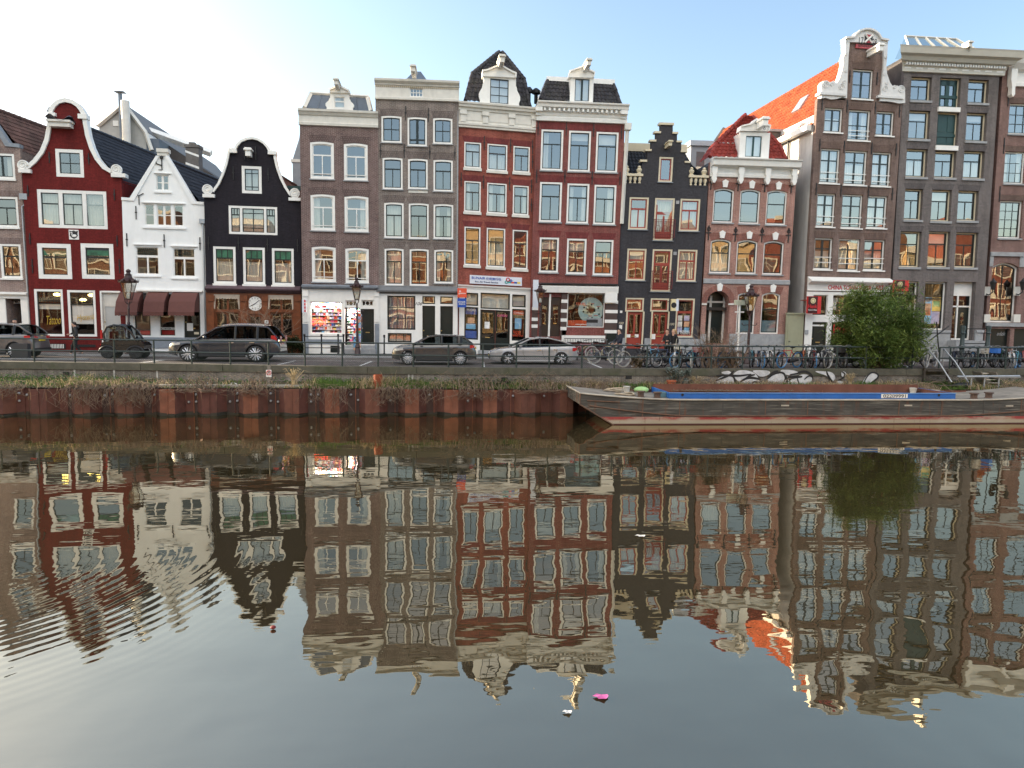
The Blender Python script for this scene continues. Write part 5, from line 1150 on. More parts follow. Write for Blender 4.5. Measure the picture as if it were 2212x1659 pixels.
H.wall([(H.ul, -.3), (H.ur, -.3), (H.ur, hs), (nkr+.1, hs), (ntr, nh), (ntl, nh), (nkl-.1, hs), (H.ul, hs)], B_CH, eaves=(hs-.9, hs-.9), depth=20, sidem=mat('side_wall_render', (.58, .56, .53), .85, var=.12, scale=.7, streak=.45))
CARVE = mat('carved_white_stone', (.70, .70, .69), .6, var=.08, scale=6, dirt=.12)
H.prism('gable_scroll', H.pts('c6', [(652, 690), (655, 560), (672, 535), (700, 530), (730, 548), (762, 532), (788, 560), (812, 520), (835, 450), (850, 380), (845, 340), (865, 280), (866, 190), (905, 190), (893, 330), (888, 450), (880, 690), (840, 680), (790, 695), (740, 700), (690, 685)]), -.14, .3, CARVE)
H.prism('gable_scroll', H.pts('c6', [(1172, 715), (1190, 560), (1202, 420), (1206, 205), (1242, 205), (1236, 330), (1228, 400), (1235, 470), (1262, 550), (1290, 590), (1322, 575), (1345, 588), (1375, 578), (1394, 600), (1396, 730), (1340, 735), (1280, 722), (1220, 715)]), -.14, .3, CARVE)
for x, y, r_ in ((690, 572, .24), (745, 568, .12), (830, 590, .22), (852, 545, .12), (1215, 605, .2), (1230, 555, .1), (1300, 592, .12), (1360, 612, .26), (872, 300, .08), (1222, 330, .08), (868, 450, .09), (1212, 480, .09)): u, h = H.uv('c6', x, y); spiral(H, 'carved_scroll', u, h, r_, -.15, CARVE)
H.pbox('scroll_base', 'c6', 652, 632, 888, 655, -.24, .3, CARVE); H.pbox('scroll_base', 'c6', 1170, 660, 1400, 682, -.24, .3, CARVE)
P = H.pts('c6', [(862, 150), (932, 145), (950, 118), (985, 88), (1030, 74), (1075, 74), (1120, 90), (1155, 118), (1180, 160), (1242, 172), (1242, 205), (868, 190)])
cr = H.prism('gable_crown', P, -.16, .35, CARVE); H.band('crown_moulding', P[:10], .1, -.3, .35, CARVE, cr); 
u0, h0, u1, hh = H.rect('c6', 1033, 128, 1102, 202); em = H.box('emblem', u0, u1, h0, hh, -.19, -.15, IRON, cr)
b = H.mb(); uc, hcx = (u0+u1)/2, (h0+hh)/2
b.mi = 0
for t in ((-1, 1), (1, 1)):
    pass
X = [H.prism('emblem', [(uc+sx*.01, hcx), (uc-(u1-u0)*.5, hcx+sx*(hh-h0)*.5), (uc+(u1-u0)*.5, hcx+sx*(hh-h0)*.5)], -.2, -.19, mat('emblem_red', (.3, .02, .03), .5), cr) for sx in (-1, 1)]
for sx in (-1, 1): b.tube([(uc-(u1-u0)*.48, -.205, hcx-sx*(hh-h0)*.48), (uc+(u1-u0)*.48, -.205, hcx+sx*(hh-h0)*.48)], .055, 4)
b.build('emblem_cross', WHITE, cr)
for s_, l_, r_, t_, b_ in (('17', 984, 1024, 165, 195), ('28', 1102, 1140, 178, 208)): u0, h0, u1, hh = H.rect('c6', l_, t_, r_, b_); letter(cr, s_, (u0+u1)/2, (h0+hh)/2, -.165, IRON, u1-u0, .4, xf=H.xf)
bn = H.pbox('name_band', 'c6', 972, 207, 1155, 242, -.09, .02, mat('faded_red_band', (.42, .07, .08), .6), cr); u0, h0, u1, hh = H.rect('c6', 985, 212, 1150, 240); letter(cr, 'IJSSELSTYN', (u0+u1)/2, (h0+hh)/2, -.1, IRON, u1-u0, hh-h0, xf=H.xf)
H.hoist('c6', 1085, 300, 1.2, WHITE, 0, .3)
H.anchors('c6', [(915, 490), (1158, 510), (670, 735), (892, 755), (1142, 770), (1357, 800), (648, 1100), (866, 1115), (1110, 1130), (1327, 1140), (617, 1490), (837, 1505), (1080, 1518), (1293, 1535)], .75)
# roof behind the gable, its sunny slope to the left
he = H.uv('c6', 615, 935, .3)[1]; apx = H.uv('c6', 855, 330, .5)
b = H.mb(); ua, ha = (nkl+nkr)/2, H.uv('c6', 845, 350, .3)[1]+.9
patch(b, (H.ul-.15, 20, he), (H.ul-.15, .3, he), (ua, .3, ha), (ua, 20, ha), .30, .36, .07, .06); patch(b, (H.ur+.05, .3, he), (H.ur+.05, 20, he), (ua, 20, ha), (ua, .3, ha), .30, .36, .07, .06); b.build('roof', T_OR, H.root, auto=50)
b = H.mb(); b.box(H.ul-.45, H.ul-.12, .3, 20, he-.25, he+.1); b.build('gutter', WHITE, H.root)
b = H.mb(); b.tube([(ua, 20, ha+.1), (H.ul-.2, 20, he+.1)], .16, 4); b.build('verge', ROOFSIDE, H.root)
for w_, t_ in ((4, .42), (9, .3), (13, .62)):
    q0 = Vector((H.ul-.15, 0, he)).lerp(Vector((ua, 0, ha)), t_); q1 = Vector((H.ul-.15, 0, he)).lerp(Vector((ua, 0, ha)), t_+.2); nn = Vector((-(ha-he), 0, ua-H.ul)).normalized()*.16
    b = H.mb(); b.add([tuple(q0+nn+Vector((0, w_, 0))), tuple(q0+nn+Vector((0, w_+1, 0))), tuple(q1+nn+Vector((0, w_+1, 0))), tuple(q1+nn+Vector((0, w_, 0))), tuple(q0+Vector((0, w_, 0))), tuple(q0+Vector((0, w_+1, 0))), tuple(q1+Vector((0, w_+1, 0))), tuple(q1+Vector((0, w_, 0)))], [(0, 1, 2, 3), (0, 4, 5, 1), (1, 5, 6, 2), (2, 6, 7, 3), (3, 7, 4, 0)]); b.build('roof_window', STEEL, H.root)
b = H.mb(); b.tube([(H.ul-.1, 3, he-.2), (H.ul-.1, 3, 2.6)], .06, 8); b.build('drainpipe', IRON, H.root)
HOUSES.append(H); CHINA = H

# --- dark grey warehouse front
H = House('brick_house', 'tall anthracite brick house with green loft doors and a broad cream cornice', Y1+.05, ('c7', 385, 1100), ('c7', 1368, 1100), -.01, -.005)
wk = dict(fr=CREAM, tf=.09, ts=.05, rec=.22, sill=STONE, sillh=.14, lint=L_DG, lh=.36)
W_ = [('c7', 487, 577, 700, 822), ('c7', 1080, 605, 1291, 848), ('c7', 465, 925, 682, 1222), ('c7', 1060, 948, 1271, 1243), ('c7', 438, 1322, 656, 1615), ('c7', 735, 1347, 952, 1622), ('c7', 1032, 1345, 1246, 1630),
      ('f', 1954, 408, 1993, 475), ('f', 2012, 410, 2055, 478), ('f', 2069, 412, 2113, 477), ('f', 1944, 500, 1989, 577), ('f', 2005, 500, 2051, 577), ('f', 2064, 502, 2112, 578)]
for i, w_ in enumerate(W_): H.win(*w_, 'T', cur=(None, None, ('blind', .25), ('blind', .22), 'low', None, 'low', None, ('blind', .3), None, None, ('blind', .3), None)[i], **wk)
for t_, b_, l_, r_, gz in ((585, 888, 783, 1000, True), (942, 1288, 758, 978, False)):
    u0, h0, u1, h1 = H.rect('c7', l_, t_, r_, b_)
    H.win('c7', 0, 0, 0, 0, '1', rects=(u0, h0, u1, h1), rec=.22, fr=CREAM, sa=DGREEN, tf=.07, ts=.06)
    b = H.mb()
    if not gz:
        b.box(u0+.1, u1-.1, .255, .28, h0+.1, h1-.1)
        for k in (0, 1): b.box(u0+.2+k*(u1-u0)*.45, u0+.2+k*(u1-u0)*.45+.5, .235, .26, h0+.9, h1-.25); b.box(u0+.2+k*(u1-u0)*.45, u0+.2+k*(u1-u0)*.45+.5, .235, .26, h0+.2, h0+.55)
    else:
        for a, b2 in ((0, .16), (.40, .60), (.84, 1)): b.box(u0+.08+(u1-u0-.16)*a, u0+.08+(u1-u0-.16)*b2, .245, .28, h0+.1, h1-.1)
        b.box(u0+.08, u1-.08, .245, .28, h1-.4, h1-.1)
    b.box(u0+.05, u1-.05, .2, .24, h0+.58, h0+.76); b.build('loft_door', DGREEN, H.root)
    H.pbox('loft_sill', 'c7', l_-8, b_, r_+2, b_+48, -.14, .1, WHITE)
q1 = H.rect('d8', 415, 520, 686, 1118); q2 = H.rect('d8', 160, 515, 332, 1110); q3 = H.rect('d8', 770, 520, 1042, 1245)
w_, _ = H.win('d8', 0, 0, 0, 0, 'TH', rects=q1, rec=.2, fr=WHITE, tf=.09, gl=GLASSC); H.win('d8', 0, 0, 0, 0, 'TH', rects=q2, rec=.2, fr=WHITE, tf=.09, gl=GLASSC)
for nm, l_, t_, r_, b_ in (('sky', 425, 715, 510, 1040), ('yellow', 515, 715, 625, 885), ('lilac', 505, 890, 605, 1040)): H.pbox('poster', 'd8', l_, t_, r_, b_, .36, .37, POS[nm])
for nm, l_, t_, r_, b_ in (('sand', 428, 790, 500, 940), ('orange', 440, 850, 495, 930), ('green', 530, 760, 610, 830)): H.pbox('poster_picture', 'd8', l_, t_, r_, b_, .35, .358, POS[nm])
for x, y in ((470, 745), (582, 733)): u, h = H.uv('d8', x, y); letter(H.root, 'WANTED', u, h, .345, IRON, .72, .22, xf=H.xf)
H.win('d8', 0, 0, 0, 0, '1', rects=q3, rec=.35, fr=WHITE, tf=.10, gl=GLASSD)
u0, h0, u1, h1 = q3; H.box('overlight_panel', u0+.1, u1-.1, h1-.9, h1-.1, .36, .4, WHITE); b = H.mb(); hh = h0+(h1-h0)*.58
b.box(u0+.1, u1-.1, .36, .44, hh-.05, hh+.05); b.box(u0+.3+.25, u0+.3+.35, .36, .44, h0, h1-.9); b.build('door_frame', WHITE, H.root)
b = H.mb(); b.box(u0+.66, u1-.12, .40, .45, h0, hh-.06); dd = b.build('door', BLACKG, H.root); H.mb().box(u0+.85, u1-.45, .385, .399, h0+1.0, hh-.4).build('pane', GLASSD, dd)
hc = H.uv('c7', 890, 545)[1]; ht = H.uv('c7', 950, 272, -.9)[1]
H.wall([(H.ul, -.3), (H.ur, -.3), (H.ur, ht-.3), (H.ul, ht-.3)], B_DG, depth=14, sidem=ROOFSIDE)
H.cornice('cornice', H.ul-.1, H.ur+.12, [(hc-.02, -.06), (hc, -.14), (hc+.35, -.17), (hc+.4, -.24), (hc+.46, -.1), (ht-1.0, -.1), (ht-.95, -.2), (ht-.75, -.24), (ht-.7, -.5), (ht-.5, -.62), (ht-.4, -.85), (ht-.1, -.95), (ht, -1.0), (ht+.02, .2)], mat('cream_cornice_paint', (.62, .60, .53), .5, var=.05, streak=.1), ret=.9)
b = H.mb(); n = 38
for i in range(n): x = H.ul-.15+(H.ur-H.ul+.3)*(i+.2)/n; b.box(x, x+(H.ur-H.ul)/n*.6, -.36, -.18, ht-.92, ht-.76)
b.build('dentil_moulding', WHITE, H.root)
for i in range(9):
    x = H.ul+.12+(H.ur-H.ul-.24)*i/8; b = H.mb()
    for k in (-1, 0, 1): b.box(x+k*.12-.045, x+k*.12+.045, -.15, -.09, hc+.55, ht-1.02)
    b.box(x-.22, x+.22, -.17, -.09, ht-1.1, ht-1.0); b.build('triglyph', WHITE, H.root)
H.box('roof', H.ul, H.ur, ht-.45, ht-.3, .25, 14, LEAD)
H.hoist('c7', 1045, 272, .5, WHITE2, -.7, .24)
A = H.pts('c7', [(480, 222), (1250, 262), (1095, 185), (558, 152)], 3.0); b = H.mb()
b.add([(A[0][0], 3, A[0][1]-.5), (A[1][0], 3, A[1][1]-.5), (A[2][0], 4.4, A[2][1]+.5), (A[3][0], 4.4, A[3][1]+.5), (A[0][0], 4.6, A[0][1]-.5), (A[1][0], 4.6, A[1][1]-.5)], [(0, 1, 2, 3), (5, 4, 3, 2)]); rl = b.build('roof_light', glass('roof_glass', .3), H.root)
b = H.mb()
for k in range(6): t_ = k/5; q0 = Vector((A[0][0]+(A[1][0]-A[0][0])*t_, 2.97, A[0][1]-.5)); q1 = Vector((A[3][0]+(A[2][0]-A[3][0])*t_, 4.37, A[3][1]+.5)); b.tube([q0, q1], .07, 4)
b.tube([(A[3][0], 4.37, A[3][1]+.52), (A[2][0], 4.37, A[2][1]+.52)], .07, 4); b.build('glazing_bar', WHITE2, rl)
H.cornice('stone_plinth', H.uv('d8', 340, 1200)[0], u0-.15, [(-.1, -.12), (H.uv('d8', 560, 1165)[1], -.12), (H.uv('d8', 560, 1150)[1], -.2), (H.uv('d8', 560, 1122)[1], -.2)], STONE)
H.cornice('stone_plinth', u1+.1, H.ur, [(-.1, -.12), (H.uv('d8', 1050, 1160)[1], -.12), (H.uv('d8', 1050, 1150)[1], -.2), (H.uv('d8', 1050, 1118)[1], -.2)], STONE)
H.box('stoop', u0-.3, u1+.4, -.1, h0-.02, -.9, .3, STONE); H.box('stoop', u0-.4, u1+.5, -.1, h0-.35, -1.3, -.9, STONE)
HOUSES.append(H); DARKG = H

# --- last house, cut by the right edge
H = House('brick_house', 'russet brick house with arched ground floor windows at the far right edge', Y1+.1, ('c8', 205, 800), ('c8', 900, 800), -.02, -.005)
for c_, l_, t_, r_, b_ in (('c8', 298, 390, 415, 630), ('c8', 262, 765, 425, 1015), ('c8', 222, 1146, 400, 1440)):
    w_ = H.win(c_, l_, t_, r_+ (85 if c_ == 'c8' and r_ == 415 else 0), b_, ('g', 3, 3) if b_ < 1400 else ('g', 3, 4), tf=.09, rec=.15, sill=STONE, lint=L_CH, cur='sides' if b_ == 1015 else None)
    H.win(c_, l_+250, t_, r_+335, b_, ('g', 3, 3), tf=.09, rec=.15, sill=STONE)
hs_ = H.rect('d8', 1245, 282, 1575, 1025)
H.win('d8', 0, 0, 0, 0, [('g', 2, 1)], rects=hs_, arch=.3, rec=.2, tf=.1); H.win('d8', 0, 0, 0, 0, ('g', 2, 1), rects=(hs_[0]+3.05, hs_[1], hs_[2]+3.05, hs_[3]), arch=.3, rec=.2, tf=.1)
for x in (1370, 1660): u0, h0, u1, h1 = H.rect('d8', x-130, 1105, x+110, 1420); H.holes.append((arcshape(u0, .02, u1, h1), .3)); H.box('cellar_door', u0, u1, .02, h1, .25, .3, BLACKG)
u, h = H.uv('d8', 1380, 1165, .2); letter(H.root, 'adzk', u, h, .24, STONE, .6, .25, xf=H.xf, shear=.3)
hc = H.uv('c8', 345, 260)[1]; ht = H.uv('c8', 395, 35, -.6)[1]
H.wall([(H.ul, -.3), (H.ur, -.3), (H.ur, ht-.2), (H.ul, ht-.2)], B_END, depth=13, sidem=mat('mossy_side_wall', (.10, .085, .06), .95, var=.5, scale=5, bump=.3))
H.cornice('cornice', H.ul+.35, H.ur, [(hc-.02, -.06), (hc, -.14), (hc+.2, -.15), (hc+.24, -.08), (ht-.7, -.08), (ht-.6, -.35), (ht-.3, -.6), (ht, -.7), (ht+.02, .2)], WHITE)
for k in range(2): u = H.uv('c8', 305, 180)[0]+k*3.0; H.prism('console', [(u-.2, ht-.6), (u-.2, hc+.3), (u-.1, hc-.2), (u-.12, hc-.6), (u, hc-.75), (u+.12, hc-.6), (u+.1, hc-.2), (u+.2, hc+.3), (u+.2, ht-.6)], -.4, -.05, WHITE)
H.flatroof(ht-.2)
for c_, t_, b_, w_ in (('d8', 150, 200, -.12), ('d8', 200, 330, -.05), ('d8', 1030, 1075, -.14)): h0 = H.uv(c_, 1300, b_)[1]; h1 = H.uv(c_, 1300, t_)[1]; sb_ = H.holes; front(H, 'stone_band', (H.ul-.02, h0, H.ur, h1), [hs_[:4]+(.3,), (hs_[0]+3.05, hs_[1], hs_[2]+3.05, hs_[3], .3)] if t_ == 200 and False else [], STONE, w_) if t_ != 200 else [H.box('stone_band', a_, b2_, h0, h1, -.06, 0, STONE) for a_, b2_ in ((H.ul-.02, hs_[0]), (hs_[2], hs_[0]+3.05), (hs_[2]+3.05, H.ur))]
for t_, b_ in ((580, 690), (925, 1025)):
    for l_, r_ in ((1175, 1240), (1545, 1615)): H.pbox('stone_block', 'd8', l_-10, t_, r_, b_, -.08, .0, WHITE2)
H.anchors('c8', [(292, 350), (258, 720), (224, 1095)], 1.0)
for x in (1270, 1640):
    u, h = H.uv('d8', x, 600, -.4); b = H.mb(); b.tube([(u-.15, 0, h-.35), (u-.15, -.3, h-.42), (u, -.42, h-.25), (u, -.42, h-.1)], .04, 6); b.lathe([(.10, h-.1), (.2, h+.35), (.24, h+.37), (.08, h+.55), (.03, h+.65)], (u, -.42, 0), 6); b.build('wall_lantern', IRON, H.root)
HOUSES.append(H)

# ------------------------------------------------------------------ houses farther back
def back_house(name, label, l, r, base, Y, wallm, roofm, c='c1', eave=None, apex=None, depth=10, group='houses behind the quay row'):
    pl, pr = on_y(c, *l, Y), on_y(c, *r, Y); pa = on_y(c, *apex, Y)
    o = empty(name, (pl.x, Y, 0), 0, label, 'house', group)
    Wd = pr.x-pl.x; b = MB(); hl, hr, ax, ah = pl.z, pr.z, pa.x-pl.x, pa.z
    b.prism([(0, -1), (Wd, -1), (Wd, hr), (ax, ah), (0, hl)], 0, depth); b.build('wall', wallm, o)
    return o, Wd, hl, hr, ax, ah
o, Wd, hl, hr, ax, ah = back_house('gabled_house', 'pale grey rendered house rising behind the black tiled roof', (880, 410), (1300, 470), 0, 58, mat('pale_grey_render', (.42, .42, .40), .85, var=.08, streak=.2), SLATE, apex=(1110, 225), depth=22)
b = MB(); b.add([(ax, -.1, ah+.1), (Wd+.2, -.1, hr), (Wd+.2, 22, hr), (ax, 22, ah+.1)], [(0, 1, 2, 3)]); b.add([(ax, -.1, ah+.1), (ax, 22, ah+.1), (-.2, 22, hl), (-.2, -.1, hl)], [(0, 1, 2, 3)]); b.build('roof', mat('zinc_roof', hexc('6d6a68'), .6, var=.1), o)
b = MB(); b.tube([(ax, -.15, ah+.05), (Wd, -.15, hr), (Wd+.4, -.15, hr-1.3)], .16, 4); b.tube([(ax, -.15, ah+.05), (0, -.15, hl)], .14, 4); b.build('verge', WHITE2, o)
b = MB(); b.box(Wd, Wd+.2, -.1, 22, hr-.45, hr-.05); b.build('fascia', WHITE, o)
b = MB(); b.box(Wd-.02, Wd+.9, 0, 22, 0, hr-.4); b.build('side_annex', SLATE, o)
q = on_y('c1', 1062, 120, 57.5); b = MB(); b.tube([(q.x-o.location.x, -.4, 5), (q.x-o.location.x, -.4, q.z)], .15, 8); b.box(q.x-o.location.x-.35, q.x-o.location.x+.35, -.7, -.1, q.z+.1, q.z+.14); b.build('flue', LEAD, o)
q = on_y('c1', 1118, 190, 57.5); b = MB(); b.tube([(q.x-o.location.x, -.6, 5), (q.x-o.location.x, -.6, q.z)], .3, 12); b.build('flue', WHITE2, o, auto=40)
q = on_y('c1', 1025, 383, 57.9); MB().box(q.x-o.location.x-.2, q.x-o.location.x+.2, -.05, .05, q.z-.2, q.z+.2).build('window', WHITE, o)
q = on_y('c1', 1705, 585, 52); ch = empty('chimney', (q.x, 52, 0), 0, 'grey brick chimney with white bands behind the black roof', 'chimney'); b = MB(); b.box(-.43, .43, 0, .8, 3, q.z-.1); b.box(-.48, .48, -.06, .86, q.z-.1, q.z+.1); b.box(-.25, .12, .2, .6, q.z+.1, q.z+.3); b.build('shaft', mat('grey_chimney_brick', hexc('6a6663'), .9, var=.2, scale=3), ch)
b = MB()
for z0 in (-.7, -1.5, -2.3): b.add([(-.44, -.012, q.z+z0+.25), (.44, -.012, q.z+z0-.05), (.44, -.012, q.z+z0+.1), (-.44, -.012, q.z+z0+.4)], [(0, 1, 2, 3)])
b.build('white_band', WHITE, ch)
o, Wd, hl, hr, ax, ah = back_house('flat_house', 'dark slate roofed house behind the white pointed gable', (1300, 560), (1890, 840), 0, 60, mat('dark_slate_wall', hexc('4b4644'), .8, var=.15), SLATE, apex=(1330, 470), depth=18)
b = MB(); b.tube([(ax, -.2, ah+.1), (Wd, -.2, hr+1.6)], .3, 4); b.build('roof_trim', WHITE, o)
o, Wd, hl, hr, ax, ah = back_house('flat_house', 'grey house end rising between the black gable and the brown house', (940, 710), (1006, 470), 0, 52, mat('grey_render', hexc('8d939a'), .8, var=.1), LEAD, c='c2', apex=(1000, 520), depth=8)
MB().box(-.1, Wd, -.05, 8, hl-.15, hl+.05).build('roof_edge', WHITE2, o)
q0, q1 = on_y('c5', 690, 440, 50), on_y('c5', 860, 400, 50); o = empty('roof_extension', (q0.x, 50, 0), 0, 'grey clad roof extension between the slate gable and the red mansard', 'roof extension', 'houses behind the quay row')
MB().box(0, q1.x-q0.x+1.5, 0, 6, 2, q1.z).build('wall', mat('grey_cladding', hexc('8a9098'), .6, var=.05), o); MB().box(-.1, q1.x-q0.x+1.6, -.15, 6.1, q1.z, q1.z+.35).build('roof', STEEL, o)
MB().box(.4, 1.0, -.02, .05, q1.z-2.6, q1.z-.4).build('window', GLASS, o)
q = on_y('c5', 1450, 270, 47.5); ch = empty('chimney', (q.x, 47.5, 0), 0, 'dark plastered chimney beside the orange roof', 'chimney'); MB().box(-.7, .8, 0, 1.1, 5, q.z).build('shaft', mat('dark_plaster', hexc('57524e'), .9, var=.25), ch); MB().box(-.8, .9, -.1, 1.2, q.z, q.z+.15).build('cap', STONE, ch)

# green gate and wall in the gap beside the brown house
GATE = mat('pale_green_boards', hexc('9a9a80'), .6, var=.06, streak=.15)
q0, q1 = on_y('d6', 958, 700, 43.2), on_y('d6', 1138, 700, 43.2); zt = on_y('d6', 1050, 478, 43.2).z
o = empty('side_gate', (q0.x, 43.2, 0), 0, 'pale green wooden gate closing the alley beside the white shopfront', 'gate'); wd = q1.x-q0.x
MB().box(0, wd, 0, .1, 0, zt).build('board_panel', GATE, o); MB().box(-.02, wd+.02, -.06, .12, zt-.1, zt).build('cap', GATE, o)
MB().box(wd*.1, wd*.82, -.03, 0, .1, zt*.76).build('door', GATE, o); MB().tube([(wd*.15, -.07, 1.1), (wd*.24, -.07, 1.1)], .02, 6).build('handle', IRON, o)
# ------------------------------------------------------------------ street, quay, ledge
QP = [(-90, 38), (-30, 35.9), (-20.7, 35.5), (-13.2, 34.75), (-6, 33.5), (.5, 33.05), (7.4, 32.85), (14, 33.0), (25, 33.8), (32, 34.3), (90, 38)]
def Yq(X):
    for (x0, y0), (x1, y1) in zip(QP, QP[1:]):
        if X <= x1:
            t = (X-x0)/(x1-x0); return y0+(y1-y0)*t
    return QP[-1][1]
def at_quay(c, x, y=None, off=.2):
    """world X of a picture column on the line of the quay edge"""
    X = 0
    for _ in range(8): X = on_y(c, x, 1300 if y is None else y, Yq(X)+off).x
    return X
XS = [-90, -60, -40] + [-30 + i*.75 for i in range(84)] + [34, 45, 60, 90]
PAVE = brick('clinker_paving', hexc('726a68'), hexc('645d5c'), hexc('565250'), bw=.21, bh=.08, ms=.008, stain=.2)
def pave(name, c1, c2, mo, bw, bh):
    m = brick(name, c1, c2, mo, bw, bh, .008, .25, .3)
    nt_ = m.node_tree; cb = [n for n in nt_.nodes if n.type == 'COMBXYZ'][0]; sx = [n for n in nt_.nodes if n.type == 'SEPXYZ'][0]
    for l in list(cb.inputs[0].links) + list(cb.inputs[1].links): nt_.links.remove(l)
    nt_.links.new(sx.outputs[0], cb.inputs[0]); nt_.links.new(sx.outputs[1], cb.inputs[1]); return m
PAVE = pave('clinker_paving', hexc('6e6663'), hexc('615a58'), hexc('4c4846'), .21, .08)
SLAB = pave('pavement_slabs', hexc('7a7674'), hexc('6c6866'), hexc('545150'), .3, .3)
b = MB(); n = len(XS)
b.add([(x, Yq(x)+.45, 0) for x in XS] + [(x, 41.3, 0) for x in XS], [(i, i+1, n+i+1, n+i) for i in range(n-1)]); tag(b.build('street', PAVE), kind='structure')
b = MB(); b.box(-90, 90, 41.15, 41.3, -.1, .1); tag(b.build('kerb', STONE), kind='structure')
b = MB(); b.quad((-90, 41.3, .09), (90, 41.3, .09), (90, 46.5, .09), (-90, 46.5, .09)); tag(b.build('pavement', SLAB), kind='structure')
b = MB(); b.quad((-400, 46.5, .02), (400, 46.5, .02), (400, 600, .02), (-400, 600, .02)); b.quad((-400, 30, -3), (400, 30, -3), (400, 46, -3), (-400, 46, -3)); tag(b.build('ground', mat('yard_ground', (.1, .095, .09), .95)), kind='structure')
LINE = mat('worn_road_paint', (.60, .60, .58), .8, var=.25, scale=6, dirt=.35)
b = MB()
b.quad((-30, 38.55, .004), (7, 37.6, .004), (7, 37.72, .004), (-30, 38.67, .004)); b.quad((9, 37.55, .004), (26, 38.4, .004), (26, 38.52, .004), (9, 37.67, .004))
for c_, x, y in (('d1', 1600, 1250), ('d2', 110, 1250), ('d3', 60, 1230), ('d3', 760, 1265), ('d4', 430, 1290), ('d5', 20, 1240)):
    p_ = on_z(c_, x, y, 0); b.quad((p_.x-.06, Yq(p_.x)+.9, .005), (p_.x+.06, Yq(p_.x)+.9, .005), (p_.x+.26, 37.9, .005), (p_.x+.14, 37.9, .005))
tag(b.build('road_markings', LINE), kind='structure')
# quay wall: coping stones on old brick
qw = empty('quay_wall', (0, 33, 0), 0, 'old brick quay wall with mossy coping stones and white and black graffiti', 'quay wall')
MOSS = mat('mossy_coping', hexc('6d6b62'), .9, var=.25, scale=2.2, bump=.2, dirt=.5)
def mossy(name, col, moss=(.045, .06, .02), lo=.52):
    m = mat(name, col, .92, var=.22, scale=3.5, bump=.25, dirt=.35); nt_ = m.node_tree; bs = nt_.nodes['Principled BSDF']; old = bs.inputs['Base Color'].links[0].from_socket
    no = N(nt_.nodes, 'ShaderNodeTexNoise', Scale=.45, Detail=7, Roughness=.7); tc = N(nt_.nodes, 'ShaderNodeTexCoord'); nt_.links.new(tc.outputs['Object'], no.inputs['Vector'])
    mr = N(nt_.nodes, 'ShaderNodeMapRange'); mr.inputs[1].default_value = lo; mr.inputs[2].default_value = lo+.16; mr.inputs[4].default_value = .75; nt_.links.new(no.outputs[0], mr.inputs[0])
    mx = N(nt_.nodes, 'ShaderNodeMix', data_type='RGBA'); mx.inputs[7].default_value = rgb(moss); nt_.links.new(mr.outputs[0], mx.inputs[0]); nt_.links.new(old, mx.inputs[6]); nt_.links.new(mx.outputs[2], bs.inputs['Base Color']); return m
COP = mossy('mossy_coping_stone', hexc('5a584d'))
x = -30.0; random.seed(5)
while x < 33:
    L = random.uniform(1.7, 2.6); b = MB(); x1 = x+L-.015; d = random.uniform(-.012, .012)
    P = [(x, Yq(x)+d-33), (x1, Yq(x1)+d-33), (x1, Yq(x1)+.5-33), (x, Yq(x)+.5-33)]
    b.add([(p_[0], p_[1], .03) for p_ in P] + [(p_[0], p_[1], -.30) for p_ in P], [(0, 1, 2, 3), (4, 5, 1, 0), (5, 6, 2, 1), (6, 7, 3, 2), (7, 4, 0, 3)]); b.build('coping_stone', COP, qw); x += L
QB = brick('old_quay_brick', hexc('77716a'), hexc('645f58'), hexc('979188'), .2, .055, .009, .45, .5)
nt_ = QB.node_tree
b = MB(); b.add([(x, Yq(x)+.05-33, -.28) for x in XS] + [(x, Yq(x)+.05-33, -1.4) for x in XS], [(i, n+i, n+i+1, i+1) for i in range(n-1)]); b.build('brickwork', QB, qw)
for c_, x, y in (('q1', 550, 120), ('b1', 715, 75), ('q2', 1793, 150)):
    X = at_quay(c_, x, y, .05); z = on_y(c_, x, y, Yq(X)).z; b = MB(); b.box(X-.15, X+.15, Yq(X)-33+.03, Yq(X)-33+.06, z-.12, z+.12); b.build('drain_hole', IRON, qw)
for c_, x in (('q1', 622), ('q1', 1305), ('q2', 1072), ('q2', 1100), ('q1', 950)):
    X = at_quay(c_, x, 130, .05); b = MB(); b.box(X-.04, X+.04, Yq(X)-33+.02, Yq(X)-33+.05, -.75, -.3); b.build('lime_streak', mat('lime_stain', (.42, .41, .38), .9, var=.3, scale=8), qw)
# graffiti, painted across coping and brick
def wallpts(c, P, off=.0):
    out = []
    for x, y in P:
        X = at_quay(c, x, y, .0); Y = Yq(X); q = on_y(c, x, y, Y-.02-off); out.append((q.x, Y-.022-off-33, q.z))
    return out
GW = mat('white_graffiti_paint', (.58, .59, .60), .7, var=.2, scale=4, dirt=.45); GK = mat('black_graffiti_paint', (.012, .012, .013), .6)
def chai(P, closed=False):
    for _ in range(2):
        L_ = list(zip(P, P[1:]+P[:1])) if closed else list(zip(P, P[1:])); o_ = [] if closed else [P[0]]
        for a, c_ in L_: o_ += [(a[0]*.75+c_[0]*.25, a[1]*.75+c_[1]*.25), (a[0]*.25+c_[0]*.75, a[1]*.25+c_[1]*.75)]
        P = o_ if closed else o_+[P[-1]]
    return P
def blob(P, c='d6'):
    q = wallpts(c, chai(P, True)); f2 = [(p_[0], p_[2]) for p_ in q]; b = MB(); b.add(q, [fix(t, f2) for t in tessellate_polygon([[Vector((p_[0], p_[2], 0)) for p_ in q]])]); b.build('graffiti_fill', GW, qw)
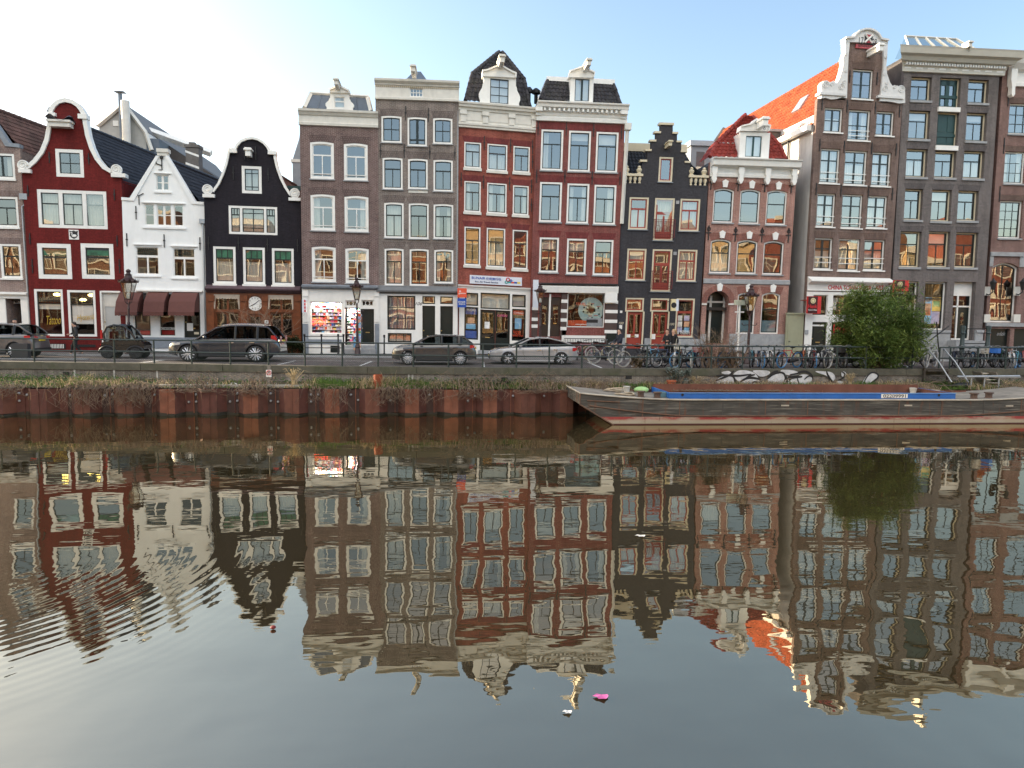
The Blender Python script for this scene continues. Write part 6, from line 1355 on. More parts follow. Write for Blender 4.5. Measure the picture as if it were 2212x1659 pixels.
def stroke(P, w=.06, c='d6'):
    q = wallpts(c, chai(P), .006); k = len(q); b = MB(); vs = []
    for i in range(k):
        d = Vector(q[min(i+1, k-1)])-Vector(q[max(i-1, 0)]); d.y = 0; d.normalize(); ww = w*(.35+.65*math.sin(math.pi*(i+.6)/(k+.2)))
        vs += [(q[i][0]-d.z*ww, q[i][1], q[i][2]+d.x*ww), (q[i][0]+d.z*ww, q[i][1], q[i][2]-d.x*ww)]
    b.add(vs, [(2*i, 2*i+1, 2*i+3, 2*i+2) for i in range(k-1)]); b.build('graffiti_line', GK, qw)
blob([(215, 1215), (260, 1150), (330, 1130), (400, 1140), (430, 1180), (420, 1225), (330, 1240)]); blob([(400, 1120), (470, 1070), (560, 1075), (640, 1100), (680, 1160), (690, 1235), (600, 1245), (520, 1215), (450, 1180)])
blob([(600, 1075), (700, 1072), (800, 1080), (790, 1120), (700, 1150), (650, 1110)]); blob([(760, 1180), (800, 1120), (880, 1100), (960, 1120), (1000, 1170), (970, 1235), (850, 1245), (780, 1230)])
blob([(890, 1070), (1010, 1068), (1090, 1090), (1100, 1120), (1000, 1130), (930, 1110)]); blob([(960, 1240), (1000, 1180), (1080, 1130), (1160, 1110), (1230, 1140), (1230, 1190), (1150, 1245), (1060, 1250)])
blob([(1250, 1080), (1350, 1085), (1440, 1090), (1480, 1150), (1440, 1200), (1390, 1130), (1300, 1105)]); blob([(270, 1100), (360, 1075), (400, 1100), (360, 1125)]); blob([(1530, 1085), (1580, 1090), (1590, 1130), (1540, 1150)]); blob([(1480, 1180), (1560, 1190), (1560, 1235), (1500, 1230)])
blob([(680, 250), (760, 120), (830, 118), (858, 150), (800, 195), (740, 240)], 'b2')
for P, w in (([(235, 1130), (340, 1125), (470, 1135), (600, 1115)], .055), ([(220, 1190), (300, 1155), (380, 1125), (420, 1080)], .05), ([(410, 1130), (435, 1180), (420, 1230)], .05), ([(480, 1195), (560, 1150), (640, 1155), (700, 1170)], .06), ([(520, 1180), (580, 1130), (640, 1120)], .05),
             ([(770, 1165), (830, 1110), (930, 1090), (960, 1150), (940, 1190)], .05), ([(880, 1080), (820, 1100), (790, 1140)], .06), ([(1000, 1120), (1080, 1110), (1110, 1090), (1170, 1085), (1230, 1120), (1240, 1170)], .055), ([(950, 1165), (1050, 1145), (1130, 1140)], .07), ([(1075, 1150), (1090, 1200), (1110, 1245)], .035),
             ([(960, 1130), (975, 1180), (960, 1220)], .05), ([(1380, 1085), (1400, 1140), (1450, 1200)], .05), ([(1360, 1190), (1400, 1230), (1440, 1200)], .04), ([(1540, 1090), (1575, 1110), (1560, 1150), (1500, 1180)], .045), ([(600, 1230), (620, 1190), (690, 1200)], .04), ([(1150, 1170), (1200, 1125), (1240, 1150)], .04)): stroke(P, w)
stroke([(700, 240), (770, 118), (830, 116), (862, 150), (820, 195), (745, 240)], .045, 'b2')
# ledge between the sheet piles and the wall
YP = 32.45; ZL = -.90
b = MB(); b.add([(x, YP-.05, ZL+.02) for x in XS] + [(x, max(YP+.1, Yq(x)-.5), ZL+.07) for x in XS] + [(x, Yq(x)+.1, ZL+.2) for x in XS], [(r_*n+i, r_*n+i+1, (r_+1)*n+i+1, (r_+1)*n+i) for r_ in (0, 1) for i in range(n-1)])
tag(b.build('terrain', mat('ledge_soil', (.075, .065, .04), .95, var=.4, scale=3, bump=.4)), kind='structure')
b = MB(); b.box(-12.6, -5.2, YP+.25, YP+.55, ZL, ZL+.12); tag(b.build('ledge_kerb', mat('pale_concrete', hexc('9a978e'), .9, var=.2, dirt=.4)), kind='structure')
# steel sheet piles
pile = empty('sheet_pile_wall', (0, YP, 0), 0, 'rusty corrugated sheet pile wall standing in the water', 'sheet piling')
RUST = []
for k, h_ in enumerate(('5f3930', '704738', '46332e', '653f33', '80503c')):
    RUST.append(mat('rusted_steel_'+'abcde'[k], hexc(h_), .8, var=.25, scale=2.5, bump=.15, streak=.5))
TIDE = mat('tide_line_slime', (.02, .02, .014), .5, var=.4, scale=6)
random.seed(11); px = 1.76; x = -32.0; k = 0; bolts = 0
while x < 36:
    b = MB(); D_ = .42; prof = [(0, 0), (.08*px, -.0), (.26*px, -D_), (.62*px, -D_), (.80*px, 0), (px, 0)]
    zt = ZL + random.uniform(-.03, .05)
    for (a0, y0), (a1, y1) in zip(prof, prof[1:]):
        b.mi = 0 if y0 == y1 == -D_ else (2 if y0 != y1 else 3); b.quad((x+a0, y0, -1.99), (x+a1-.004, y1, -1.99), (x+a1-.004, y1, zt), (x+a0, y0, zt))
        b.mi = 1; b.quad((x+a0, y0-.004, -2.6), (x+a1-.004, y1-.004, -2.6), (x+a1-.004, y1-.004, -1.97+.05*math.sin(a1*5+x)), (x+a0, y0-.004, -1.97+.05*math.sin(a0*5+x)))
    b.mi = 0
    for a in (.44*px, .995*px): yy = -D_ if a < px*.8 else 0; b.box(x+a-.02, x+a+.02, yy-.03, yy+.01, -2, zt-.01)
    b.mi = 3
    for (a0, y0), (a1, y1) in zip(prof, prof[1:]): b.quad((x+a0, y0, zt), (x+a1, y1, zt), (x+a1, y1+.03, zt), (x+a0, y0+.03, zt))
    o = b.build('sheet_pile', [RUST[random.choice((0, 1, 3, 4))], TIDE, RUST[random.choice((0, 0, 3, 1))], RUST[random.choice((2, 0, 2))]], pile)
    nb = random.choice([(.3,), (.3, .62), (.22, .55)])
    for dx_ in (-.15, .17):
        for dz in nb:
            if random.random() < .9: MB().lathe([(.055, 0), (.06, -.03), (.03, -.06)], (x+px*.96+dx_ if dx_ < 0 else x+.10, -.0, zt-dz), 8, 'y').build('bolt', STEEL, o)
    x += px; k += 1
o = empty('pile_head', (on_y('q2', 840, 200, YP+.1).x, YP+.12, ZL), 0, 'orange rusted steel tube sticking up above the sheet piling', 'steel tube'); MB().lathe([(.2, -.1), (.2, .62), (.17, .63), (.16, .5)], n=14).build('tube', mat('orange_rust', hexc('8a4528'), .8, var=.25), o, auto=40)
# railing on the coping
RAILG = mat('dark_green_railing', (.018, .034, .032), .45, var=.15)
def railing(name, label, posts, mesh_to):
    o = empty(name, (posts[0], Yq(posts[0]), 0), 0, label, 'railing'); O = o.location; 
    f = lambda X, z, dy=.18: (X-O.x, Yq(X)+dy-O.y, z)
    for X in posts: MB().tube([f(X, -.02), f(X, 1.14)], .04, 8).build('post', RAILG, o, auto=40)
    for z in (1.12, .57):
        b = MB(); b.tube([f(posts[0]+(posts[-1]-posts[0])*i/60, z-.0) for i in range(61)], .033, 8); b.build('rail', RAILG, o, auto=40)
    b = MB(); X = posts[0]
    while X < mesh_to:
        for s_ in (1, -1):
            a0, a1 = (X, X+.5) if s_ > 0 else (X+.5, X); q0, q1 = Vector(f(a0, .04, .17)), Vector(f(a1, .55, .17)); b.add([q0, q0+Vector((.008, 0, 0)), q1+Vector((.008, 0, 0)), q1], [(0, 1, 2, 3)])
        X += .085
    if mesh_to > posts[0]: b.build('wire_mesh', RAILG, o)
    return o
PX = [(-170, 'f')] + []
lp = [127, 280, 428, 577, 718, 863, 1006, 1143, 1283, 1418, 1550, 1682, 1811, 1937, 2060, 2183, 2305, 2427, 2548, 2669, 2786, 2904, 3023, 3140, 3250, 3424]
CROPS['o'] = (0, 0, 1.0)
lx = [at_quay('o', x, 1310, .18) for x in lp]
railing('quay_railing', 'long dark green tube railing along the quay edge with wire mesh', [lx[0]-7.2, lx[0]-5.4, lx[0]-3.6, lx[0]-1.8] + lx, 7)
rx_ = [at_quay('o', x, 1310, .18) for x in (3525, 3565, 3669, 3774)]
railing('quay_railing', 'short dark green tube railing to the right of the wooden steps', rx_ + [rx_[-1]+1.7, rx_[-1]+3.4], -99)
# ------------------------------------------------------------------ barge
BG = empty('barge', (5.78, 29.1, WATER), 0, 'long rusty black work barge with a blue hatch coaming moored at the right', 'barge')
WZ = -WATER
HB = mat('black_hull_paint', hexc('4a4845'), .7, var=.3, scale=1.5, bump=.1, dirt=.3)
def hull_mat():
    m, n, l, b = _new('weathered_hull'); b.inputs['Roughness'].default_value = .7
    tc = N(n, 'ShaderNodeTexCoord'); sx = N(n, 'ShaderNodeSeparateXYZ'); l.new(tc.outputs['Object'], sx.inputs[0])
    def noi(s, d, sc):
        mp = N(n, 'ShaderNodeMapping'); mp.inputs['Scale'].default_value = sc; no = N(n, 'ShaderNodeTexNoise', Scale=s, Detail=d, Roughness=.65); l.new(tc.outputs['Object'], mp.inputs[0]); l.new(mp.outputs[0], no.inputs['Vector']); return no.outputs[0]
    def rng(v, a, c, lo=0, hi=1):
        mr = N(n, 'ShaderNodeMapRange'); l.new(v, mr.inputs[0]); mr.inputs[1].default_value = a; mr.inputs[2].default_value = c; mr.inputs[3].default_value = lo; mr.inputs[4].default_value = hi; return mr.outputs[0]
    def mix(f, a, c):
        mx = N(n, 'ShaderNodeMix', data_type='RGBA'); l.new(f, mx.inputs[0])
        for i, v in ((6, a), (7, c)):
            if isinstance(v, tuple): mx.inputs[i].default_value = rgb(v)
            else: l.new(v, mx.inputs[i])
        return mx.outputs[2]
    base = mix(rng(noi(1.2, 6, (.5, 1, 3)), .35, .65), hexc('2e2c29'), hexc('514f4a'))
    base = mix(rng(noi(2.5, 6, (.25, 1, 5)), .52, .66, 0, .7), base, hexc('8a867c'))     # horizontal scrapes
    base = mix(rng(noi(2.0, 6, (2.5, 1, .35)), .56, .72, 0, .75), base, hexc('6b4028'))      # rust runs
    red = mix(rng(noi(1.6, 6, (.6, 1, 3)), .48, .64), hexc('9b3f3c'), hexc('a8977f'))
    low = mix(rng(sx.outputs[2], .16, .24), hexc('a89c86'), red); low = mix(rng(noi(1.4, 5, (.5, 1, 1.5)), .5, .62, 0, .6), low, hexc('b5aa98')); low = mix(rng(noi(2.2, 6, (3, 1, .6)), .60, .75, 0, .8), low, hexc('5a3426'))
    low = mix(rng(sx.outputs[2], .03, .06), hexc('4a211c'), low)
    col = mix(rng(sx.outputs[2], .335, .34), low, base)
    l.new(col, b.inputs['Base Color']); bp = N(n, 'ShaderNodeBump', Strength=.3, Distance=.05); l.new(noi(.8, 4, (1, 1, 1)), bp.inputs['Height']); l.new(bp.outputs[0], b.inputs['Normal']); return m
HULL = hull_mat(); DECK = mat('scuffed_deck', hexc('8a8378'), .85, var=.3, scale=1.6, bump=.2, dirt=.6)
LEN = 22.4; BM = 3.2
def deckz(t): return 1.06 + .28*max(0, 1-t/4.6)**1.7 + .30*max(0, 1-(LEN-t)/4.6)**1.7
def keel(t): return max(-.4, .86 - .60*t) if t < 2.2 else max(-.4, .8-.6*(LEN-t))
TS = [0, .4, .8, 1.2, 1.6, 2.1, 2.6, 3.2, 4] + [4+i for i in range(1, 15)] + [19, 19.8, 20.5, 21, 21.6, 22, LEN]
b = MB(); rows = []
for t in TS:
    ro_ = min(.45, .0+.9*max(0, .5-t)); y0 = ro_*0; z1, z0 = deckz(t), keel(t)
    rows.append([(t, y0, z0), (t, y0, min(max(z0+.01, .335), z1)), (t, y0, (z1+max(z0, .335))/2), (t, y0, z1)])
for a, c in zip(rows, rows[1:]):
    for i in range(3): b.quad(a[i], c[i], c[i+1], a[i+1])
    for i in range(3):
        s_ = lambda q: (q[0], BM, q[2]); b.quad(s_(c[i]), s_(a[i]), s_(a[i+1]), s_(c[i+1]))
    b.quad((c[0][0], BM, c[0][2]), (c[0][0], 0, c[0][2]), (a[0][0], 0, a[0][2]), (a[0][0], BM, a[0][2]))
for a in (rows[0], rows[-1]): b.add([a[0], a[3], (a[3][0], BM, a[3][2]), (a[0][0], BM, a[0][2])], [(0, 1, 2, 3)])
b.build('hull', HULL, BG)
b = MB()
for t0, t1 in zip(TS, TS[1:]): b.quad((t0, 0, deckz(t0)+.003), (t1, 0, deckz(t1)+.003), (t1, BM, deckz(t1)+.003), (t0, BM, deckz(t0)+.003))
b.build('deck', DECK, BG)
RUB = mat('rusty_rubbing_strake', hexc('6b5142'), .8, var=.3, scale=3, dirt=.3); EDGE = mat('pale_deck_edge', hexc('b8b0a0'), .8, var=.25, scale=2, dirt=.5)
b = MB(); b.tube([(t, -.02, deckz(t)) for t in TS], .035, 6); b.tube([(0, 0, deckz(0)), (0, BM, deckz(0))], .03, 6); b.build('gunwale', EDGE, BG, auto=40)
b = MB(); b.tube([(t, -.02, .37+.50*max(0, 1-t/4.6)**1.3+.42*max(0, 1-(LEN-t)/5.5)**1.4) for t in TS if keel(t) < .4+.50*max(0, 1-t/4.6)**1.3 and t > .1], .03, 6); b.build('rubbing_strake', RUB, BG, auto=40)
b = MB(); b.tube([(.3, -.02, deckz(.3)-.28), (1.7, -.02, deckz(1.7)-.22)], .025, 6); b.build('rubbing_strake', RUB, BG)
b = MB(); b.tube([(0, 0, deckz(0)-.02), (0, 0, keel(0)), (2.1, -.005, keel(2.1))], .03, 6); b.build('stem_bar', RUB, BG)
for x_, z_ in ((9.15, .82), (14.8, .82), (19.6, .8)): MB().box(x_-.35, x_+.0, -.02, .01, z_-.03, z_+.03).build('draught_mark', EDGE, BG)
for x_ in (2.7, 4.3, 6.2, 8.1, 10, 12.1, 14.2, 16.2, 18.2, 20): b = MB(); b.box(x_-.02, x_+.02, -.012, .01, .36, deckz(x_)-.03); b.build('hull_seam', RUB if int(x_) % 3 else HB, BG)
# hatch coaming
BLUE_P = mat('blue_hatch_paint', hexc('2563b0'), .5, var=.12, scale=2, streak=.35); RI = mat('rusted_hold', hexc('6e4638'), .85, var=.25, scale=1.5, streak=.35)
c0, c1, cz0, cz1, cy0, cy1 = 3.95, 17.15, 1.05, 1.31, .42, BM-.25
b = MB()
b.box(c0, c1, cy0, cy0+.05, cz0, cz1); b.box(c0, c0+.05, cy0+.05, cy1, cz0, cz1+.02); b.box(c1-.05, c1, cy0+.05, cy1, cz0, cz1); b.build('hatch_coaming', BLUE_P, BG)
b = MB(); b.box(c0+.05, c1-.05, cy1-.04, cy1, cz0-.6, cz1+.16); b.box(c0+.05, c1-.05, cy0+.052, cy0+.06, cz0-.6, cz1-.01); b.quad((c0, cy0+.06, cz0+.01), (c1, cy0+.06, cz0+.01), (c1, cy1-.04, cz0+.01), (c0, cy1-.04, cz0+.01)); b.box(c1-.06, c1-.052, cy0+.06, cy1-.05, cz0, cz1-.01); b.box(c0+.052, c0+.06, cy0+.06, cy1-.05, cz0, cz1+.01); b.build('hold', RI, BG)
b = MB(); b.tube([(c0-.01, cy0-.01, cz1), (c1+.01, cy0-.01, cz1)], .02, 6); b.build('coaming_edge', mat('light_blue_edge', hexc('6d9bd0'), .6, dirt=.3), BG)
pl = MB().box(13.62, 14.86, cy0-.012, cy0, cz0+.05, cz1-.03).build('number_plate', WHITE, BG); letter(pl, '02209991', 14.24, (cz0+cz1)/2+.01, cy0-.014, IRON, 1.06, .15, bold=.006)
for x_ in (4.55, 16.35): MB().lathe([(.06, 0), (.06, -.01)], (x_, cy0-.002, cz0+.18), 12, 'y').build('drain_hole', IRON, BG)
def bollard(t, y):
    o = MB().lathe([(.2, 0), (.14, .03), (.14, .2), (.2, .22), (.2, .26), (.1, .27)], (t, y, deckz(t)), 12).build('bollard', mat('rusty_bollard', hexc('5d4a40'), .8, var=.3), BG, auto=40)
for t, y in ((2.75, .55), (3.45, .45), (18.1, .5), (18.9, .6)): bollard(t, y)
MB().box(3.5, 4.0, .75, 1.15, deckz(3.6), deckz(3.6)+.22).build('deck_box', mat('teal_box', hexc('5b7c86'), .6, var=.2), BG)
ROPE = mat('frayed_rope', hexc('a99c88'), .9, var=.2)
def coil(name, label, X, Y, z, r, n, m=ROPE, cat='rope'):
    P = []
    for i in range(n*14): a = i*2*math.pi/14; P.append((r*(1+.2*math.sin(i*.37))*math.cos(a), r*.7*(1+.2*math.cos(i*.29))*math.sin(a), .03+.025*(i//14)+.03*math.sin(i*.9)))
    o = MB().tube(P, .028, 5).build(name, m, None, True, loc=(X, Y, z)); tag(o, label, cat); return o
coil('rope_coil', 'pale rope coiled on the bow deck of the barge', 7.75, 31.3, WATER+deckz(2.1)+.02, .38, 5); coil('rope_coil', 'pale rope lying beside the bollards on the barge deck', 8.0, 30.1, WATER+deckz(2.4), .42, 3); coil('rope_coil', 'pale rope coiled on the stern deck behind the blue coaming', 23.3, 31.6, WATER+deckz(17.8)+.02, .34, 5)
def bucket(X, Y, z, label):
    o = MB().lathe([(.12, 0), (.17, .26), (.18, .27), (.15, .24), (.1, .03)], n=14).build('bucket', WHITE2, None, auto=40, loc=(X, Y, z)); tag(o, label, 'bucket', 'white buckets on the barge')
bucket(8.45, 31.7, WATER+deckz(2.8), 'white bucket on the bow deck near the rope coil'); bucket(22.5, 31.8, WATER+deckz(17), 'white bucket behind the right end of the blue coaming')
o = MB().ball((0, 0, .12), .22, 10, 6, 1.7, 1, .7).build('plastic_bag', mat('lime_plastic', hexc('a7cf8a'), .5, var=.2), None, True, loc=(9.2, 31.9, WATER+deckz(3.5))); tag(o, 'pale green bag lying at the front of the blue coaming', 'bag')
b = MB(); b.tube([(LEN-2.2, -.06, .6), (LEN-1, -.1, .35), (LEN, -.1, .12)], .05, 6); b.build('mooring_line', RUB, BG)

# ------------------------------------------------------------------ wooden steps, handrail, tarpaulin on the ledge
OLDW = mat('weathered_planks', hexc('7d766c'), .85, var=.25, scale=4, dirt=.4); DKW = mat('dark_planks', hexc('4a443d'), .85, var=.25, scale=4)
X0, X1 = at_quay('b2', 1248, 150), at_quay('b2', 1440, 150); yq = Yq(X0)
o = empty('wooden_steps', (X0, yq-.1, ZL), 0, 'dark wooden steps with two grey handrails leading down from the quay', 'steps', 'steps down to the ledge')
w_ = X1-X0
for k in range(4): MB().box(0, w_, -.28*k-.26, -.28*k, .83-.22*k, .87-.22*k).build('tread', DKW, o)
b = MB(); b.box(-.08, .0, -1.1, .2, 0, .1); b.box(-.08, 0, -.08, .05, 0, 1.0); b.box(w_, w_+.06, -.08, .05, 0, .9); b.box(-.08, w_+.06, -.02, .5, .9, .95); b.build('frame', DKW, o)
for xx in (w_*.35, w_*1.1): b = MB(); b.tube([(xx, .5, 1.95), (xx+.12, -.2, 1.35), (xx+.35, -.95, .35)], .035, 6); b.tube([(xx, .5, 1.95), (xx, .5, .95)], .03, 6); b.build('handrail', STEEL, o, auto=40)
X0, X1 = at_quay('b2', 1650, 150), at_quay('b2', 1840, 150)
o = empty('wooden_steps', (X0, Yq(X0)-.35, ZL), 0, 'pale weathered wooden steps leaning against the quay wall', 'steps', 'steps down to the ledge')
for k in range(5): MB().box(.08+k*.11, .78+k*.11, -.13*k-.2, -.13*k, .72-.15*k, .76-.15*k).build('tread', mat('pale_planks', hexc('b8b0a2'), .8, var=.15), o)
for xx in (0, .78): b = MB(); b.prism([(xx, .84), (xx+.06, .84), (xx+.62, .02), (xx+.5, .02)], -.62, .02); b.build('stringer', OLDW, o)
a, c_ = on_y('b2', 1590, 153, 32.6), on_y('b2', 2172, 148, 32.6)
o = empty('handrail', (a.x, 32.6, ZL), 0, 'long grey metal handrail on posts in front of the pale steps', 'handrail'); b = MB(); b.tube([(0, 0, a.z-ZL), (c_.x-a.x, 0, c_.z-ZL)], .04, 8); b.box(0, c_.x-a.x, -.1, .02, a.z-ZL-.03, a.z-ZL+.01); b.build('rail', STEEL, o)
for t in (.23, .44, .67): MB().tube([((c_.x-a.x)*t, 0, 0), ((c_.x-a.x)*t, 0, a.z-ZL)], .035, 6).build('post', STEEL, o)
q = on_y('b2', 1640, 235, 32.8); o = MB().ball((0, 0, .12), .5, 14, 8, 1.1, .4, .32).build('tarpaulin', mat('black_tarpaulin', (.02, .02, .022), .45), None, True, loc=(q.x, 32.85, ZL+.05)); tag(o, 'rolled black tarpaulin under the grey handrail', 'tarpaulin')
# small mooring sign on its post
q = on_y('d2', 1275, 1430, 33.6); o = empty('sign_post', (q.x, Yq(q.x)-.35, ZL), 0, 'short wooden post with a small white no parking sign on the ledge', 'sign post'); MB().box(-.07, .07, 0, .1, 0, .95).build('post', OLDW, o); s_ = MB().box(-.12, .12, -.025, -.005, .42, .75).build('sign_plate', WHITE, o)
letter(s_, 'P', 0, .62, -.03, IRON, .1, .15); b = MB(); b.torus((0, -.032, .62), .1, .014, n=18, m=4); b.tube([(-.07, -.032, .69), (.07, -.032, .55)], .012, 4); b.build('prohibition_ring', mat('sign_red', (.6, .03, .03), .5), s_)
# ------------------------------------------------------------------ plants of the ledge and the quay
def leafmat(name, c, var=.35, rough=.7, trans=.32):
    m, n, l, b = _new(name); b.inputs['Roughness'].default_value = rough; b.inputs['Specular IOR Level'].default_value = .2
    ge = N(n, 'ShaderNodeNewGeometry'); no = N(n, 'ShaderNodeTexWhiteNoise', noise_dimensions='1D'); l.new(ge.outputs['Random Per Island'], no.inputs['W'])
    n2 = N(n, 'ShaderNodeTexNoise', Scale=1.5, Detail=3); l.new(ge.outputs['Position'], n2.inputs['Vector'])
    ad = N(n, 'ShaderNodeMath', operation='ADD'); l.new(no.outputs[0], ad.inputs[0]); l.new(n2.outputs[0], ad.inputs[1])
    mr = N(n, 'ShaderNodeMapRange'); mr.inputs[1].default_value = .3; mr.inputs[2].default_value = 1.7; mr.inputs[3].default_value = 1-var; mr.inputs[4].default_value = 1+var; l.new(ad.outputs[0], mr.inputs[0])
    vm = N(n, 'ShaderNodeVectorMath', operation='SCALE'); vm.inputs[0].default_value = c; l.new(mr.outputs[0], vm.inputs['Scale']); l.new(vm.outputs[0], b.inputs['Base Color'])
    tr = N(n, 'ShaderNodeBsdfTranslucent'); l.new(vm.outputs[0], tr.inputs[0]); mx = N(n, 'ShaderNodeMixShader'); mx.inputs[0].default_value = trans
    l.new(b.outputs[0], mx.inputs[1]); l.new(tr.outputs[0], mx.inputs[2]); l.new(mx.outputs[0], n['Material Output'].inputs[0]); return m
G1 = leafmat('fresh_grass', (.10, .17, .04)); G2 = leafmat('olive_grass', (.13, .14, .05)); G3 = leafmat('straw_grass', (.50, .40, .24), .3); G4 = leafmat('brown_stalks', (.24, .17, .11), .3); G5 = leafmat('weed_leaves', (.05, .11, .025))
BRK = mat('grey_brown_twigs', hexc('82705e'), .9, var=.25)
def blade(b, x, y, z, h, lean, w, az=None):
    az = random.random()*6.283 if az is None else az; dx, dy = math.cos(az)*lean*h, math.sin(az)*lean*h*.6; wx = w*random.uniform(.6, 1)
    b.add([(x-wx, y, z), (x+wx, y, z), (x+wx*.6+dx*.45, y+dy*.4, z+h*.6), (x-wx*.6+dx*.45, y+dy*.4, z+h*.6), (x+dx, y+dy, z+h*(1-.35*lean))], [(0, 1, 2, 3), (3, 2, 4)])
random.seed(31)
bg_, bd_, bw_ = MB(), MB(), MB()
def dens(X):   # how lush the strip is along the ledge
    return max(0, lerp_([(-26, .5), (-19, .35), (-16, .5), (-12.5, .25), (-11, .1), (-6.5, .15), (-5.5, .75), (-1, .8), (0, .5), (5, .45), (8, .6), (30, .6)], X) + .25*noise.noise(Vector((X*.6, 3, 0))) + .3*noise.noise(Vector((X*1.5, 9, 0))))
def lerp_(P, x):
    for (a, u), (c, v) in zip(P, P[1:]):
        if x <= c: return u+(v-u)*(x-a)/(c-a)
    return P[-1][1]
for i in range(24000):
    X = random.uniform(-26, 31); ymax = Yq(X)-.02
    if random.random() > .12+.95*dens(X): continue
    Y = YP-.1+(ymax-YP+.1)*random.random()**1.2; z = ZL+.02+.15*(Y-YP)/(ymax-YP+.1)
    t = noise.noise(Vector((X*.5, 5, 2)))+random.uniform(-.5, .5); 
    if -5.5 < X < 3: t += .22
    elif X < -15.5: t += .2
    h = random.uniform(.08, .34)*max(.35, .25+1.5*dens(X))
    if X > 5.4: h *= .8
    if t > -.02: bg_.mi = 0 if t > .15 else 1; blade(bg_, X, Y, z, h, random.uniform(.1, .9), .018)
    else: bd_.mi = 0 if random.random() < .6 else 1; blade(bd_, X, Y, z, h*1.35, random.uniform(.2, 1.1), .016)
for i in range(5200):
    X = random.choice([random.gauss(-17.2, 2.2), random.gauss(-21, 2.5), random.uniform(-12, 5), random.gauss(2, 2), random.gauss(27, 2)]); Y = YP + .1 + random.random()**.8*max(.2, Yq(X)-YP-.15); z = ZL+.05+random.random()**2*.42; s = random.uniform(.03, .07)
    a = random.random()*6.28; u = Vector((math.cos(a), math.sin(a)*.6, random.uniform(-.4, .5)))*s; v = Vector((-math.sin(a), math.cos(a), random.uniform(-.5, .8)))*s*.7; q = Vector((X, Y, z)); bw_.add([q-u, q-v, q+u, q+v], [(0, 1, 2, 3)])
tag(bg_.build('grass', [G1, G2]), 'tufts of green grass along the ledge above the sheet piles', 'grass', kind='stuff')
tag(bd_.build('dry_grass', [G3, G4]), 'dry straw coloured grass along the ledge', 'grass', kind='stuff')
tag(bw_.build('weeds', G5), 'low green leafy weeds covering the ledge', 'weeds', kind='stuff')
b = MB()
for i in range(90):
    X = random.choice([random.uniform(-12, 8), random.gauss(-2, 4), random.uniform(8, 30)]); on = random.random() < .45
    Y, z = (Yq(X)+random.uniform(.3, .8), .05) if on and X > 7 else (YP+.1+random.random()*.5, ZL+.12); s = random.uniform(.03, .09); b.add([(X+random.uniform(-s, s)*1.3, Y+random.uniform(-s, s), z+random.uniform(0, s*1.3)) for _ in range(4)], [(0, 1, 2), (0, 2, 3), (1, 3, 2)])
tag(b.build('litter', mat('scraps_of_paper', (.6, .6, .58), .7, var=.4, scale=9)), 'scraps of white litter on the ledge and quay', 'litter', kind='stuff')
def bramble(label, c, x, y, wid, up, down, n, m=None, name='bramble', over=True):
    q = on_y(c, x, y, YP-.1); X = q.x; o = MB(); random.seed(int(x*7+y))
    for i in range(n):
        sx = random.gauss(0, wid*.45); y0 = random.uniform(.1, .5); L = random.uniform(.5, 1); d = random.choice((-1, 1)); P = [Vector((sx, y0, 0))]
        if over and random.random() < .72:
            P += [Vector((sx+d*.1, y0-.35, random.uniform(.05, .25)*up*2)), Vector((sx+d*.2*L+random.gauss(0, .1), -.42-random.random()*.15, -.05)), Vector((sx+d*.3*L+random.gauss(0, .15), -.48-random.random()*.12, -down*L*.55)), Vector((sx+d*.25*L+random.gauss(0, .25), -.46-random.random()*.2, -down*L))]
        else: P += [Vector((sx+d*.15, y0-.1, up*L*.6)), Vector((sx+d*.45*L, y0-.2-random.random()*.2, up*L)), Vector((sx+d*.8*L, y0-.3-random.random()*.3, up*L*random.uniform(.3, .9)))]
        PP = []
        for a, c2 in zip(P, P[1:]):
            for k in range(3): PP.append(a.lerp(c2, k/3)+Vector((random.gauss(0, .02), random.gauss(0, .02), random.gauss(0, .02))))
        PP.append(P[-1]); o.tube(PP, [.012*(1-.7*k/len(PP)) for k in range(len(PP))], 3, cap=False)
    ob = o.build(name, m or BRK, None, loc=(X, YP, ZL+.03)); tag(ob, label, 'bramble', 'dry brambles along the ledge')
for a in (('bare brambles hanging over the far left sheet piles', 'q1', 90, 235, 1.0, .35, .45, 40), ('dry brambles hanging to the water over the third and fourth piles', 'q1', 690, 235, 1.3, .35, .95, 105), ('thick matted brambles hanging left of the dark suv', 'q1', 1120, 235, 1.1, .35, .85, 130), ('dry brambles standing on the ledge below the suv bonnet', 'q1', 1690, 215, 1.6, .75, .2, 70),
          ('tangled brown stalks beside the no parking post', 'q1', 2110, 215, .8, .8, .35, 70), ('thin creepers hanging below the dry grass left of the orange tube', 'q2', 370, 225, .8, .2, .8, 30), ('fine roots hanging down to the water', 'q2', 575, 225, .5, .15, 1.0, 34), ('dark tangle hanging right of the orange tube', 'q2', 930, 225, .7, .2, .8, 70), ('sparse creepers hanging under the compact suv', 'q2', 1180, 225, 1.0, .4, .75, 60),
          ('tall dry stalks and hanging stems below the silver car', 'q2', 1600, 225, 1.4, .8, .55, 120), ('thin stalks on the ledge beside the barge bow', 'q2', 2040, 225, 1.2, .85, .2, 70), ('brown undergrowth behind the barge bow', 'b1', 390, 165, 1.9, .55, .05, 150), ('dead stalks left of the graffiti', 'b1', 1330, 165, 1.5, .6, .05, 90), ('dry stems in front of the graffiti', 'b1', 1900, 165, 1.6, .5, .05, 70), ('dead twigs heaped under the dark steps', 'b2', 1270, 255, .8, .4, .05, 90), ('dry stems at the right end of the ledge', 'b2', 2150, 260, 1.2, .45, .1, 70)): bramble(*a)
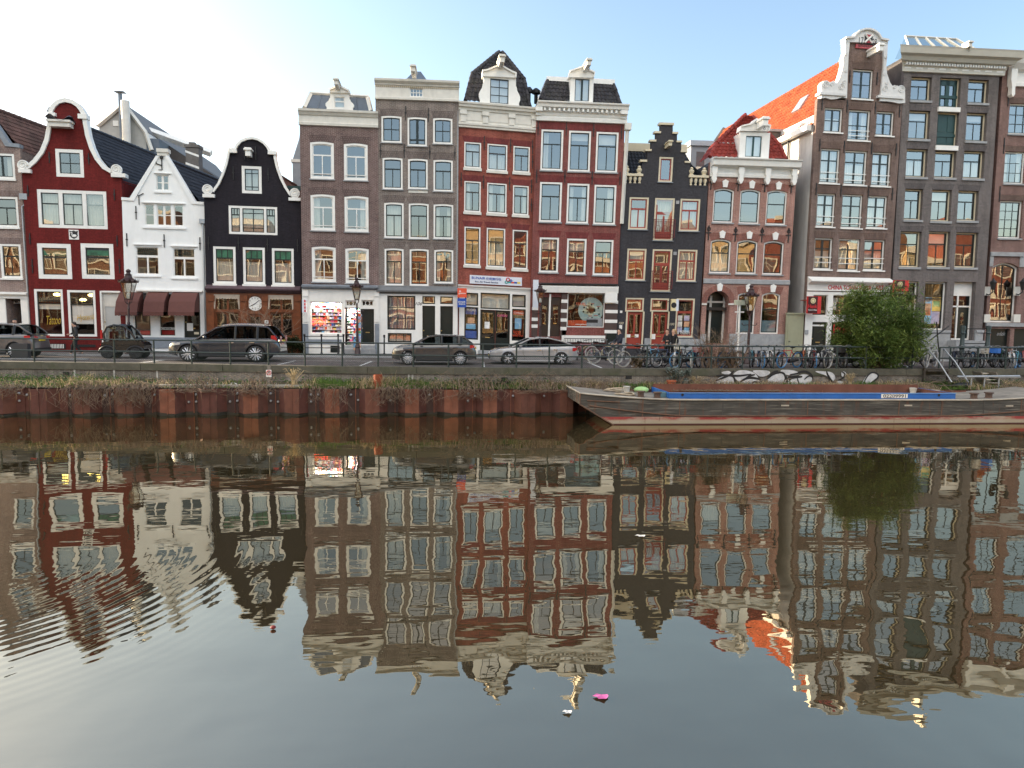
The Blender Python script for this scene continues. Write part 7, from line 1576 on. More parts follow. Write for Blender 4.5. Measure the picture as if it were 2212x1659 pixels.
def reed(label, c, x, ytop, ybase, n, spread_):
    q = on_y(c, x, ybase, YP+.3); top = on_y(c, x, ytop, YP+.3).z-q.z; b = MB(); random.seed(int(x))
    for i in range(n):
        h = top*random.uniform(.55, 1); az = random.gauss(0, 1); dx = spread_*random.gauss(0, .5); w = .009
        P = [Vector((random.gauss(0, .08), random.gauss(0, .06), 0)), Vector((dx*.3, 0, h*.55)), Vector((dx, random.gauss(0, .08), h)), Vector((dx*1.4, 0, h*.92))]
        for a, c2 in zip(P, P[1:]): b.add([a-Vector((w, 0, 0)), a+Vector((w, 0, 0)), c2+Vector((w, 0, 0)), c2-Vector((w, 0, 0))], [(0, 1, 2, 3)])
    o = b.build('reed_tuft', G3, None, loc=(q.x, YP+.35, q.z)); tag(o, label, 'reeds', 'dry reed tufts on the ledge')
reed('tall bent straw reed left of the grass above the piles', 'q2', 205, 55, 215, 40, .35); reed('pale dry reeds beside the silvery shrub', 'b1', 1310, 65, 170, 60, .6); reed('upright pale reeds in front of the graffiti end', 'b2', 590, 120, 262, 60, .3); reed('low straw reeds left of the orange tube', 'q2', 770, 150, 222, 60, .5)
def shrub(name, label, cat, loc, dims, nleaf, size, mats, stems, clumps=26, twig=None, group=None, flat=.8, seed=1):
    """irregular crown: leaf-sized faces gathered in uneven clumps, with real stems inside"""
    random.seed(seed); o = empty(name, loc, 0, label, cat, group); b = MB(); cl = []
    rx, ry, rz = dims
    for i in range(clumps):
        for _ in range(40):
            p_ = Vector((random.uniform(-1, 1), random.uniform(-1, 1), random.uniform(-1, 1)))
            if abs(p_.x)**3+abs(p_.y)**3+abs(p_.z)**3 < .9: break
        cl.append((Vector((p_.x*rx, p_.y*ry, rz+p_.z*rz*.95)), random.uniform(.28, .5)))
    for i in range(nleaf):
        c_, r_ = random.choice(cl); d = Vector((random.gauss(0, 1), random.gauss(0, 1), random.gauss(0, 1))).normalized()*r_*random.random()**.4*min(rx, rz)*.95
        q = c_+d
        if q.z < .02: q.z = .02+random.random()*.1
        s = size*random.uniform(.6, 1.3); a = random.random()*6.28; u = Vector((math.cos(a), math.sin(a), random.uniform(-.9, .3)))*s; v = u.cross(Vector((random.random()-.5, random.random()-.5, 1))).normalized()*s*random.uniform(.13, .24)*flat
        b.mi = min(len(mats)-1, int(len(mats)*(.5+.5*noise.noise(c_*2.1)+random.gauss(0, .14)))) if len(mats) > 1 else 0; b.mi = max(0, b.mi)
        b.add([q-u, q-v, q+u, q+v], [(0, 1, 2, 3)])
    b.build('foliage', mats, o)
    st = MB()
    for i in range(stems): c_ = cl[i % len(cl)][0]; st.tube([(random.gauss(0, rx*.15), random.gauss(0, ry*.15), 0), (c_.x*.5, c_.y*.5, c_.z*.55), (c_.x, c_.y, c_.z)], [.022, .016, .006], 5)
    st.build('stem', twig or BRK, o); return o
BA = [leafmat('bamboo_dark', (.085, .14, .036), .4), leafmat('bamboo_mid', (.155, .225, .055), .4), leafmat('bamboo_light', (.25, .31, .085), .35)]
q0, q1 = on_y('d7', 470, 1300, 34.4), on_y('d7', 1580, 1300, 34.4); cx_ = (q0.x+q1.x)/2; tz = on_y('d7', 1000, 640, 34.4).z
BUSH = shrub('bamboo_bush', 'large dense green bamboo bush growing over the railing', 'bush', (cx_, 34.75, 0), ((q1.x-q0.x)*.47, 1.2, tz*.52), 40000, .135, BA, 60, 100, group=None, seed=4)
b = MB(); random.seed(8)
for (x, y0, y1) in ((800, 700, 540), (640, 800, 640), (1350, 800, 690), (1500, 900, 800)):   # shoots that stand above the crown
    b = MB(); a_, c_ = on_y('d7', x, y0, 34.6), on_y('d7', x+random.uniform(-15, 15), y1, 34.6); L_ = BUSH.location; P0, P1 = a_-L_, c_-L_
    for i in range(150): t = random.random(); q = P0.lerp(P1, t)+Vector((random.gauss(0, .16*(1.2-t)), random.gauss(0, .12), random.gauss(0, .08))); a = random.random()*6.28; u = Vector((math.cos(a), math.sin(a), random.uniform(-.7, .5)))*.10; v = u.cross(Vector((.2, .1, 1))).normalized()*.02; b.mi = random.randrange(3); b.add([q-u, q-v, q+u, q+v], [(0, 1, 2, 3)])
    b.build('shoot', BA, BUSH)
q = on_y('b1', 1140, 165, 32.7); SIL = [leafmat('silver_leaf', (.26, .31, .28), .3), leafmat('silver_leaf_dark', (.14, .18, .15), .3)]
shrub('silver_shrub', 'silvery grey green shrub in front of the quay wall beside the graffiti', 'shrub', (q.x, 32.72, ZL+.05), (.62, .25, .5), 900, .075, SIL, 12, 14, flat=1.6, seed=3)
o = MB().lathe([(.14, 0), (.2, .26), (.23, .27), (.23, .34), (.2, .34)], n=14).build('flower_pot', mat('terracotta', hexc('a4593a'), .8, var=.15), None, auto=40, loc=(on_y('b1', 1088, 160, 32.5).x, 32.5, ZL+.08)); tag(o, 'terracotta flower pot at the foot of the silvery shrub', 'flower pot')
HG = [leafmat('hedge_dark', (.018, .030, .012), .4), leafmat('hedge_olive', (.045, .055, .02), .4)]
a_, c_ = on_y('d2', 1410, 1170, 42.2), on_y('d2', 1625, 1170, 42.2)
shrub('hedge', 'low dark clipped hedge beside the varnished wooden shopfront', 'hedge', ((a_.x+c_.x)/2, 42.3, .09), ((c_.x-a_.x)*.45, .4, on_y('d2', 1500, 1015, 42.3).z*.5), 3600, .07, HG, 8, 30, flat=1.6, seed=6)
OL = [leafmat('dry_olive_leaf', (.10, .085, .04), .4), leafmat('dry_brown_leaf', (.09, .06, .035), .4)]
def quay_shrub(label, c, l, t, r, b_, n, seed, bare=40, dy=.75, mats=OL):
    X = at_quay(c, (l+r)/2, 1300); Y = Yq(X)+dy; z = on_y(c, (l+r)/2, t, Y).z; wd = abs(on_y(c, r, 1200, Y).x-on_y(c, l, 1200, Y).x)
    o = shrub('quay_shrub', label, 'shrub', (X, Y, 0), (wd*.42, .3, z*.36), n, .05, mats, 10, 18, flat=1.4, group='shrubs on the quay', seed=seed); tw = MB(); random.seed(seed)
    for i in range(bare):
        P = [Vector((random.gauss(0, wd*.15), random.gauss(0, .1), 0))]; d = Vector((random.gauss(0, .5), random.gauss(0, .2), 1)).normalized(); L = z*random.uniform(.5, 1.05)
        for k in range(6): P.append(P[-1]+d*L/6); d = (d+Vector((random.gauss(0, .28), random.gauss(0, .15), random.gauss(0, .12)))).normalized()
        tw.tube(P, [.02*(1-.8*k/6) for k in range(7)], 4, cap=False)
        for k in range(2, 6): d2 = Vector((random.choice((-1, 1))*random.random(), random.gauss(0, .3), random.uniform(.1, .8))).normalized(); tw.tube([P[k], P[k]+d2*L*.15, P[k]+d2*L*.28+Vector((0, 0, random.gauss(0, .04)))], [.009, .006, .003], 3, cap=False)
    tw.build('branch', BRK, o)
quay_shrub('olive brown shrub at the railing left of the blue bicycle', 'd5', 610, 1160, 770, 1315, 900, 12, 14)
quay_shrub('big bare branched shrub in front of the arched doorway', 'd5', 1330, 830, 1640, 1320, 1100, 14, 34, .8)
quay_shrub('leafless shrub at the railing beside the leaning lamp post', 'd6', 340, 640, 560, 1040, 700, 16, 22, .8)
quay_shrub('thin climbing shrub against the wooden shopfront', 'd2', 620, 560, 860, 900, 500, 17, 40, 7.4)
# ------------------------------------------------------------------ cars
def lerp_list(P, x):
    if x <= P[0][0]: return P[0][1]
    for (a, u), (c, v) in zip(P, P[1:]):
        if x <= c: return u+(v-u)*(x-a)/(c-a)
    return P[-1][1]
def smooth(P, x, h=.12): return (lerp_list(P, x-h)+2*lerp_list(P, x)+lerp_list(P, x+h))/4
TYRE = mat('tyre_rubber', (.018, .018, .019), .8, var=.15); RIMS = mat('alloy_rim', (.7, .71, .73), .3, .6, var=.05); DARKTRIM = mat('dark_trim', (.015, .015, .017), .5, var=.1)
CHROME = mat('chrome_trim', (.7, .71, .72), .2, .9, var=0); TAIL = mat('tail_light', (.45, .012, .015), .25, var=.1, coat=.6); HEADL = mat('head_light', (.55, .58, .60), .15, .3, var=.1, coat=1)
CARGLASS = glass('car_glass', .055, (.72, .88, 1), .05, clear=(.30, .33, .34), ior=1.28)
def wheel(root, x, y, z, r, w, spokes, xf, side, rim=None):
    wz = empty('wheel', (0, 0, 0)); wz.parent = root
    o = MB(xf).lathe([(r*.76, -.02), (r*.93, -.01), (r, .03), (r, w-.03), (r*.93, w), (r*.76, w)], (x, y if side < 0 else y-w, z), 28, 'y').build('tyre', TYRE, wz, auto=50)
    b = MB(xf); yy = y-.012 if side < 0 else y+.012
    b.lathe([(r*.78, 0), (r*.78, .05*-side), (r*.72, .06*-side)], (x, yy, z), 28, 'y')
    for k in range(spokes):
        a = 2*math.pi*k/spokes
        for off in (-.09, .09):
            a1 = a+off*2.2; b.tube([(x+r*.12*math.cos(a), yy-.005, z+r*.12*math.sin(a)), (x+r*.74*math.cos(a1), yy, z+r*.74*math.sin(a1))], [r*.075, r*.085], 4)
    b.lathe([(r*.15, -.02), (r*.15, .04), (r*.1, .05)], (x, yy-.01, z), 12, 'y'); b.build('rim', rim or RIMS, wz, auto=50)
    MB(xf).lathe([(r*.66, 0), (r*.66, .02)], (x, yy+.05*-side*-1 if side > 0 else yy+.06, z), 24, 'y').build('wheel_well', DARKTRIM, wz)
    return wz
def car(name, label, cat, loc, S, L, Wd, top, roof, wx, r, paint, spokes=5, clear=.22, rz=0, arch=DARKTRIM, belt_in=.93, roof_in=.72, chrome=True, tail=None, head=None, xw=None, xb=None, pillars=(), tailz=None, group='cars parked along the quay', plate=True, ends=(.30, .30), rails=False):
    root = empty(name, loc, rz, label, cat, group); sx, sy, sz = S
    xf = lambda x, y, z: (x*sx, y*sy, z*sz)
    hw = lambda x: Wd/2*(1-.24*max(0, 1-x/ends[0]/1.6)**2-.20*max(0, 1-(L-x)/ends[1]/1.6)**2-.035*max(0, 1-x/1.2)-.03*max(0, 1-(L-x)/1.2))
    ra = r*1.16
    def zb(x):
        z = clear + .10*max(0, 1-x/.5)+.14*max(0, 1-(L-x)/.55)
        for c_ in wx:
            d = abs(x-c_)
            if d < ra: z = max(z, r+math.sqrt(ra*ra-d*d))
        return z
    xs = sorted(set([round(v, 3) for v in [0, .02, .06, .12, .2] + [.3+.1*i for i in range(int((L-.5)/.1))] + [L-.2, L-.12, L-.06, L-.02, L]] + [round(c_+ra*k, 3) for c_ in wx for k in (-1.001, -.985, -.93, -.82, -.66, -.45, -.2, 0, .2, .45, .66, .82, .93, .985, 1.001)]))
    prof = [(.0, .945), (.1, .975), (.28, .995), (.5, 1.0), (.68, .985), (.72, .995), (.85, .975), (.95, .95), (1.0, .915)]
    rows = []
    for x in xs:
        z0, z1, w = zb(x), smooth(top, x, .08), hw(x); z0 = min(z0, z1-.03); base = clear
        half = []
        for t, k in prof:
            zz = z0+(z1-z0)*t; tt = max(0, min(1, (zz-base)/(z1-base))); half.append((w*lerp_list(prof, tt), zz))
        half += [(w*.72, z1+.018), (w*.36, z1+.032), (0, z1+.036)]
        rows.append([(x, -a, z) for a, z in half] + [(x, a, z) for a, z in half[-2::-1]])
    b = MB(xf); n = len(rows[0]); b.add([p_ for r_ in rows for p_ in r_], [(i*n+j, i*n+j+1, (i+1)*n+j+1, (i+1)*n+j) for i in range(len(rows)-1) for j in range(n-1)])
    b.add(rows[0], [tuple(reversed(range(n)))]); b.add(rows[-1], [tuple(range(n))])
    b.build('body', paint, root, auto=32)
    sidey = lambda x, z: hw(x)*lerp_list(prof, max(0, min(1, (z-clear)/(smooth(top, x, .08)-clear))))
    # cabin
    x0, x1 = roof[0][0], roof[-1][0]; g = [x0+(x1-x0)*i/40 for i in range(41)]; gr = []
    for x in g:
        zt, zbelt = smooth(roof, x, .05), smooth(top, x, .08)+.0; zt = max(zt, zbelt+.01); w0 = hw(x)*belt_in; hmax = max(p_[1] for p_ in roof)
        k = (zt-zbelt)/(hmax-zbelt); w1 = w0*(1-(1-roof_in)*k)
        half = [(w0, zbelt-.02), (w0*.35+w1*.65+.02*k, zbelt+(zt-zbelt)*.62), (w1+.01, zt-.05*k), (w1-.06, zt-.005), (w1*.5, zt+.018), (0, zt+.025)]
        gr.append([(x, -a, z) for a, z in half]+[(x, a, z) for a, z in half[-2::-1]])
    xA, xC = xw or roof[1][0], xb or roof[-2][0]
    n = len(gr[0]); bgl, brf = MB(xf), MB(xf)
    for i in range(40):
        xm = (g[i]+g[i+1])/2
        for j in range(n-1):
            f = [gr[i][j], gr[i][j+1], gr[i+1][j+1], gr[i+1][j]]
            (brf if (2 <= j <= n-4 and xA-.06 < xm < xC) else bgl).quad(*f)
    bgl.build('window', CARGLASS, root, auto=40); brf.build('roof', paint, root, auto=40)
    MB(xf).box(x0+.3, x1-.3, -Wd*.36, Wd*.36, clear+.1, min(p_[1] for p_ in top)+.0).build('interior', DARKTRIM, root)
    b = MB(xf)
    for xs_ in (x0+(x1-x0)*.30, x0+(x1-x0)*.56):
        for yy in (-Wd*.22, Wd*.22): b.box(xs_, xs_+.14, yy-.22, yy+.22, smooth(top, xs_, .1)-.3, smooth(top, xs_, .1)+.28); b.box(xs_+.03, xs_+.11, yy-.12, yy+.12, smooth(top, xs_, .1)+.3, smooth(top, xs_, .1)+.44)
    b.build('seat', DARKTRIM, root)
    for s_ in (-1, 1):
        b = MB(xf); J = lambda i, j: gr[i][j if s_ < 0 else n-1-j]; mi = lambda x: max(0, min(40, round((x-x0)/(x1-x0)*40)))
        for i0, i1 in ((0, mi(xA)), (mi(xC), 40)): b.tube([J(i, 2) for i in range(i0, i1+1)], .042, 6)
        b.tube([J(i, 2) for i in range(mi(xA), mi(xC)+1)], .035, 6)
        b.build('roof_frame', paint, root, auto=40)
        b = MB(xf)
        for px_, wd_ in pillars:
            i = mi(px_); b.tube([J(i, 0), J(i, 1), J(i, 2)], wd_, 4)
        b.build('door_pillar', DARKTRIM, root)
        if chrome: b = MB(xf); b.tube([tuple(v+(0, s_*.012, .02)[k] for k, v in enumerate(J(i, 0))) for i in range(3, mi(xC)+4 if mi(xC)+4 < 40 else 40)], .014, 5); b.build('window_trim', CHROME, root, auto=40)
        for x in wx: wheel(root, x, s_*(Wd/2-.02), r, r, .2, spokes, xf, s_)
        hx, hz = head or (.28, .68); b = MB(xf); b.grid(lambda p_, q_: (hx-.2+.42*p_, s_*(sidey(hx-.2+.42*p_, hz)+.008), hz-.05+.11*q_+.05*p_), 5, 2); b.build('headlight', HEADL, root, True)
        tx, t0, t1 = tail or (L-.2, .75, .95); b = MB(xf); b.grid(lambda p_, q_: (tx-.1+.24*p_, s_*(sidey(min(L, tx-.1+.24*p_), (t0+t1)/2)+.010), t0+(t1-t0)*q_), 4, 3); b.quad((L+.008, s_*Wd*.2, t0+.02), (L+.008, s_*hw(L)*.98, t0), (L+.008, s_*hw(L)*.98, t1), (L+.008, s_*Wd*.2, t1-.04)); b.build('taillight', TAIL, root)
        mx_ = x0+.42; zbm = smooth(top, mx_, .1); MB(xf).ball((mx_, s_*(hw(mx_)+.12), zbm+.1), .1, 10, 6, .9, 1, .75).build('mirror', paint, root, True); 
        for hx2 in (x0+(x1-x0)*.40, x0+(x1-x0)*.66): zz = smooth(top, hx2, .1)-.16; MB(xf).box(hx2, hx2+.22, s_*(sidey(hx2, zz)), s_*(sidey(hx2, zz)+.03), zz-.018, zz+.018).build('door_handle', CHROME if chrome else paint, root)
        b = MB(xf)
        for xd in (x0+.55, x0+(x1-x0)*.49, wx[1]-ra*.65):
            P = [(xd+(.08 if z_ < .6 else 0), s_*(sidey(xd, z_)+.002), z_) for z_ in (clear+.12, .45, .6, .75, smooth(top, xd, .1)-.02)]; b.tube(P, .007, 4)
        b.build('door_seam', DARKTRIM, root)
        b = MB(xf)
        for x in wx: b.tube([(x+ra*math.cos(a), s_*(sidey(x, r)+.004), r+ra*math.sin(a)) for a in [math.pi*k/14 for k in range(15)]], .032, 5)
        b.tube([(wx[0]+ra, s_*(Wd/2-.03), clear+.02), (wx[1]-ra, s_*(Wd/2-.03), clear+.02)], .06, 5); b.build('wheel_arch', arch, root, auto=40)
        if rails: b = MB(xf); b.tube([tuple(v+(0, -s_*.04, .07)[k] for k, v in enumerate(J(i, 2))) for i in range(mi(xA)+2, mi(xC))], .022, 6); b.build('roof_rail', CHROME, root, auto=40)
    b = MB(xf); b.box(-.012, .05, -Wd*.3, Wd*.3, clear+.12, clear+.38); b.build('grille', DARKTRIM, root)
    b = MB(xf); b.box(L-.06, L+.015, -Wd*.42, Wd*.42, clear+.08, clear+.24); b.build('bumper', DARKTRIM, root)
    if plate: MB(xf).box(L-.01, L+.02, -.26, .26, .78 if not tailz else tailz, (.78 if not tailz else tailz)+.11).build('number_plate', mat('yellow_plate', (.75, .55, .05), .5, var=0), root); MB(xf).box(-.02, .0, -.26, .26, clear+.2, clear+.31).build('number_plate', mat('yellow_plate', (.75, .55, .05)), root)
    return root
P_GREY = mat('graphite_car_paint', (.028, .034, .046), .22, .1, var=.04, coat=1); P_BRZ = mat('bronze_car_paint', (.055, .056, .060), .22, .15, var=.04, coat=1); P_SIL = mat('silver_beige_car_paint', (.34, .34, .345), .25, .15, var=.03, coat=1); P_BRN = mat('grey_brown_car_paint', (.12, .112, .115), .3, .3, var=.04, coat=1); P_BLK = mat('black_car_paint', (.012, .012, .013), .25, .2, var=.05, coat=1)
def fit(l, r, yt, Y, Yc, L, Hh):
    a, c = on_y('f', l, 750, Y).x, on_y('f', r, 750, Y).x; zt = on_y('f', (l+r)/2+20, yt, Yc).z; return a, (c-a)/L, zt/Hh
a, sx, sz = fit(362, 604, 700, 36.6, 37.5, 4.95, 1.80)
car('parked_suv', 'large graphite grey estate suv parked in front of the wooden shopfront', 'car', (a, 37.5, 0), (sx, 1.1, sz), 4.95, 1.92,
    [(0, .66), (.05, .88), (.5, .98), (1.35, 1.07), (2.2, 1.09), (3.6, 1.11), (4.7, 1.12), (4.9, 1.0), (4.95, .7)], [(1.3, 1.08), (2.15, 1.66), (2.7, 1.77), (3.6, 1.78), (4.45, 1.70), (4.85, 1.14)], (.92, 3.90), .40, P_GREY, 7, .27, tail=(4.68, .95, 1.28), head=(.36, .82), pillars=((2.95, .05), (4.0, .06)), roof_in=.78, rails=True, tailz=.95, xb=4.3)
a, sx, sz = fit(846, 1029, 722, 35.0, 35.9, 4.2, 1.51)
car('parked_hatchback', 'bronze grey compact suv parked in front of the two black doors', 'car', (a, 35.95, 0), (sx, 1.08, sz), 4.2, 1.8,
    [(0, .58), (.05, .8), (.4, .92), (1.1, .99), (1.9, 1.0), (3.1, 1.03), (3.9, 1.04), (4.15, .9), (4.2, .6)], [(1.05, 1.0), (1.8, 1.42), (2.3, 1.50), (3.0, 1.49), (3.6, 1.42), (4.05, 1.04)], (.80, 3.40), .335, P_BRZ, 8, .22, tail=(3.98, .82, 1.0), head=(.34, .74), pillars=((2.45, .05), (3.35, .12)), roof_in=.74, chrome=False, xb=3.55)
a, sx, sz = fit(1059, 1249, 727, 35.9, 36.8, 4.47, 1.46)
car('parked_sedan', 'silver beige fastback saloon parked beside the travel agency', 'car', (a, 36.8, 0), (sx, 1.08, sz), 4.47, 1.82,
    [(0, .5), (.05, .68), (.4, .80), (1.2, .90), (2.1, .92), (3.4, .97), (4.25, 1.0), (4.44, .92), (4.47, .55)], [(1.1, .91), (2.0, 1.36), (2.5, 1.44), (3.0, 1.43), (3.7, 1.25), (4.25, 1.01)], (.90, 3.60), .325, P_SIL, 5, .16, tail=(4.28, .72, .90), head=(.38, .66), pillars=((2.55, .05),), roof_in=.72, chrome=True, arch=P_SIL, xb=3.3)
q = on_z('d1', 75, 1228, 0); rx = on_y('d1', 432, 1050, q.y+.9).x; zt = on_y('d1', 60, 858, q.y+.9).z
car('parked_hatchback', 'grey brown car at the left edge with its red tail lights showing', 'car', (rx-4.5, q.y+.95, 0), (1.0, 1.05, zt/1.6), 4.5, 1.85,
    [(0, .6), (.05, .8), (.5, .95), (1.2, 1.03), (2.0, 1.04), (3.4, 1.08), (4.2, 1.10), (4.45, .95), (4.5, .62)], [(1.15, 1.04), (1.9, 1.50), (2.5, 1.59), (3.3, 1.57), (3.85, 1.50), (4.4, 1.10)], (.85, 3.62), .345, P_BRN, 14, .22, tail=(4.22, .86, 1.04), pillars=((2.6, .05), (3.55, .08)), roof_in=.76, xb=3.75)
# tiny electric car
q0, q1 = on_z('d1', 1075, 1225, 0), on_z('d1', 1560, 1225, 0); mc = empty('microcar', (q0.x, 39.3, 0), 0, 'tiny black electric two seater with a red seat parked by the lamp post', 'microcar'); Lm = q1.x-q0.x; zt = on_y('d1', 1280, 876, 39.3).z; k = Lm/1.75; kz = zt/1.58; xf = lambda x, y, z: (x*k, y, z*kz)
def mprism(name, pts, y0, y1, m, par=None): b = MB(xf); b.prism(pts, y0, y1); return b.build(name, m, par or mc)
body = [(.05, .40), (.28, .32), (.50, .30), (1.15, .30), (1.25, .42), (1.7, .45), (1.73, .62), (1.62, .78), (1.25, .86), (1.15, .84), (.25, .80), (.08, .74), (.03, .55)]
b = MB(xf); b.prism(body, -.5, .5); b.build('body', P_BLK, mc)
b = MB(xf)
for y in (-.5, .5): b.tube([(.2, y, .78), (.17, y*.96, 1.15), (.28, y*.9, 1.45), (.55, y*.86, 1.56), (.95, y*.86, 1.52), (1.2, y*.9, 1.25), (1.42, y*.97, .84)], .045, 6); b.tube([(1.05, y, .82), (.98, y*.9, 1.2), (.9, y*.86, 1.52)], .025, 5)
b.tube([(.28, -.45, 1.45), (.28, .45, 1.45)], .04, 6); b.build('roof_frame', P_BLK, mc, auto=40)
b = MB(xf); b.grid(lambda p_, q_: (.3+.65*p_, -.43+.86*q_, 1.52+.05*math.sin(p_*3)), 6, 2); b.build('roof', P_BLK, mc, True)
b = MB(xf); b.quad((.98, -.44, 1.5), (.98, .44, 1.5), (1.42, .46, .86), (1.42, -.46, .86))
for y in (-.46, .46): b.add([(.22, y*1.05, .8), (1.02, y*1.05, .83), (.95, y*.92, 1.5), (.5, y*.92, 1.54), (.24, y*.97, 1.4)], [(0, 1, 2, 3, 4)])
b.build('window', CARGLASS, mc)
b = MB(xf); b.box(.32, .46, -.36, .36, .75, 1.25); b.box(.40, .75, -.36, .36, .62, .76); b.build('seat', mat('red_seat', (.35, .02, .02), .6), mc)
MB(xf).torus((.98, 0, .95), .15, .018, 'x', 16, 5).build('steering_wheel', DARKTRIM, mc)
b = MB(xf); b.box(.05, .12, -.52, -.44, .85, 1.32); b.build('taillight', TAIL, mc)
for s_ in (-1, 1):
    for x in (.30, 1.38):
        wheel(mc, x, s_*.56, .26, .26, .14, 6, xf, s_, DARKTRIM)
        b = MB(xf); b.tube([(x+.32*math.cos(a), s_*.53, .27+.30*math.sin(a)) for a in [math.pi*i/10 for i in range(11)]], .05, 5); b.build('wheel_arch', DARKTRIM, mc, auto=40)
    MB(xf).ball((1.62, s_*.36, .62), .08, 8, 6).build('headlight', HEADL, mc, True)
    MB(xf).ball((1.12, s_*.56, .98), .07, 8, 6, .6, 1, 1).build('mirror', P_BLK, mc, True)
MB(xf).box(.02, .06, -.5, -.42, .62, .68).build('taillight', TAIL, mc)
# ------------------------------------------------------------------ bicycles
CHR = mat('bicycle_steel', (.26, .27, .28), .3, .8, var=.05); SADDLE = mat('black_saddle', (.02, .02, .021), .6, var=.1)
BCOL = dict(black=(.014, .014, .016), navy=(.02, .035, .09), sky=(.16, .42, .62), white=(.6, .6, .58), red=(.38, .03, .025), orange=(.5, .13, .03), silver=(.35, .36, .37), green=(.03, .10, .06), pink=(.45, .20, .24), grey=(.10, .105, .11), teal=(.08, .30, .38))
TCOL = dict(black=TYRE, white=mat('white_tyre', (.42, .41, .38), .8, var=.1), blue=mat('blue_tyre', (.07, .24, .50), .7, var=.1), cream=mat('cream_tyre', (.45, .38, .24), .8, var=.1))
_bike_meshes = {}
def bike_mesh(kind, mt):
    """one mesh per part, shared by every bicycle"""
    key = (kind, mt.name)
    if key in _bike_meshes: return _bike_meshes[key]
    b = MB(); r = .35
    if kind == 'tyre': b.torus((0, 0, 0), r, .028, 'y', 26, 6)
    elif kind == 'rim':
        b.torus((0, 0, 0), r-.045, .016, 'y', 26, 4); b.lathe([(.03, -.05), (.03, .05)], n=8, axis='y')
        for k in range(20): a = 2*math.pi*k/20; b.tube([(.02*math.cos(a+1), (-.03, .03)[k % 2], .02*math.sin(a+1)), ((r-.05)*math.cos(a), 0, (r-.05)*math.sin(a))], .004, 3, cap=False)
    elif kind == 'frame':
        BB, ST, HT, HB, RW, FW_ = (.48, 0, .30), (.64, 0, .80), (-.06+.14, 0, .86), (.06, 0, .70), (1.08, 0, .35), (0, 0, .35)
        for p_, q_, rr in ((BB, ST, .02), (ST, (.10, 0, .80), .02), (BB, (.07, 0, .73), .022), (HT, HB, .022)): b.tube([p_, q_], rr, 6)
        for s_ in (-.06, .06): b.tube([(BB[0], s_*.4, BB[2]), (RW[0], s_, RW[2])], .013, 5); b.tube([(ST[0], s_*.3, ST[2]-.06), (RW[0], s_, RW[2])], .012, 5); b.tube([(.055, s_, .68), (.03, s_, .5), (0, s_, .35)], .014, 5)
        b.tube([(.055, -.06, .68), (.055, .06, .68)], .02, 5)
    elif kind == 'mudguard':
        for cx, a0, a1 in ((0, .5, 2.5), (1.08, .3, 3.0)):
            P = [(cx+(r+.045)*math.cos(a0+(a1-a0)*k/10), .35+(r+.045)*math.sin(a0+(a1-a0)*k/10)) for k in range(11)]
            for (x0, z0), (x1, z1) in zip(P, P[1:]): b.quad((x0, -.035, z0), (x1, -.035, z1), (x1, .035, z1), (x0, .035, z0))
    elif kind == 'handlebar':
        b.tube([(.085, 0, .86), (.11, 0, 1.0)], .014, 6); b.tube([(.34, -.28, 1.02), (.2, -.3, 1.05), (.08, -.2, 1.06), (.10, 0, 1.01), (.08, .2, 1.06), (.2, .3, 1.05), (.34, .28, 1.02)], .013, 6); b.ball((-.04, 0, .84), .05, 8, 5)
    elif kind == 'grip':
        for y in (-.28, .28): b.tube([(.22, y*1.05, 1.045), (.36, y, 1.015)], .02, 6)
    elif kind == 'saddle':
        b.tube([(.64, 0, .80), (.665, 0, .93)], .014, 6); b.add([(.52, -.02, .95), (.52, .02, .95), (.66, .06, .955), (.80, .10, .97), (.83, 0, .975), (.80, -.10, .97), (.66, -.06, .955), (.52, 0, .92), (.68, 0, .90), (.8, 0, .91)], [(0, 2, 1), (0, 6, 2), (6, 5, 4, 3), (6, 3, 2), (0, 1, 7), (1, 2, 8, 7), (2, 3, 9, 8), (0, 7, 8, 6), (6, 8, 9, 5), (3, 4, 9), (4, 5, 9)])
    elif kind == 'carrier':
        for y in (-.06, 0, .06): b.tube([(.74, y, .76), (1.22, y, .75)], .009, 4)
        for s_ in (-.07, .07): b.tube([(1.15, s_, .75), (1.08, s_, .35)], .009, 4)
    elif kind == 'chain_case':
        b.tube([(.44, -.045, .30), (.75, -.045, .33), (1.10, -.045, .35)], [.10, .085, .05], 8); b.tube([(.48, -.12, .30), (.48, .12, .30)], .014, 5); b.box(.46, .54, -.2, -.11, .14, .17); b.box(.42, .50, .11, .2, .44, .47); b.tube([(.48, -.12, .30), (.5, -.12, .16)], .012, 4); b.tube([(.48, .12, .30), (.46, .12, .45)], .012, 4)
    elif kind == 'basket':
        for z in (.72, .80, .88, .96): b.tube([(-.36, -.17, z), (-.36, .17, z), (-.06, .17, z), (-.06, -.17, z)], .009, 4, closed=True)
        for k in range(8): y = -.17+.34*k/7; b.tube([(-.36, y, .72), (-.36, y, .96)], .007, 3); b.tube([(-.36+.3*k/7, -.17, .72), (-.36+.3*k/7, -.17, .96)], .007, 3); b.tube([(-.36, y, .72), (-.06, y, .72)], .007, 3)
    elif kind == 'crate': b.box(-.38, -.04, -.2, .2, .72, .74); b.box(-.38, -.36, -.2, .2, .74, .98); b.box(-.06, -.04, -.2, .2, .74, .98); b.box(-.36, -.06, -.2, -.18, .74, .98); b.box(-.36, -.06, .18, .2, .74, .98)
    o = b.build(kind, mt, None, auto=45); me = o.data; bpy.data.objects.remove(o); _bike_meshes[key] = me; return me
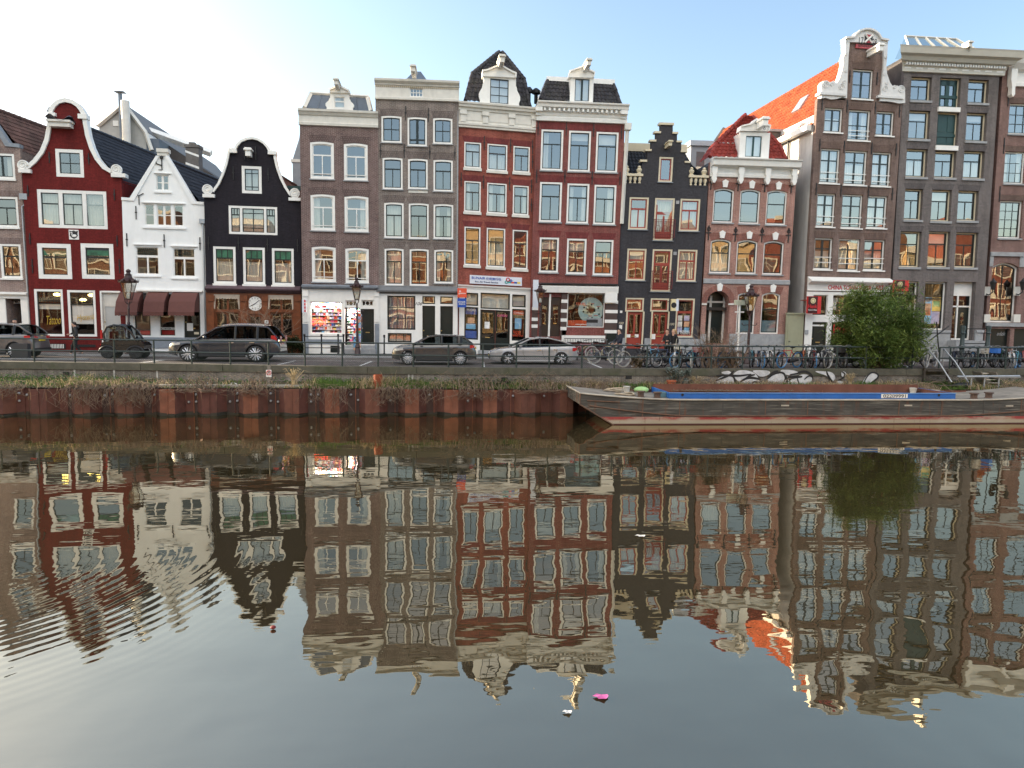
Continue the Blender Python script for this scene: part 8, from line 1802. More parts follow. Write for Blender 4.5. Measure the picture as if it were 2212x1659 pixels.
def bike(label, X, Y, rz, col, tf='black', tr=None, lean=0, front=None, z=0, sc=1.08, fork=None, group='bicycles parked on the quay'):
    root = empty('bicycle', (X, Y, z), 0, label, 'bicycle', group)
    root.rotation_euler = (R(lean), 0, R(rz)); root.scale = (sc, sc, sc)
    fm = mat('bicycle_paint_'+col, BCOL[col], .35, .1, var=.05, coat=.4)
    def part(k, m, par, loc=(0, 0, 0)):
        o = bpy.data.objects.new(k, bike_mesh(k, m)); C.objects.link(o); o.parent = par; o.location = loc; return o
    ox = -.54
    for x, t in ((0, tf), (1.08, tr or tf)):
        w_ = part('tyre', TCOL[t], root, (x+ox, 0, .375)); w_.name = 'wheel'; part('rim', CHR, w_)
    o = (ox, 0, .025)
    part('frame', fm, root, o); part('mudguard', SADDLE if col != 'white' else fm, root, o); hb = part('handlebar', CHR, root, o); part('grip', SADDLE, hb); part('saddle', SADDLE, root, o); part('carrier', SADDLE, root, o); part('chain_case', SADDLE, root, o)
    if front == 'basket': part('basket', mat('cream_wicker', (.5, .46, .38), .8), root, o)
    if front == 'redbasket': part('basket', mat('red_wicker', (.34, .06, .04), .8), root, o)
    if front == 'crate': part('crate', mat('blue_crate', (.04, .17, .55), .5), root, o)
    if front == 'blackcrate': part('crate', SADDLE, root, o)
    return root
def bp_(c, x, y, yaw, col, label, tf='black', tr=None, dy=0, **kw):
    X = at_quay(c, x, 1250, 1.2+dy); return bike(label, X, Yq(X)+1.15+dy, yaw, col, tf, tr, **kw)
q = on_z('d5', 325, 1290, 0); bike('dark bicycle with white tyres standing before the man by the map window', q.x, q.y+.1, 150, 'navy', 'white', lean=2)
for c_, x, yaw, col, tf, lb in (('d4', 1470, 180, 'pink', 'white', 'pink bicycle with white tyres behind the silver car'), ('d4', 1640, 175, 'black', 'cream', 'black bicycle with cream tyres against the stone band under the map window'), ('d5', 375, 165, 'grey', 'black', 'grey bicycle leaning at the pier right of the map window')):
    p_ = on_y(c_, x, 1180, 40.4); bike(lb, p_.x, 40.4, yaw, col, tf, z=.0, lean=3)
for a in (('d5', 625, 15, 'black', 'black bicycle standing left of the olive brown shrub', 'white', 'black', .2), ('d5', 720, 60, 'grey', 'grey bicycle half hidden by the olive brown shrub', 'black', None, .5), ('d5', 860, 35, 'sky', 'light blue bicycle on the quay right of the olive brown shrub', 'black', None, .3), ('d5', 960, 20, 'navy', 'dark blue bicycle with its front wheel against the railing', 'black', None, -.1),
          ('d5', 1040, 70, 'white', 'white bicycle in the row behind the two women', 'white', None, .3), ('d5', 1085, 80, 'orange', 'orange bicycle in the row in front of the two women', 'black', None, .45), ('d5', 1130, 30, 'black', 'black bicycle with bright blue tyres', 'blue', None, 0), ('d5', 1235, 65, 'teal', 'pale blue bicycle with white tyres facing the canal', 'white', None, -.1),
          ('d5', 1335, 50, 'red', 'red bicycle with a red wicker basket', 'black', None, .5), ('d5', 1400, 75, 'red', 'second red bicycle behind the big bare shrub', 'black', None, .7), ('d5', 1590, 40, 'navy', 'dark bicycle with blue tyres right of the big bare shrub', 'blue', None, .2),
          ('d6', 375, 25, 'black', 'black bicycle behind the leafless shrub', 'black', None, .3), ('d6', 590, 60, 'teal', 'teal bicycle beside the leaning lamp post', 'black', None, .3), ('d6', 685, 75, 'silver', 'silver bicycle right of the leaning lamp post', 'blue', None, .1), ('d6', 765, 80, 'white', 'white bicycle with black saddle facing the canal', 'black', None, .2), ('d6', 835, 85, 'black', 'black bicycle between the white one and the red fork', 'black', None, .5),
          ('d6', 975, 25, 'red', 'red bicycle with pale blue tyres before the alley gate', 'blue', None, 0), ('d6', 1110, 70, 'orange', 'orange bicycle in front of the white shopfront', 'black', None, .3), ('d6', 1160, 80, 'grey', 'grey bicycle beside the orange one at the white shopfront', 'black', None, .6), ('d6', 1230, 70, 'red', 'red bicycle with one blue tyre left of the bamboo', 'blue', 'black', .1), ('d6', 1310, 80, 'silver', 'silver bicycle with raised handlebar near the bamboo', 'black', None, .3),
          ('d6', 1350, 55, 'navy', 'navy bicycle in the row near the bamboo', 'black', None, 0), ('d6', 1440, 30, 'grey', 'grey bicycle with pale tyres near the bamboo', 'white', None, -.1), ('d6', 1520, 75, 'silver', 'silver bicycle standing almost in the bamboo leaves', 'black', None, .4), ('d6', 1600, 25, 'black', 'black bicycle with black crate touching the bamboo', 'black', None, 0),
          ('d8', 350, 20, 'black', 'black bicycle right of the bamboo behind the steps', 'black', None, .6), ('d8', 505, 35, 'white', 'white bicycle with white tyres behind the step handrails', 'white', None, .3), ('d8', 800, 65, 'navy', 'dark blue bicycle right of the wooden steps', 'black', None, .2), ('d8', 890, 80, 'black', 'black bicycle before the stone stoop', 'black', None, .4), ('d8', 985, 35, 'grey', 'grey bicycle with one blue tyre before the stone stoop', 'black', 'blue', .1),
          ('d8', 1080, 70, 'black', 'black bicycle with a cream wicker basket', 'black', None, .3), ('d8', 1230, 30, 'silver', 'silver bicycle left of the blue crate', 'black', None, .1), ('d8', 1370, 30, 'black', 'black bicycle carrying a bright blue crate', 'black', None, .3), ('d8', 1330, 75, 'green', 'dark green bicycle behind the blue crate', 'black', None, .7), ('d8', 1500, 60, 'white', 'white framed bicycle right of the blue crate', 'white', None, .1), ('d8', 1590, 40, 'teal', 'teal bicycle with blue tyres near the right edge', 'blue', None, 0), ('d8', 1655, 75, 'red', 'red bicycle cut by the right edge', 'black', None, .4)):
    lb = a[4]; bp_(a[0], a[1], 0, a[2], a[3], lb, a[5], a[6], a[7], lean=random.uniform(-4, 4), front='basket' if 'cream wicker' in lb else 'redbasket' if 'red wicker' in lb else 'crate' if 'carrying a bright' in lb else 'blackcrate' if 'black crate' in lb else None)
# ------------------------------------------------------------------ people
SKIN = mat('skin', (.50, .30, .22), .6, var=.06)
def skin(name, V, E, rad, m, parent, root=0, lev=2, loc=None):
    me = bpy.data.meshes.new(name); me.from_pydata([tuple(v) for v in V], E, []); o = bpy.data.objects.new(name, me); C.objects.link(o)
    me.materials.append(m); md = o.modifiers.new('skin', 'SKIN'); md.use_smooth_shade = True
    sv = me.skin_vertices[0].data if me.skin_vertices else None
    if sv is None:
        bm = bmesh.new(); bm.from_mesh(me); bm.verts.layers.skin.verify(); bm.to_mesh(me); bm.free(); sv = me.skin_vertices[0].data
    for i, r_ in enumerate(rad): sv[i].radius = r_ if isinstance(r_, tuple) else (r_, r_); sv[i].use_root = (i == root)
    sb = o.modifiers.new('subdivision', 'SUBSURF'); sb.levels = lev; sb.render_levels = lev
    o.parent = parent; return o
def person(label, loc, rz, pose, jacket, trousers, hair, longhair=False, hood=False, sc=1.08, group='people on the quay'):
    """stands on loc facing local -y; pose gives elbows, wrists, knees and feet"""
    root = empty('person', loc, R(rz), label, 'person', group); root.scale = (sc, sc, sc)
    g = lambda k, d: Vector(pose.get(k, d))
    hip, wst, chs, nk, hd, tp = Vector((0, 0, .93)), Vector((0, 0, 1.08)), Vector((0, -.01, 1.30)), Vector((0, .0, 1.47)), g('head', (0, -.03, 1.60)), g('top', (0, -.03, 1.69))
    V, E, rad = [hip, wst, chs, nk, hd, tp], [(0, 1), (1, 2), (2, 3), (3, 4), (4, 5)], [.12, .11, .12, .055, .085, .075]
    def add(p_, a, r_): V.append(Vector(p_)); E.append((a, len(V)-1)); rad.append(r_); return len(V)-1
    fw = (hd-nk); fd = g('face', (0, -1, 0)).normalized(); sd = Vector((-fd.y, fd.x, 0))
    add(hd+fd*.115+Vector((0, 0, -.01)), 4, .014)                                # nose
    add(hd+fd*.075+Vector((0, 0, -.08)), 4, .035)                                # chin
    for s_ in (-1, 1): add(hd+sd*.1*s_, 4, .02)                                  # ears
    arms = []
    for s_, n in ((-1, 'l'), (1, 'r')):
        sh = add((s_*.17, 0, 1.41), 2, .06); el = add(g('elbow_'+n, (s_*.24, .03, 1.14)), sh, .042); wr = add(g('wrist_'+n, (s_*.25, -.06, .90)), el, .028)
        d = (V[wr]-V[el]).normalized(); sdv = d.cross(Vector((1, 0, 0))).normalized() if abs(d.x) < .9 else Vector((0, 0, 1)); pm = add(V[wr]+d*.06, wr, .030); arms.append((sh, el, wr))
        up = d.cross(sdv).normalized()
        for k, (off, ln) in enumerate(((-.026, .066), (-.009, .08), (.009, .076), (.026, .06))):
            b0 = add(V[pm]+d*.035+sdv*off, pm, .0105); b1 = add(V[b0]+d*ln*.5+up*.012, b0, .009); add(V[b1]+d*ln*.4+up*.026, b1, .0075)
        t0 = add(V[wr]+d*.03-sdv*.035, wr, .012); add(V[t0]+d*.04-sdv*.015+up*.01, t0, .009)
    for s_, n in ((-1, 'l'), (1, 'r')):
        hp = add((s_*.09, 0, .88), 0, .085); kn = add(g('knee_'+n, (s_*.10, -.01, .49)), hp, .055); an = add(g('foot_'+n, (s_*.10, .02, .08)), kn, .038); add(V[an]+Vector((0, -.15, -.04)), an, .035)
    skin('body', V, E, rad, SKIN, root)
    # jacket
    J = [hip+Vector((0, 0, -.06)), wst, chs, Vector((0, 0, 1.44))]; JE = [(0, 1), (1, 2), (2, 3)]; JR = [(.165, .13), (.15, .125), (.165, .135), (.075, .07)]
    for i, (sh, el, wr) in enumerate(arms): k = len(J); J += [V[sh], V[el], V[wr]]; JE += [(2, k), (k, k+1), (k+1, k+2)]; JR += [.078, .062, .05]
    skin('jacket', J, JE, JR, jacket, root)
    if hood: MB().ball((0, .10, 1.46), .12, 10, 7, 1.1, .7, .7).build('hood', jacket, root, True)
    T = [Vector((0, 0, .95))]; TE, TR = [], [.13]
    for s_, n in ((-1, 'l'), (1, 'r')): k = len(T); T += [Vector((s_*.09, 0, .86)), g('knee_'+n, (s_*.10, -.01, .49)), g('foot_'+n, (s_*.10, .02, .08))+Vector((0, 0, .03))]; TE += [(0, k), (k, k+1), (k+1, k+2)]; TR += [.10, .072, .055]
    skin('trousers', T, TE, TR, trousers, root)
    for s_, n in ((-1, 'l'), (1, 'r')):
        f = g('foot_'+n, (s_*.10, .02, .08)); MB().ball((f.x, f.y-.07, f.z-.035), .06, 10, 6, .8, 2.3, .75).build('shoe', SADDLE, root, True)
        MB().ball(tuple(hd+fd*.082+sd*.032*s_+Vector((0, 0, .015))), .011, 6, 4).build('eye', IRON, root)
    MB().box(hd.x-.022, hd.x+.022, hd.y-.088, hd.y-.08, hd.z-.055, hd.z-.047).build('mouth', REDP, root) if abs(fd.x) < .3 else None
    b = MB(); b.ball(tuple(hd-fd*.022+Vector((0, 0, .035))), .105, 12, 8, 1, 1, 1.02)
    b.v = [(x, y, z if (Vector((x, y, z))-hd).dot(fd) < .035 or z > hd.z+.06 else max(z, hd.z+.075)) for x, y, z in b.v]
    if longhair: q_ = hd-fd*.10; b.tube([tuple(q_+Vector((0, 0, .06))), tuple(q_-fd*.07+Vector((0, 0, -.03))), tuple(q_-fd*.05+Vector((0, 0, -.22)))], [.04, .045, .015], 7)
    b.build('hair', hair, root, True)
    return root
JK = mat('dark_grey_coat', (.03, .032, .034), .85, var=.15); JB = mat('black_coat', (.014, .014, .016), .85, var=.1); JN = mat('navy_coat', (.016, .02, .035), .85, var=.1); TRB = mat('black_trousers', (.012, .012, .013), .85, var=.1); TRG = mat('grey_trousers', (.09, .09, .10), .85, var=.1)
HD_ = mat('dark_hair', (.012, .009, .008), .6, var=.2); HBL = mat('fair_hair', (.40, .27, .13), .6, var=.2); HBR = mat('brown_hair', (.06, .035, .02), .6, var=.2)
q = on_z('d1', 830, 1195, 0)
person('man in a dark hooded coat walking left past the tattoo shop window', (q.x, q.y-.4, 0), -72, dict(elbow_l=(-.24, -.02, 1.15), wrist_l=(-.14, -.25, 1.10), elbow_r=(.25, .08, 1.15), wrist_r=(.22, -.02, .92), knee_l=(-.09, -.16, .50), foot_l=(-.09, -.24, .09), knee_r=(.09, .02, .48), foot_r=(.09, .30, .13), head=(0, -.06, 1.59), top=(0, -.07, 1.68)), JK, TRB, HD_, hood=True)
q = on_z('d5', 318, 1240, 0)
person('man in a dark jacket standing beside a bicycle by the map window', (q.x, 37.2, 0), -75, dict(elbow_l=(-.24, -.08, 1.16), wrist_l=(-.2, -.25, 1.02), elbow_r=(.24, -.06, 1.16), wrist_r=(.2, -.26, 1.02), knee_l=(-.1, -.05, .49), foot_l=(-.1, -.02, .08)), JN, TRG, HD_)
yq = on_y('d5', 975, 1100, 37.6)
person('woman in black with dark glasses standing left of the woman with the tote bag', (yq.x, 37.6, 0), -65, dict(elbow_l=(-.22, -.08, 1.15), wrist_l=(-.08, -.26, 1.12), elbow_r=(.24, 0, 1.14), wrist_r=(.18, -.18, 1.0)), JB, TRB, HBR)
yq = on_y('d5', 1040, 1100, 37.4)
W2 = person('fair haired woman in a black coat holding a cream tote bag', (yq.x, 37.4, 0), -70, dict(elbow_l=(-.23, -.06, 1.15), wrist_l=(-.12, -.27, 1.14), elbow_r=(.25, .05, 1.15), wrist_r=(.24, .0, .93)), JB, TRB, HBL, longhair=True)
o = empty('tote_bag', (yq.x+.12, 37.05, 0), R(-15), 'cream cloth tote bag hanging at the side of the fair haired woman', 'bag'); b = MB(); b.prism([(-.2, .72), (.2, .72), (.22, 1.02), (-.22, 1.02)], -.06, .06); b.build('bag', mat('cream_canvas', (.56, .52, .42), .9), o); b = MB(); b.tube([(-.12, -.03, 1.0), (-.08, -.02, 1.35), (.08, 0, 1.35), (.12, -.03, 1.0)], .012, 5); b.build('strap', mat('cream_canvas', (.56, .52, .42)), o)
q = on_y('d1', 125, 1000, 43.0)
person('person in a black cap and shirt in the doorway at the far left', (q.x, 43.35, .09), 10, dict(), JB, TRB, SADDLE)
# ------------------------------------------------------------------ lamps, signs, posts
LAMP = mat('oxblood_lamp_iron', (.035, .014, .014), .45, var=.15); LGL = glass('lantern_glass', .25, wob=.1)
def lamp(label, c, xt, yt, xb, Y, s=1.0, z0=0):
    T = on_y(c, xt, yt, Y); Bt = on_y(c, xb, 1290, Y); H_ = T.z-z0; root = empty('street_lamp', (Bt.x, Y, z0), 0, label, 'street lamp', 'crowned street lamps along the quay'); tx = (T.x-Bt.x)/H_
    xf = lambda x, y, z: (x+tx*z, y, z); hl = H_-1.5*s
    MB(xf).lathe([(.24, 0), (.24, .1), (.17, .2), (.15, .5), (.12, .55), (.16, .6), (.10, .75), (.075, 1.0), (.07, hl*.62), (.10, hl*.63), (.06, hl*.66), (.055, hl*.9), (.09, hl*.91), (.05, hl*.93), (.05, hl)], n=12).build('post', LAMP, root, auto=40)
    b = MB(xf); zc = hl-.45*s; b.tube([(-.36*s, 0, zc+.03), (-.3*s, 0, zc-.04), (0, 0, zc), (.3*s, 0, zc-.04), (.36*s, 0, zc+.03)], .022, 5); b.ball((-.37*s, 0, zc+.05), .035, 6, 4); b.ball((.37*s, 0, zc+.05), .035, 6, 4); b.build('cross_bar', LAMP, root, auto=40)
    b = MB(xf); z1, z2 = hl+.22*s, hl+.92*s; r1, r2 = .15*s, .33*s
    for k in range(4): a = math.pi/4+k*math.pi/2; b.tube([(0, 0, hl-.02), (.9*r1*math.cos(a), .9*r1*math.sin(a), hl+.1*s), (r1*math.cos(a), r1*math.sin(a), z1)], .018*s, 4); b.tube([(r1*math.cos(a), r1*math.sin(a), z1), (r2*math.cos(a), r2*math.sin(a), z2)], .018*s, 4)
    for r_, z_ in ((r1, z1), (r2, z2)): b.tube([(r_*math.cos(math.pi/4+k*math.pi/2), r_*math.sin(math.pi/4+k*math.pi/2), z_) for k in range(4)], .02*s, 4, closed=True)
    b.build('lantern_frame', LAMP, root)
    b = MB(xf)
    for k in range(4): a, c2 = math.pi/4+k*math.pi/2, math.pi/4+(k+1)*math.pi/2; b.quad((r1*math.cos(a), r1*math.sin(a), z1), (r1*math.cos(c2), r1*math.sin(c2), z1), (r2*math.cos(c2), r2*math.sin(c2), z2), (r2*math.cos(a), r2*math.sin(a), z2))
    b.build('pane', LGL, root); MB(xf).lathe([(.05*s, z1), (.09*s, z1+.08*s), (.07*s, z1+.25*s), (.02, z1+.3*s)], n=8).build('bulb', WHITE, root, auto=40)
    b = MB(xf); b.lathe([(r2*1.18, z2), (r2*1.2, z2+.05*s), (r2*.75, z2+.13*s), (.16*s, z2+.2*s), (.13*s, z2+.3*s), (.15*s, z2+.33*s), (.09*s, z2+.36*s), (.07*s, z2+.42*s)], n=8, ph=math.pi/8)
    for k in range(12): a = k*math.pi/6; b.add([(r2*1.2*math.cos(a-.13), r2*1.2*math.sin(a-.13), z2+.03*s), (r2*1.2*math.cos(a+.13), r2*1.2*math.sin(a+.13), z2+.03*s), (r2*1.32*math.cos(a), r2*1.32*math.sin(a), z2+.17*s)], [(0, 1, 2), (2, 1, 0)])
    b.build('crown_roof', LAMP, root); b = MB(xf); b.lathe([(.07*s, z2+.42*s), (.11*s, z2+.48*s), (.08*s, z2+.53*s), (.03*s, z2+.56*s)], n=8); b.tube([(0, 0, z2+.5*s), (0, 0, H_)], .012, 4); b.build('finial', LAMP, root)
lamp('crowned street lamp in front of the brown awnings', 'd1', 1330, 298, 1340, 41.5, 1.3)
lamp('crowned street lamp in front of the souvenir shop', 'd3', 655, 385, 668, 41.4, 1.0)
lamp('crowned street lamp in front of the map shop doors', 'd4', 1040, 440, 1036, 41.5, .92)
lamp('leaning crowned street lamp in front of the arched window', 'd6', 603, 183, 548, 37.4, 1.12)
lamp('crowned street lamp rising out of the bamboo', 'd7', 1372, 578, 1355, 37.6, 1.02)
def boxsign(name, label, c, l, t, r, b_, Y, dx, m, side=None, dep=.18, lines=(), H_=None, cat='sign', perp=False, group=None):
    """flat box sign; perp: hung at right angles to the front"""
    q0, q1 = on_y(c, l, (t+b_)/2, Y), on_y(c, r, (t+b_)/2, Y); z1, z0 = on_y(c, (l+r)/2, t, Y).z, on_y(c, (l+r)/2, b_, Y).z; wd = q1.x-q0.x
    o = empty(name, (q0.x, Y, z0), 0, label, cat, group); h_ = z1-z0
    MB().box(0, wd, 0, dep, 0, h_).build('panel', m, o)
    for s_, u, v, w_, hh, mm in lines: letter(o, s_, wd*u, h_*v, -.004, mm, wd*w_ if w_ else None, h_*hh, bold=.015)
    return o, wd, h_
SB = mat('sign_blue', hexc('1f4ea8'), .4, var=.03); SO = mat('sign_orange', hexc('e0573a'), .4, var=.03); SW = mat('sign_white', hexc('d8dde6'), .4, var=.03); SR = mat('sign_red', (.55, .02, .025), .4, var=.04); SK = mat('sign_maroon', hexc('3c1216'), .4, var=.1); CRM = mat('sign_cream', hexc('e6d6a8'), .5, var=.05)
RF = RED1; pq = [RF.uv('d4', *v, -.15) for v in ((310, 362), (850, 390), (847, 478), (308, 448))]
o = empty('shop_sign', RF.world((pq[0][0]), -.15, pq[3][1]), RF.al, 'long white travel agency sign on the weathered red brick house', 'sign'); bw0, bw1, bh0, bh1 = pq[0][0], pq[1][0], (pq[3][1]+pq[2][1])/2, (pq[0][1]+pq[1][1])/2; base = Vector(RF.xf(pq[0][0], -.15, pq[3][1]))
xs_ = lambda u, w, h: tuple(Vector(RF.xf(u, w, h))-base)
MB(xs_).box(bw0, bw1, -.15, .0, bh0, bh1).build('panel', SW, o); wd, h_ = bw1-bw0, bh1-bh0
for s_, u, v, w_, hh, mm in (('BUNAIR', .165, .68, .26, .30, SB), ('保利旅行社', .455, .66, .29, .34, SB), ('Bun-Air Travel Service', .32, .25, .44, .20, mat('sign_ink', hexc('2a3a6a'), .5))): letter(o, s_, bw0+wd*u, bh0+h_*v, -.155, mm, wd*w_, h_*hh, xf=xs_, bold=.02)
b = MB(xs_)
for k, (u, v, r_) in enumerate(((.73, .68, .2), (.79, .55, .12), (.70, .36, .15))): b.mi = k; b.torus((bw0+wd*u, -.157, bh0+h_*v), h_*r_, .028, n=20, m=4)
for k, u in enumerate((.76, .82, .88, .94)): b.mi = (2, 3, 1, 4)[k]; b.box(bw0+wd*u-.1, bw0+wd*u+.1, -.158, -.15, bh0+h_*.25, bh0+h_*.45)
b.build('emblem', [SR, SB, mat('sign_teal', (.05, .35, .33), .5), SO, mat('sign_yellow', (.7, .5, .05), .5)], o)
boxsign('hanging_sign', 'orange square box sign above the blue one beside the travel agency', 'd4', 181, 500, 277, 595, 42.9, 0, SO, lines=(('gotours', .5, .42, .75, .2, WHITE), ('o', .28, .66, .2, .18, WHITE)), group='stacked box signs of the travel agency')
boxsign('hanging_sign', 'blue square box sign below the orange one beside the travel agency', 'd4', 181, 605, 273, 698, 42.9, 0, SB, lines=(('BUNAIR', .5, .6, .78, .16, WHITE), ('保利旅行社', .5, .36, .74, .16, WHITE)), group='stacked box signs of the travel agency')
b, _, _ = boxsign('hanging_sign', 'tall narrow white box sign behind the third street lamp', 'd4', 966, 412, 1020, 702, 42.6, 0, SW)
MB().box(.05, .25, .18, .9, 1.0, 1.06).build('bracket', IRON, b)
b, wd, h_ = boxsign('hanging_sign', 'cream box sign with a dark oval on the slate house', 'd5', 1018, 612, 1092, 735, 42.5, 0, CRM); MB().lathe([(.001, 0), (.17, 0), (.17, .01)], (wd*.32, -.012, h_*.48), 20, 'y').build('oval', IRON, b); MB().box(wd*.62, wd, -.01, .0, 0, h_).build('side_panel', SW, b); MB().box(.1, .16, .18, 1, h_*.8, h_*.85).build('bracket', IRON, b)
for c_, l_, t_, r_, b2, lb, sd in (('d7', 95, 700, 262, 915, 'red box sign with the name Henk left of the bamboo', 222), ('d7', 1170, 500, 1353, 700, 'red box sign with the name Henk on the anthracite house above the bamboo', 1308)):
    f_ = (sd-l_)/(r_-l_); o, wd, h_ = boxsign('hanging_sign', lb, c_, l_, t_, r_, b2, 42.6, 0, SR, dep=.16, lines=(('Henk', f_*.5, .42, f_*.86, .22, REDT), ('Comics & Manga', f_*.5, .2, f_*.85, .09, WHITE)), group='red comic shop box signs')
    MB().box(.02, wd*f_-.02, -.003, .0, .02, h_-.02).build('face', SK, o); MB().lathe([(.001, 0), (.17, 0), (.17, .004)], (wd*f_*.52, -.008, h_*.74), 18, 'y').build('emblem', CRM, o)
    bb = MB(); bb.tube([(wd*f_*.52+.11*math.cos(a), -.012, h_*.74+.11*math.sin(a)) for a in [i*.9 for i in range(9)]], .012, 4); bb.build('emblem_lines', IRON, o); MB().box(-.02, .06, .16, .9, h_*.75, h_*.8).build('bracket', REDP, o)
o, wd, h_ = boxsign('hanging_sign', 'narrow white box sign with little red pictures left of the souvenir shop', 'd3', 90, 615, 130, 755, 42.9, 0, SW); bb = MB()
for k in range(4): bb.box(wd*.55, wd*.95, -.004, 0, h_*(.06+.24*k), h_*(.24+.24*k))
bb.build('picture', SR, o)
o, wd, h_ = boxsign('house_number', 'white plate with the number 110 on the wooden shopfront', 'd2', 1222, 832, 1260, 866, 43.3, 0, WHITE, dep=.06, lines=(('110', .5, .5, .7, .5, IRON),))
# street name pole with a greenish white board
q0, q1 = on_y('d6', 430, 372, 38.0), on_y('d6', 535, 372, 38.0); z1, z0 = on_y('d6', 480, 346, 38.0).z, on_y('d6', 480, 398, 38.0).z
o = empty('sign_post', ((q0.x+q1.x)/2, 38.0, 0), 0, 'white pole with a weathered pale sign board in front of the orange brown house', 'sign post'); wd = q1.x-q0.x
MB().box(-wd/2, wd/2, -.1, .1, z0, z1).build('sign_board', mat('faded_sign', hexc('c8ccb8'), .7, var=.2, scale=6, dirt=.4), o); MB().lathe([(.06, 0), (.06, z0)], n=10).build('post', WHITE, o, auto=40); MB().box(-.25, .25, -.04, .04, z0-.42, z0-.34).build('cross_piece', WHITE, o)
# iron posts and rails
def posts(name, label, c, xs_, ytop, Y, rail=True, cat='railing', h=None):
    P = [on_y(c, x, ytop, Y) for x in xs_]; o = empty(name, (P[0].x, Y, .09), 0, label, cat)
    for p_ in P: MB().lathe([(.07, 0), (.07, .12), (.045, .16), (.04, p_.z-.25), (.06, p_.z-.22), (.06, p_.z-.14), (.075, p_.z-.1), (.03, p_.z-.08+.0)], (p_.x-P[0].x, 0, 0), 10).build('post', IRON, o, auto=40)
    if rail:
        for k in (.35, .9): b = MB(); b.tube([(0, 0, (P[0].z-.1)*k), (P[-1].x-P[0].x, 0, (P[-1].z-.1)*k)], .025, 6); b.build('rail', IRON, o)
    return o
posts('iron_railing', 'black iron railing with knobbed posts below the souvenir shop window', 'd3', (115, 291, 464, 520), 975, 41.9)
posts('bollard', 'black iron bollard on the pavement before the curtained window', 'd3', (942,), 985, 41.9, False, 'bollard')
def stoop():
    P = [on_y('d8', x, 1070, 41.6) for x in (905, 1220)]; o = empty('stoop_railing', (P[0].x, 41.6, 0), 0, 'ornate green iron posts with rails at the stone stoop', 'railing')
    for p_ in P: MB().lathe([(.2, 0), (.2, .1), (.12, .2), (.18, .5), (.12, .7), (.22, .9), (.14, 1.0), (.11, p_.z-.5), (.17, p_.z-.45), (.12, p_.z-.35), (.16, p_.z-.12), (.13, p_.z), (.02, p_.z+.03)], (p_.x-P[0].x, 0, 0), 12).build('post', RAILG, o, auto=40)
    for k in (.5, .92): b = MB(); b.tube([(0, 0, P[0].z*k), (P[1].x-P[0].x, 0, P[1].z*k)], .03, 6); b.build('rail', IRON, o)
    b = MB(); q = on_y('d8', 720, 1075, 42.2); q2 = on_y('d8', 480, 1255, 41.0); b.tube([(q.x-P[0].x, .6, q.z), (q2.x-P[0].x, -.6, q2.z)], .04, 6); q3, q4 = on_y('d8', 570, 1020, 41.2), on_y('d8', 600, 1400, 41.2); b.tube([(q3.x-P[0].x, -.4, q3.z), (q4.x-P[0].x, -.4, max(.1, q4.z))], .04, 6); b.build('handrail', IRON, o)
stoop()
# charging post and tray at the left
q = on_z('d1', 205, 1243, 0); z1 = on_y('d1', 205, 1075, q.y).z; o = empty('charging_post', (q.x, q.y, 0), 0, 'squat dark grey post beside the grey brown car', 'post'); MB().box(-.38, .38, 0, .3, 0, z1).build('cabinet', mat('anthracite_metal', (.035, .036, .04), .5), o)
MB().box(-2.4, 3.2, -.05, .1, .02, .09).build('base_rail', STEEL, o)
# postcard rack and shop goods
q = on_y('d3', 668, 1120, 42.7); o = empty('postcard_rack', (q.x, 42.75, .1), 0, 'turning rack of postcards in the souvenir shop doorway', 'rack'); z1 = on_y('d3', 668, 735, 42.75).z; MB().lathe([(.2, 0), (.2, .05), (.03, .07), (.03, z1-.1)], n=10).build('stand', STEEL, o)
b = MB(); random.seed(9); pk = ['sky', 'white', 'sand', 'blue', 'green', 'lilac', 'orange']
for k in range(13):
    for i in range(5): b.mi = random.randrange(7); a = i*1.25+.2; zz = .25+(z1-.5)*k/13; b.add([(.24*math.cos(a)-.09*math.sin(a), .24*math.sin(a)+.09*math.cos(a)*1, zz), (.24*math.cos(a)+.09*math.sin(a), .24*math.sin(a)-.09*math.cos(a), zz), (.24*math.cos(a)+.09*math.sin(a), .24*math.sin(a)-.09*math.cos(a), zz+.14), (.24*math.cos(a)-.09*math.sin(a), .24*math.sin(a)+.09*math.cos(a), zz+.14)], [(0, 1, 2, 3)])
b.build('postcard_print', [POS[k] for k in pk], o)
S = SHOP; gk = ['white', 'red', 'orange', 'pink', 'yellow', 'sky', 'blue', 'sand', 'lilac', 'grey', 'green']; gm = [POS[k] for k in gk] + [IRON]
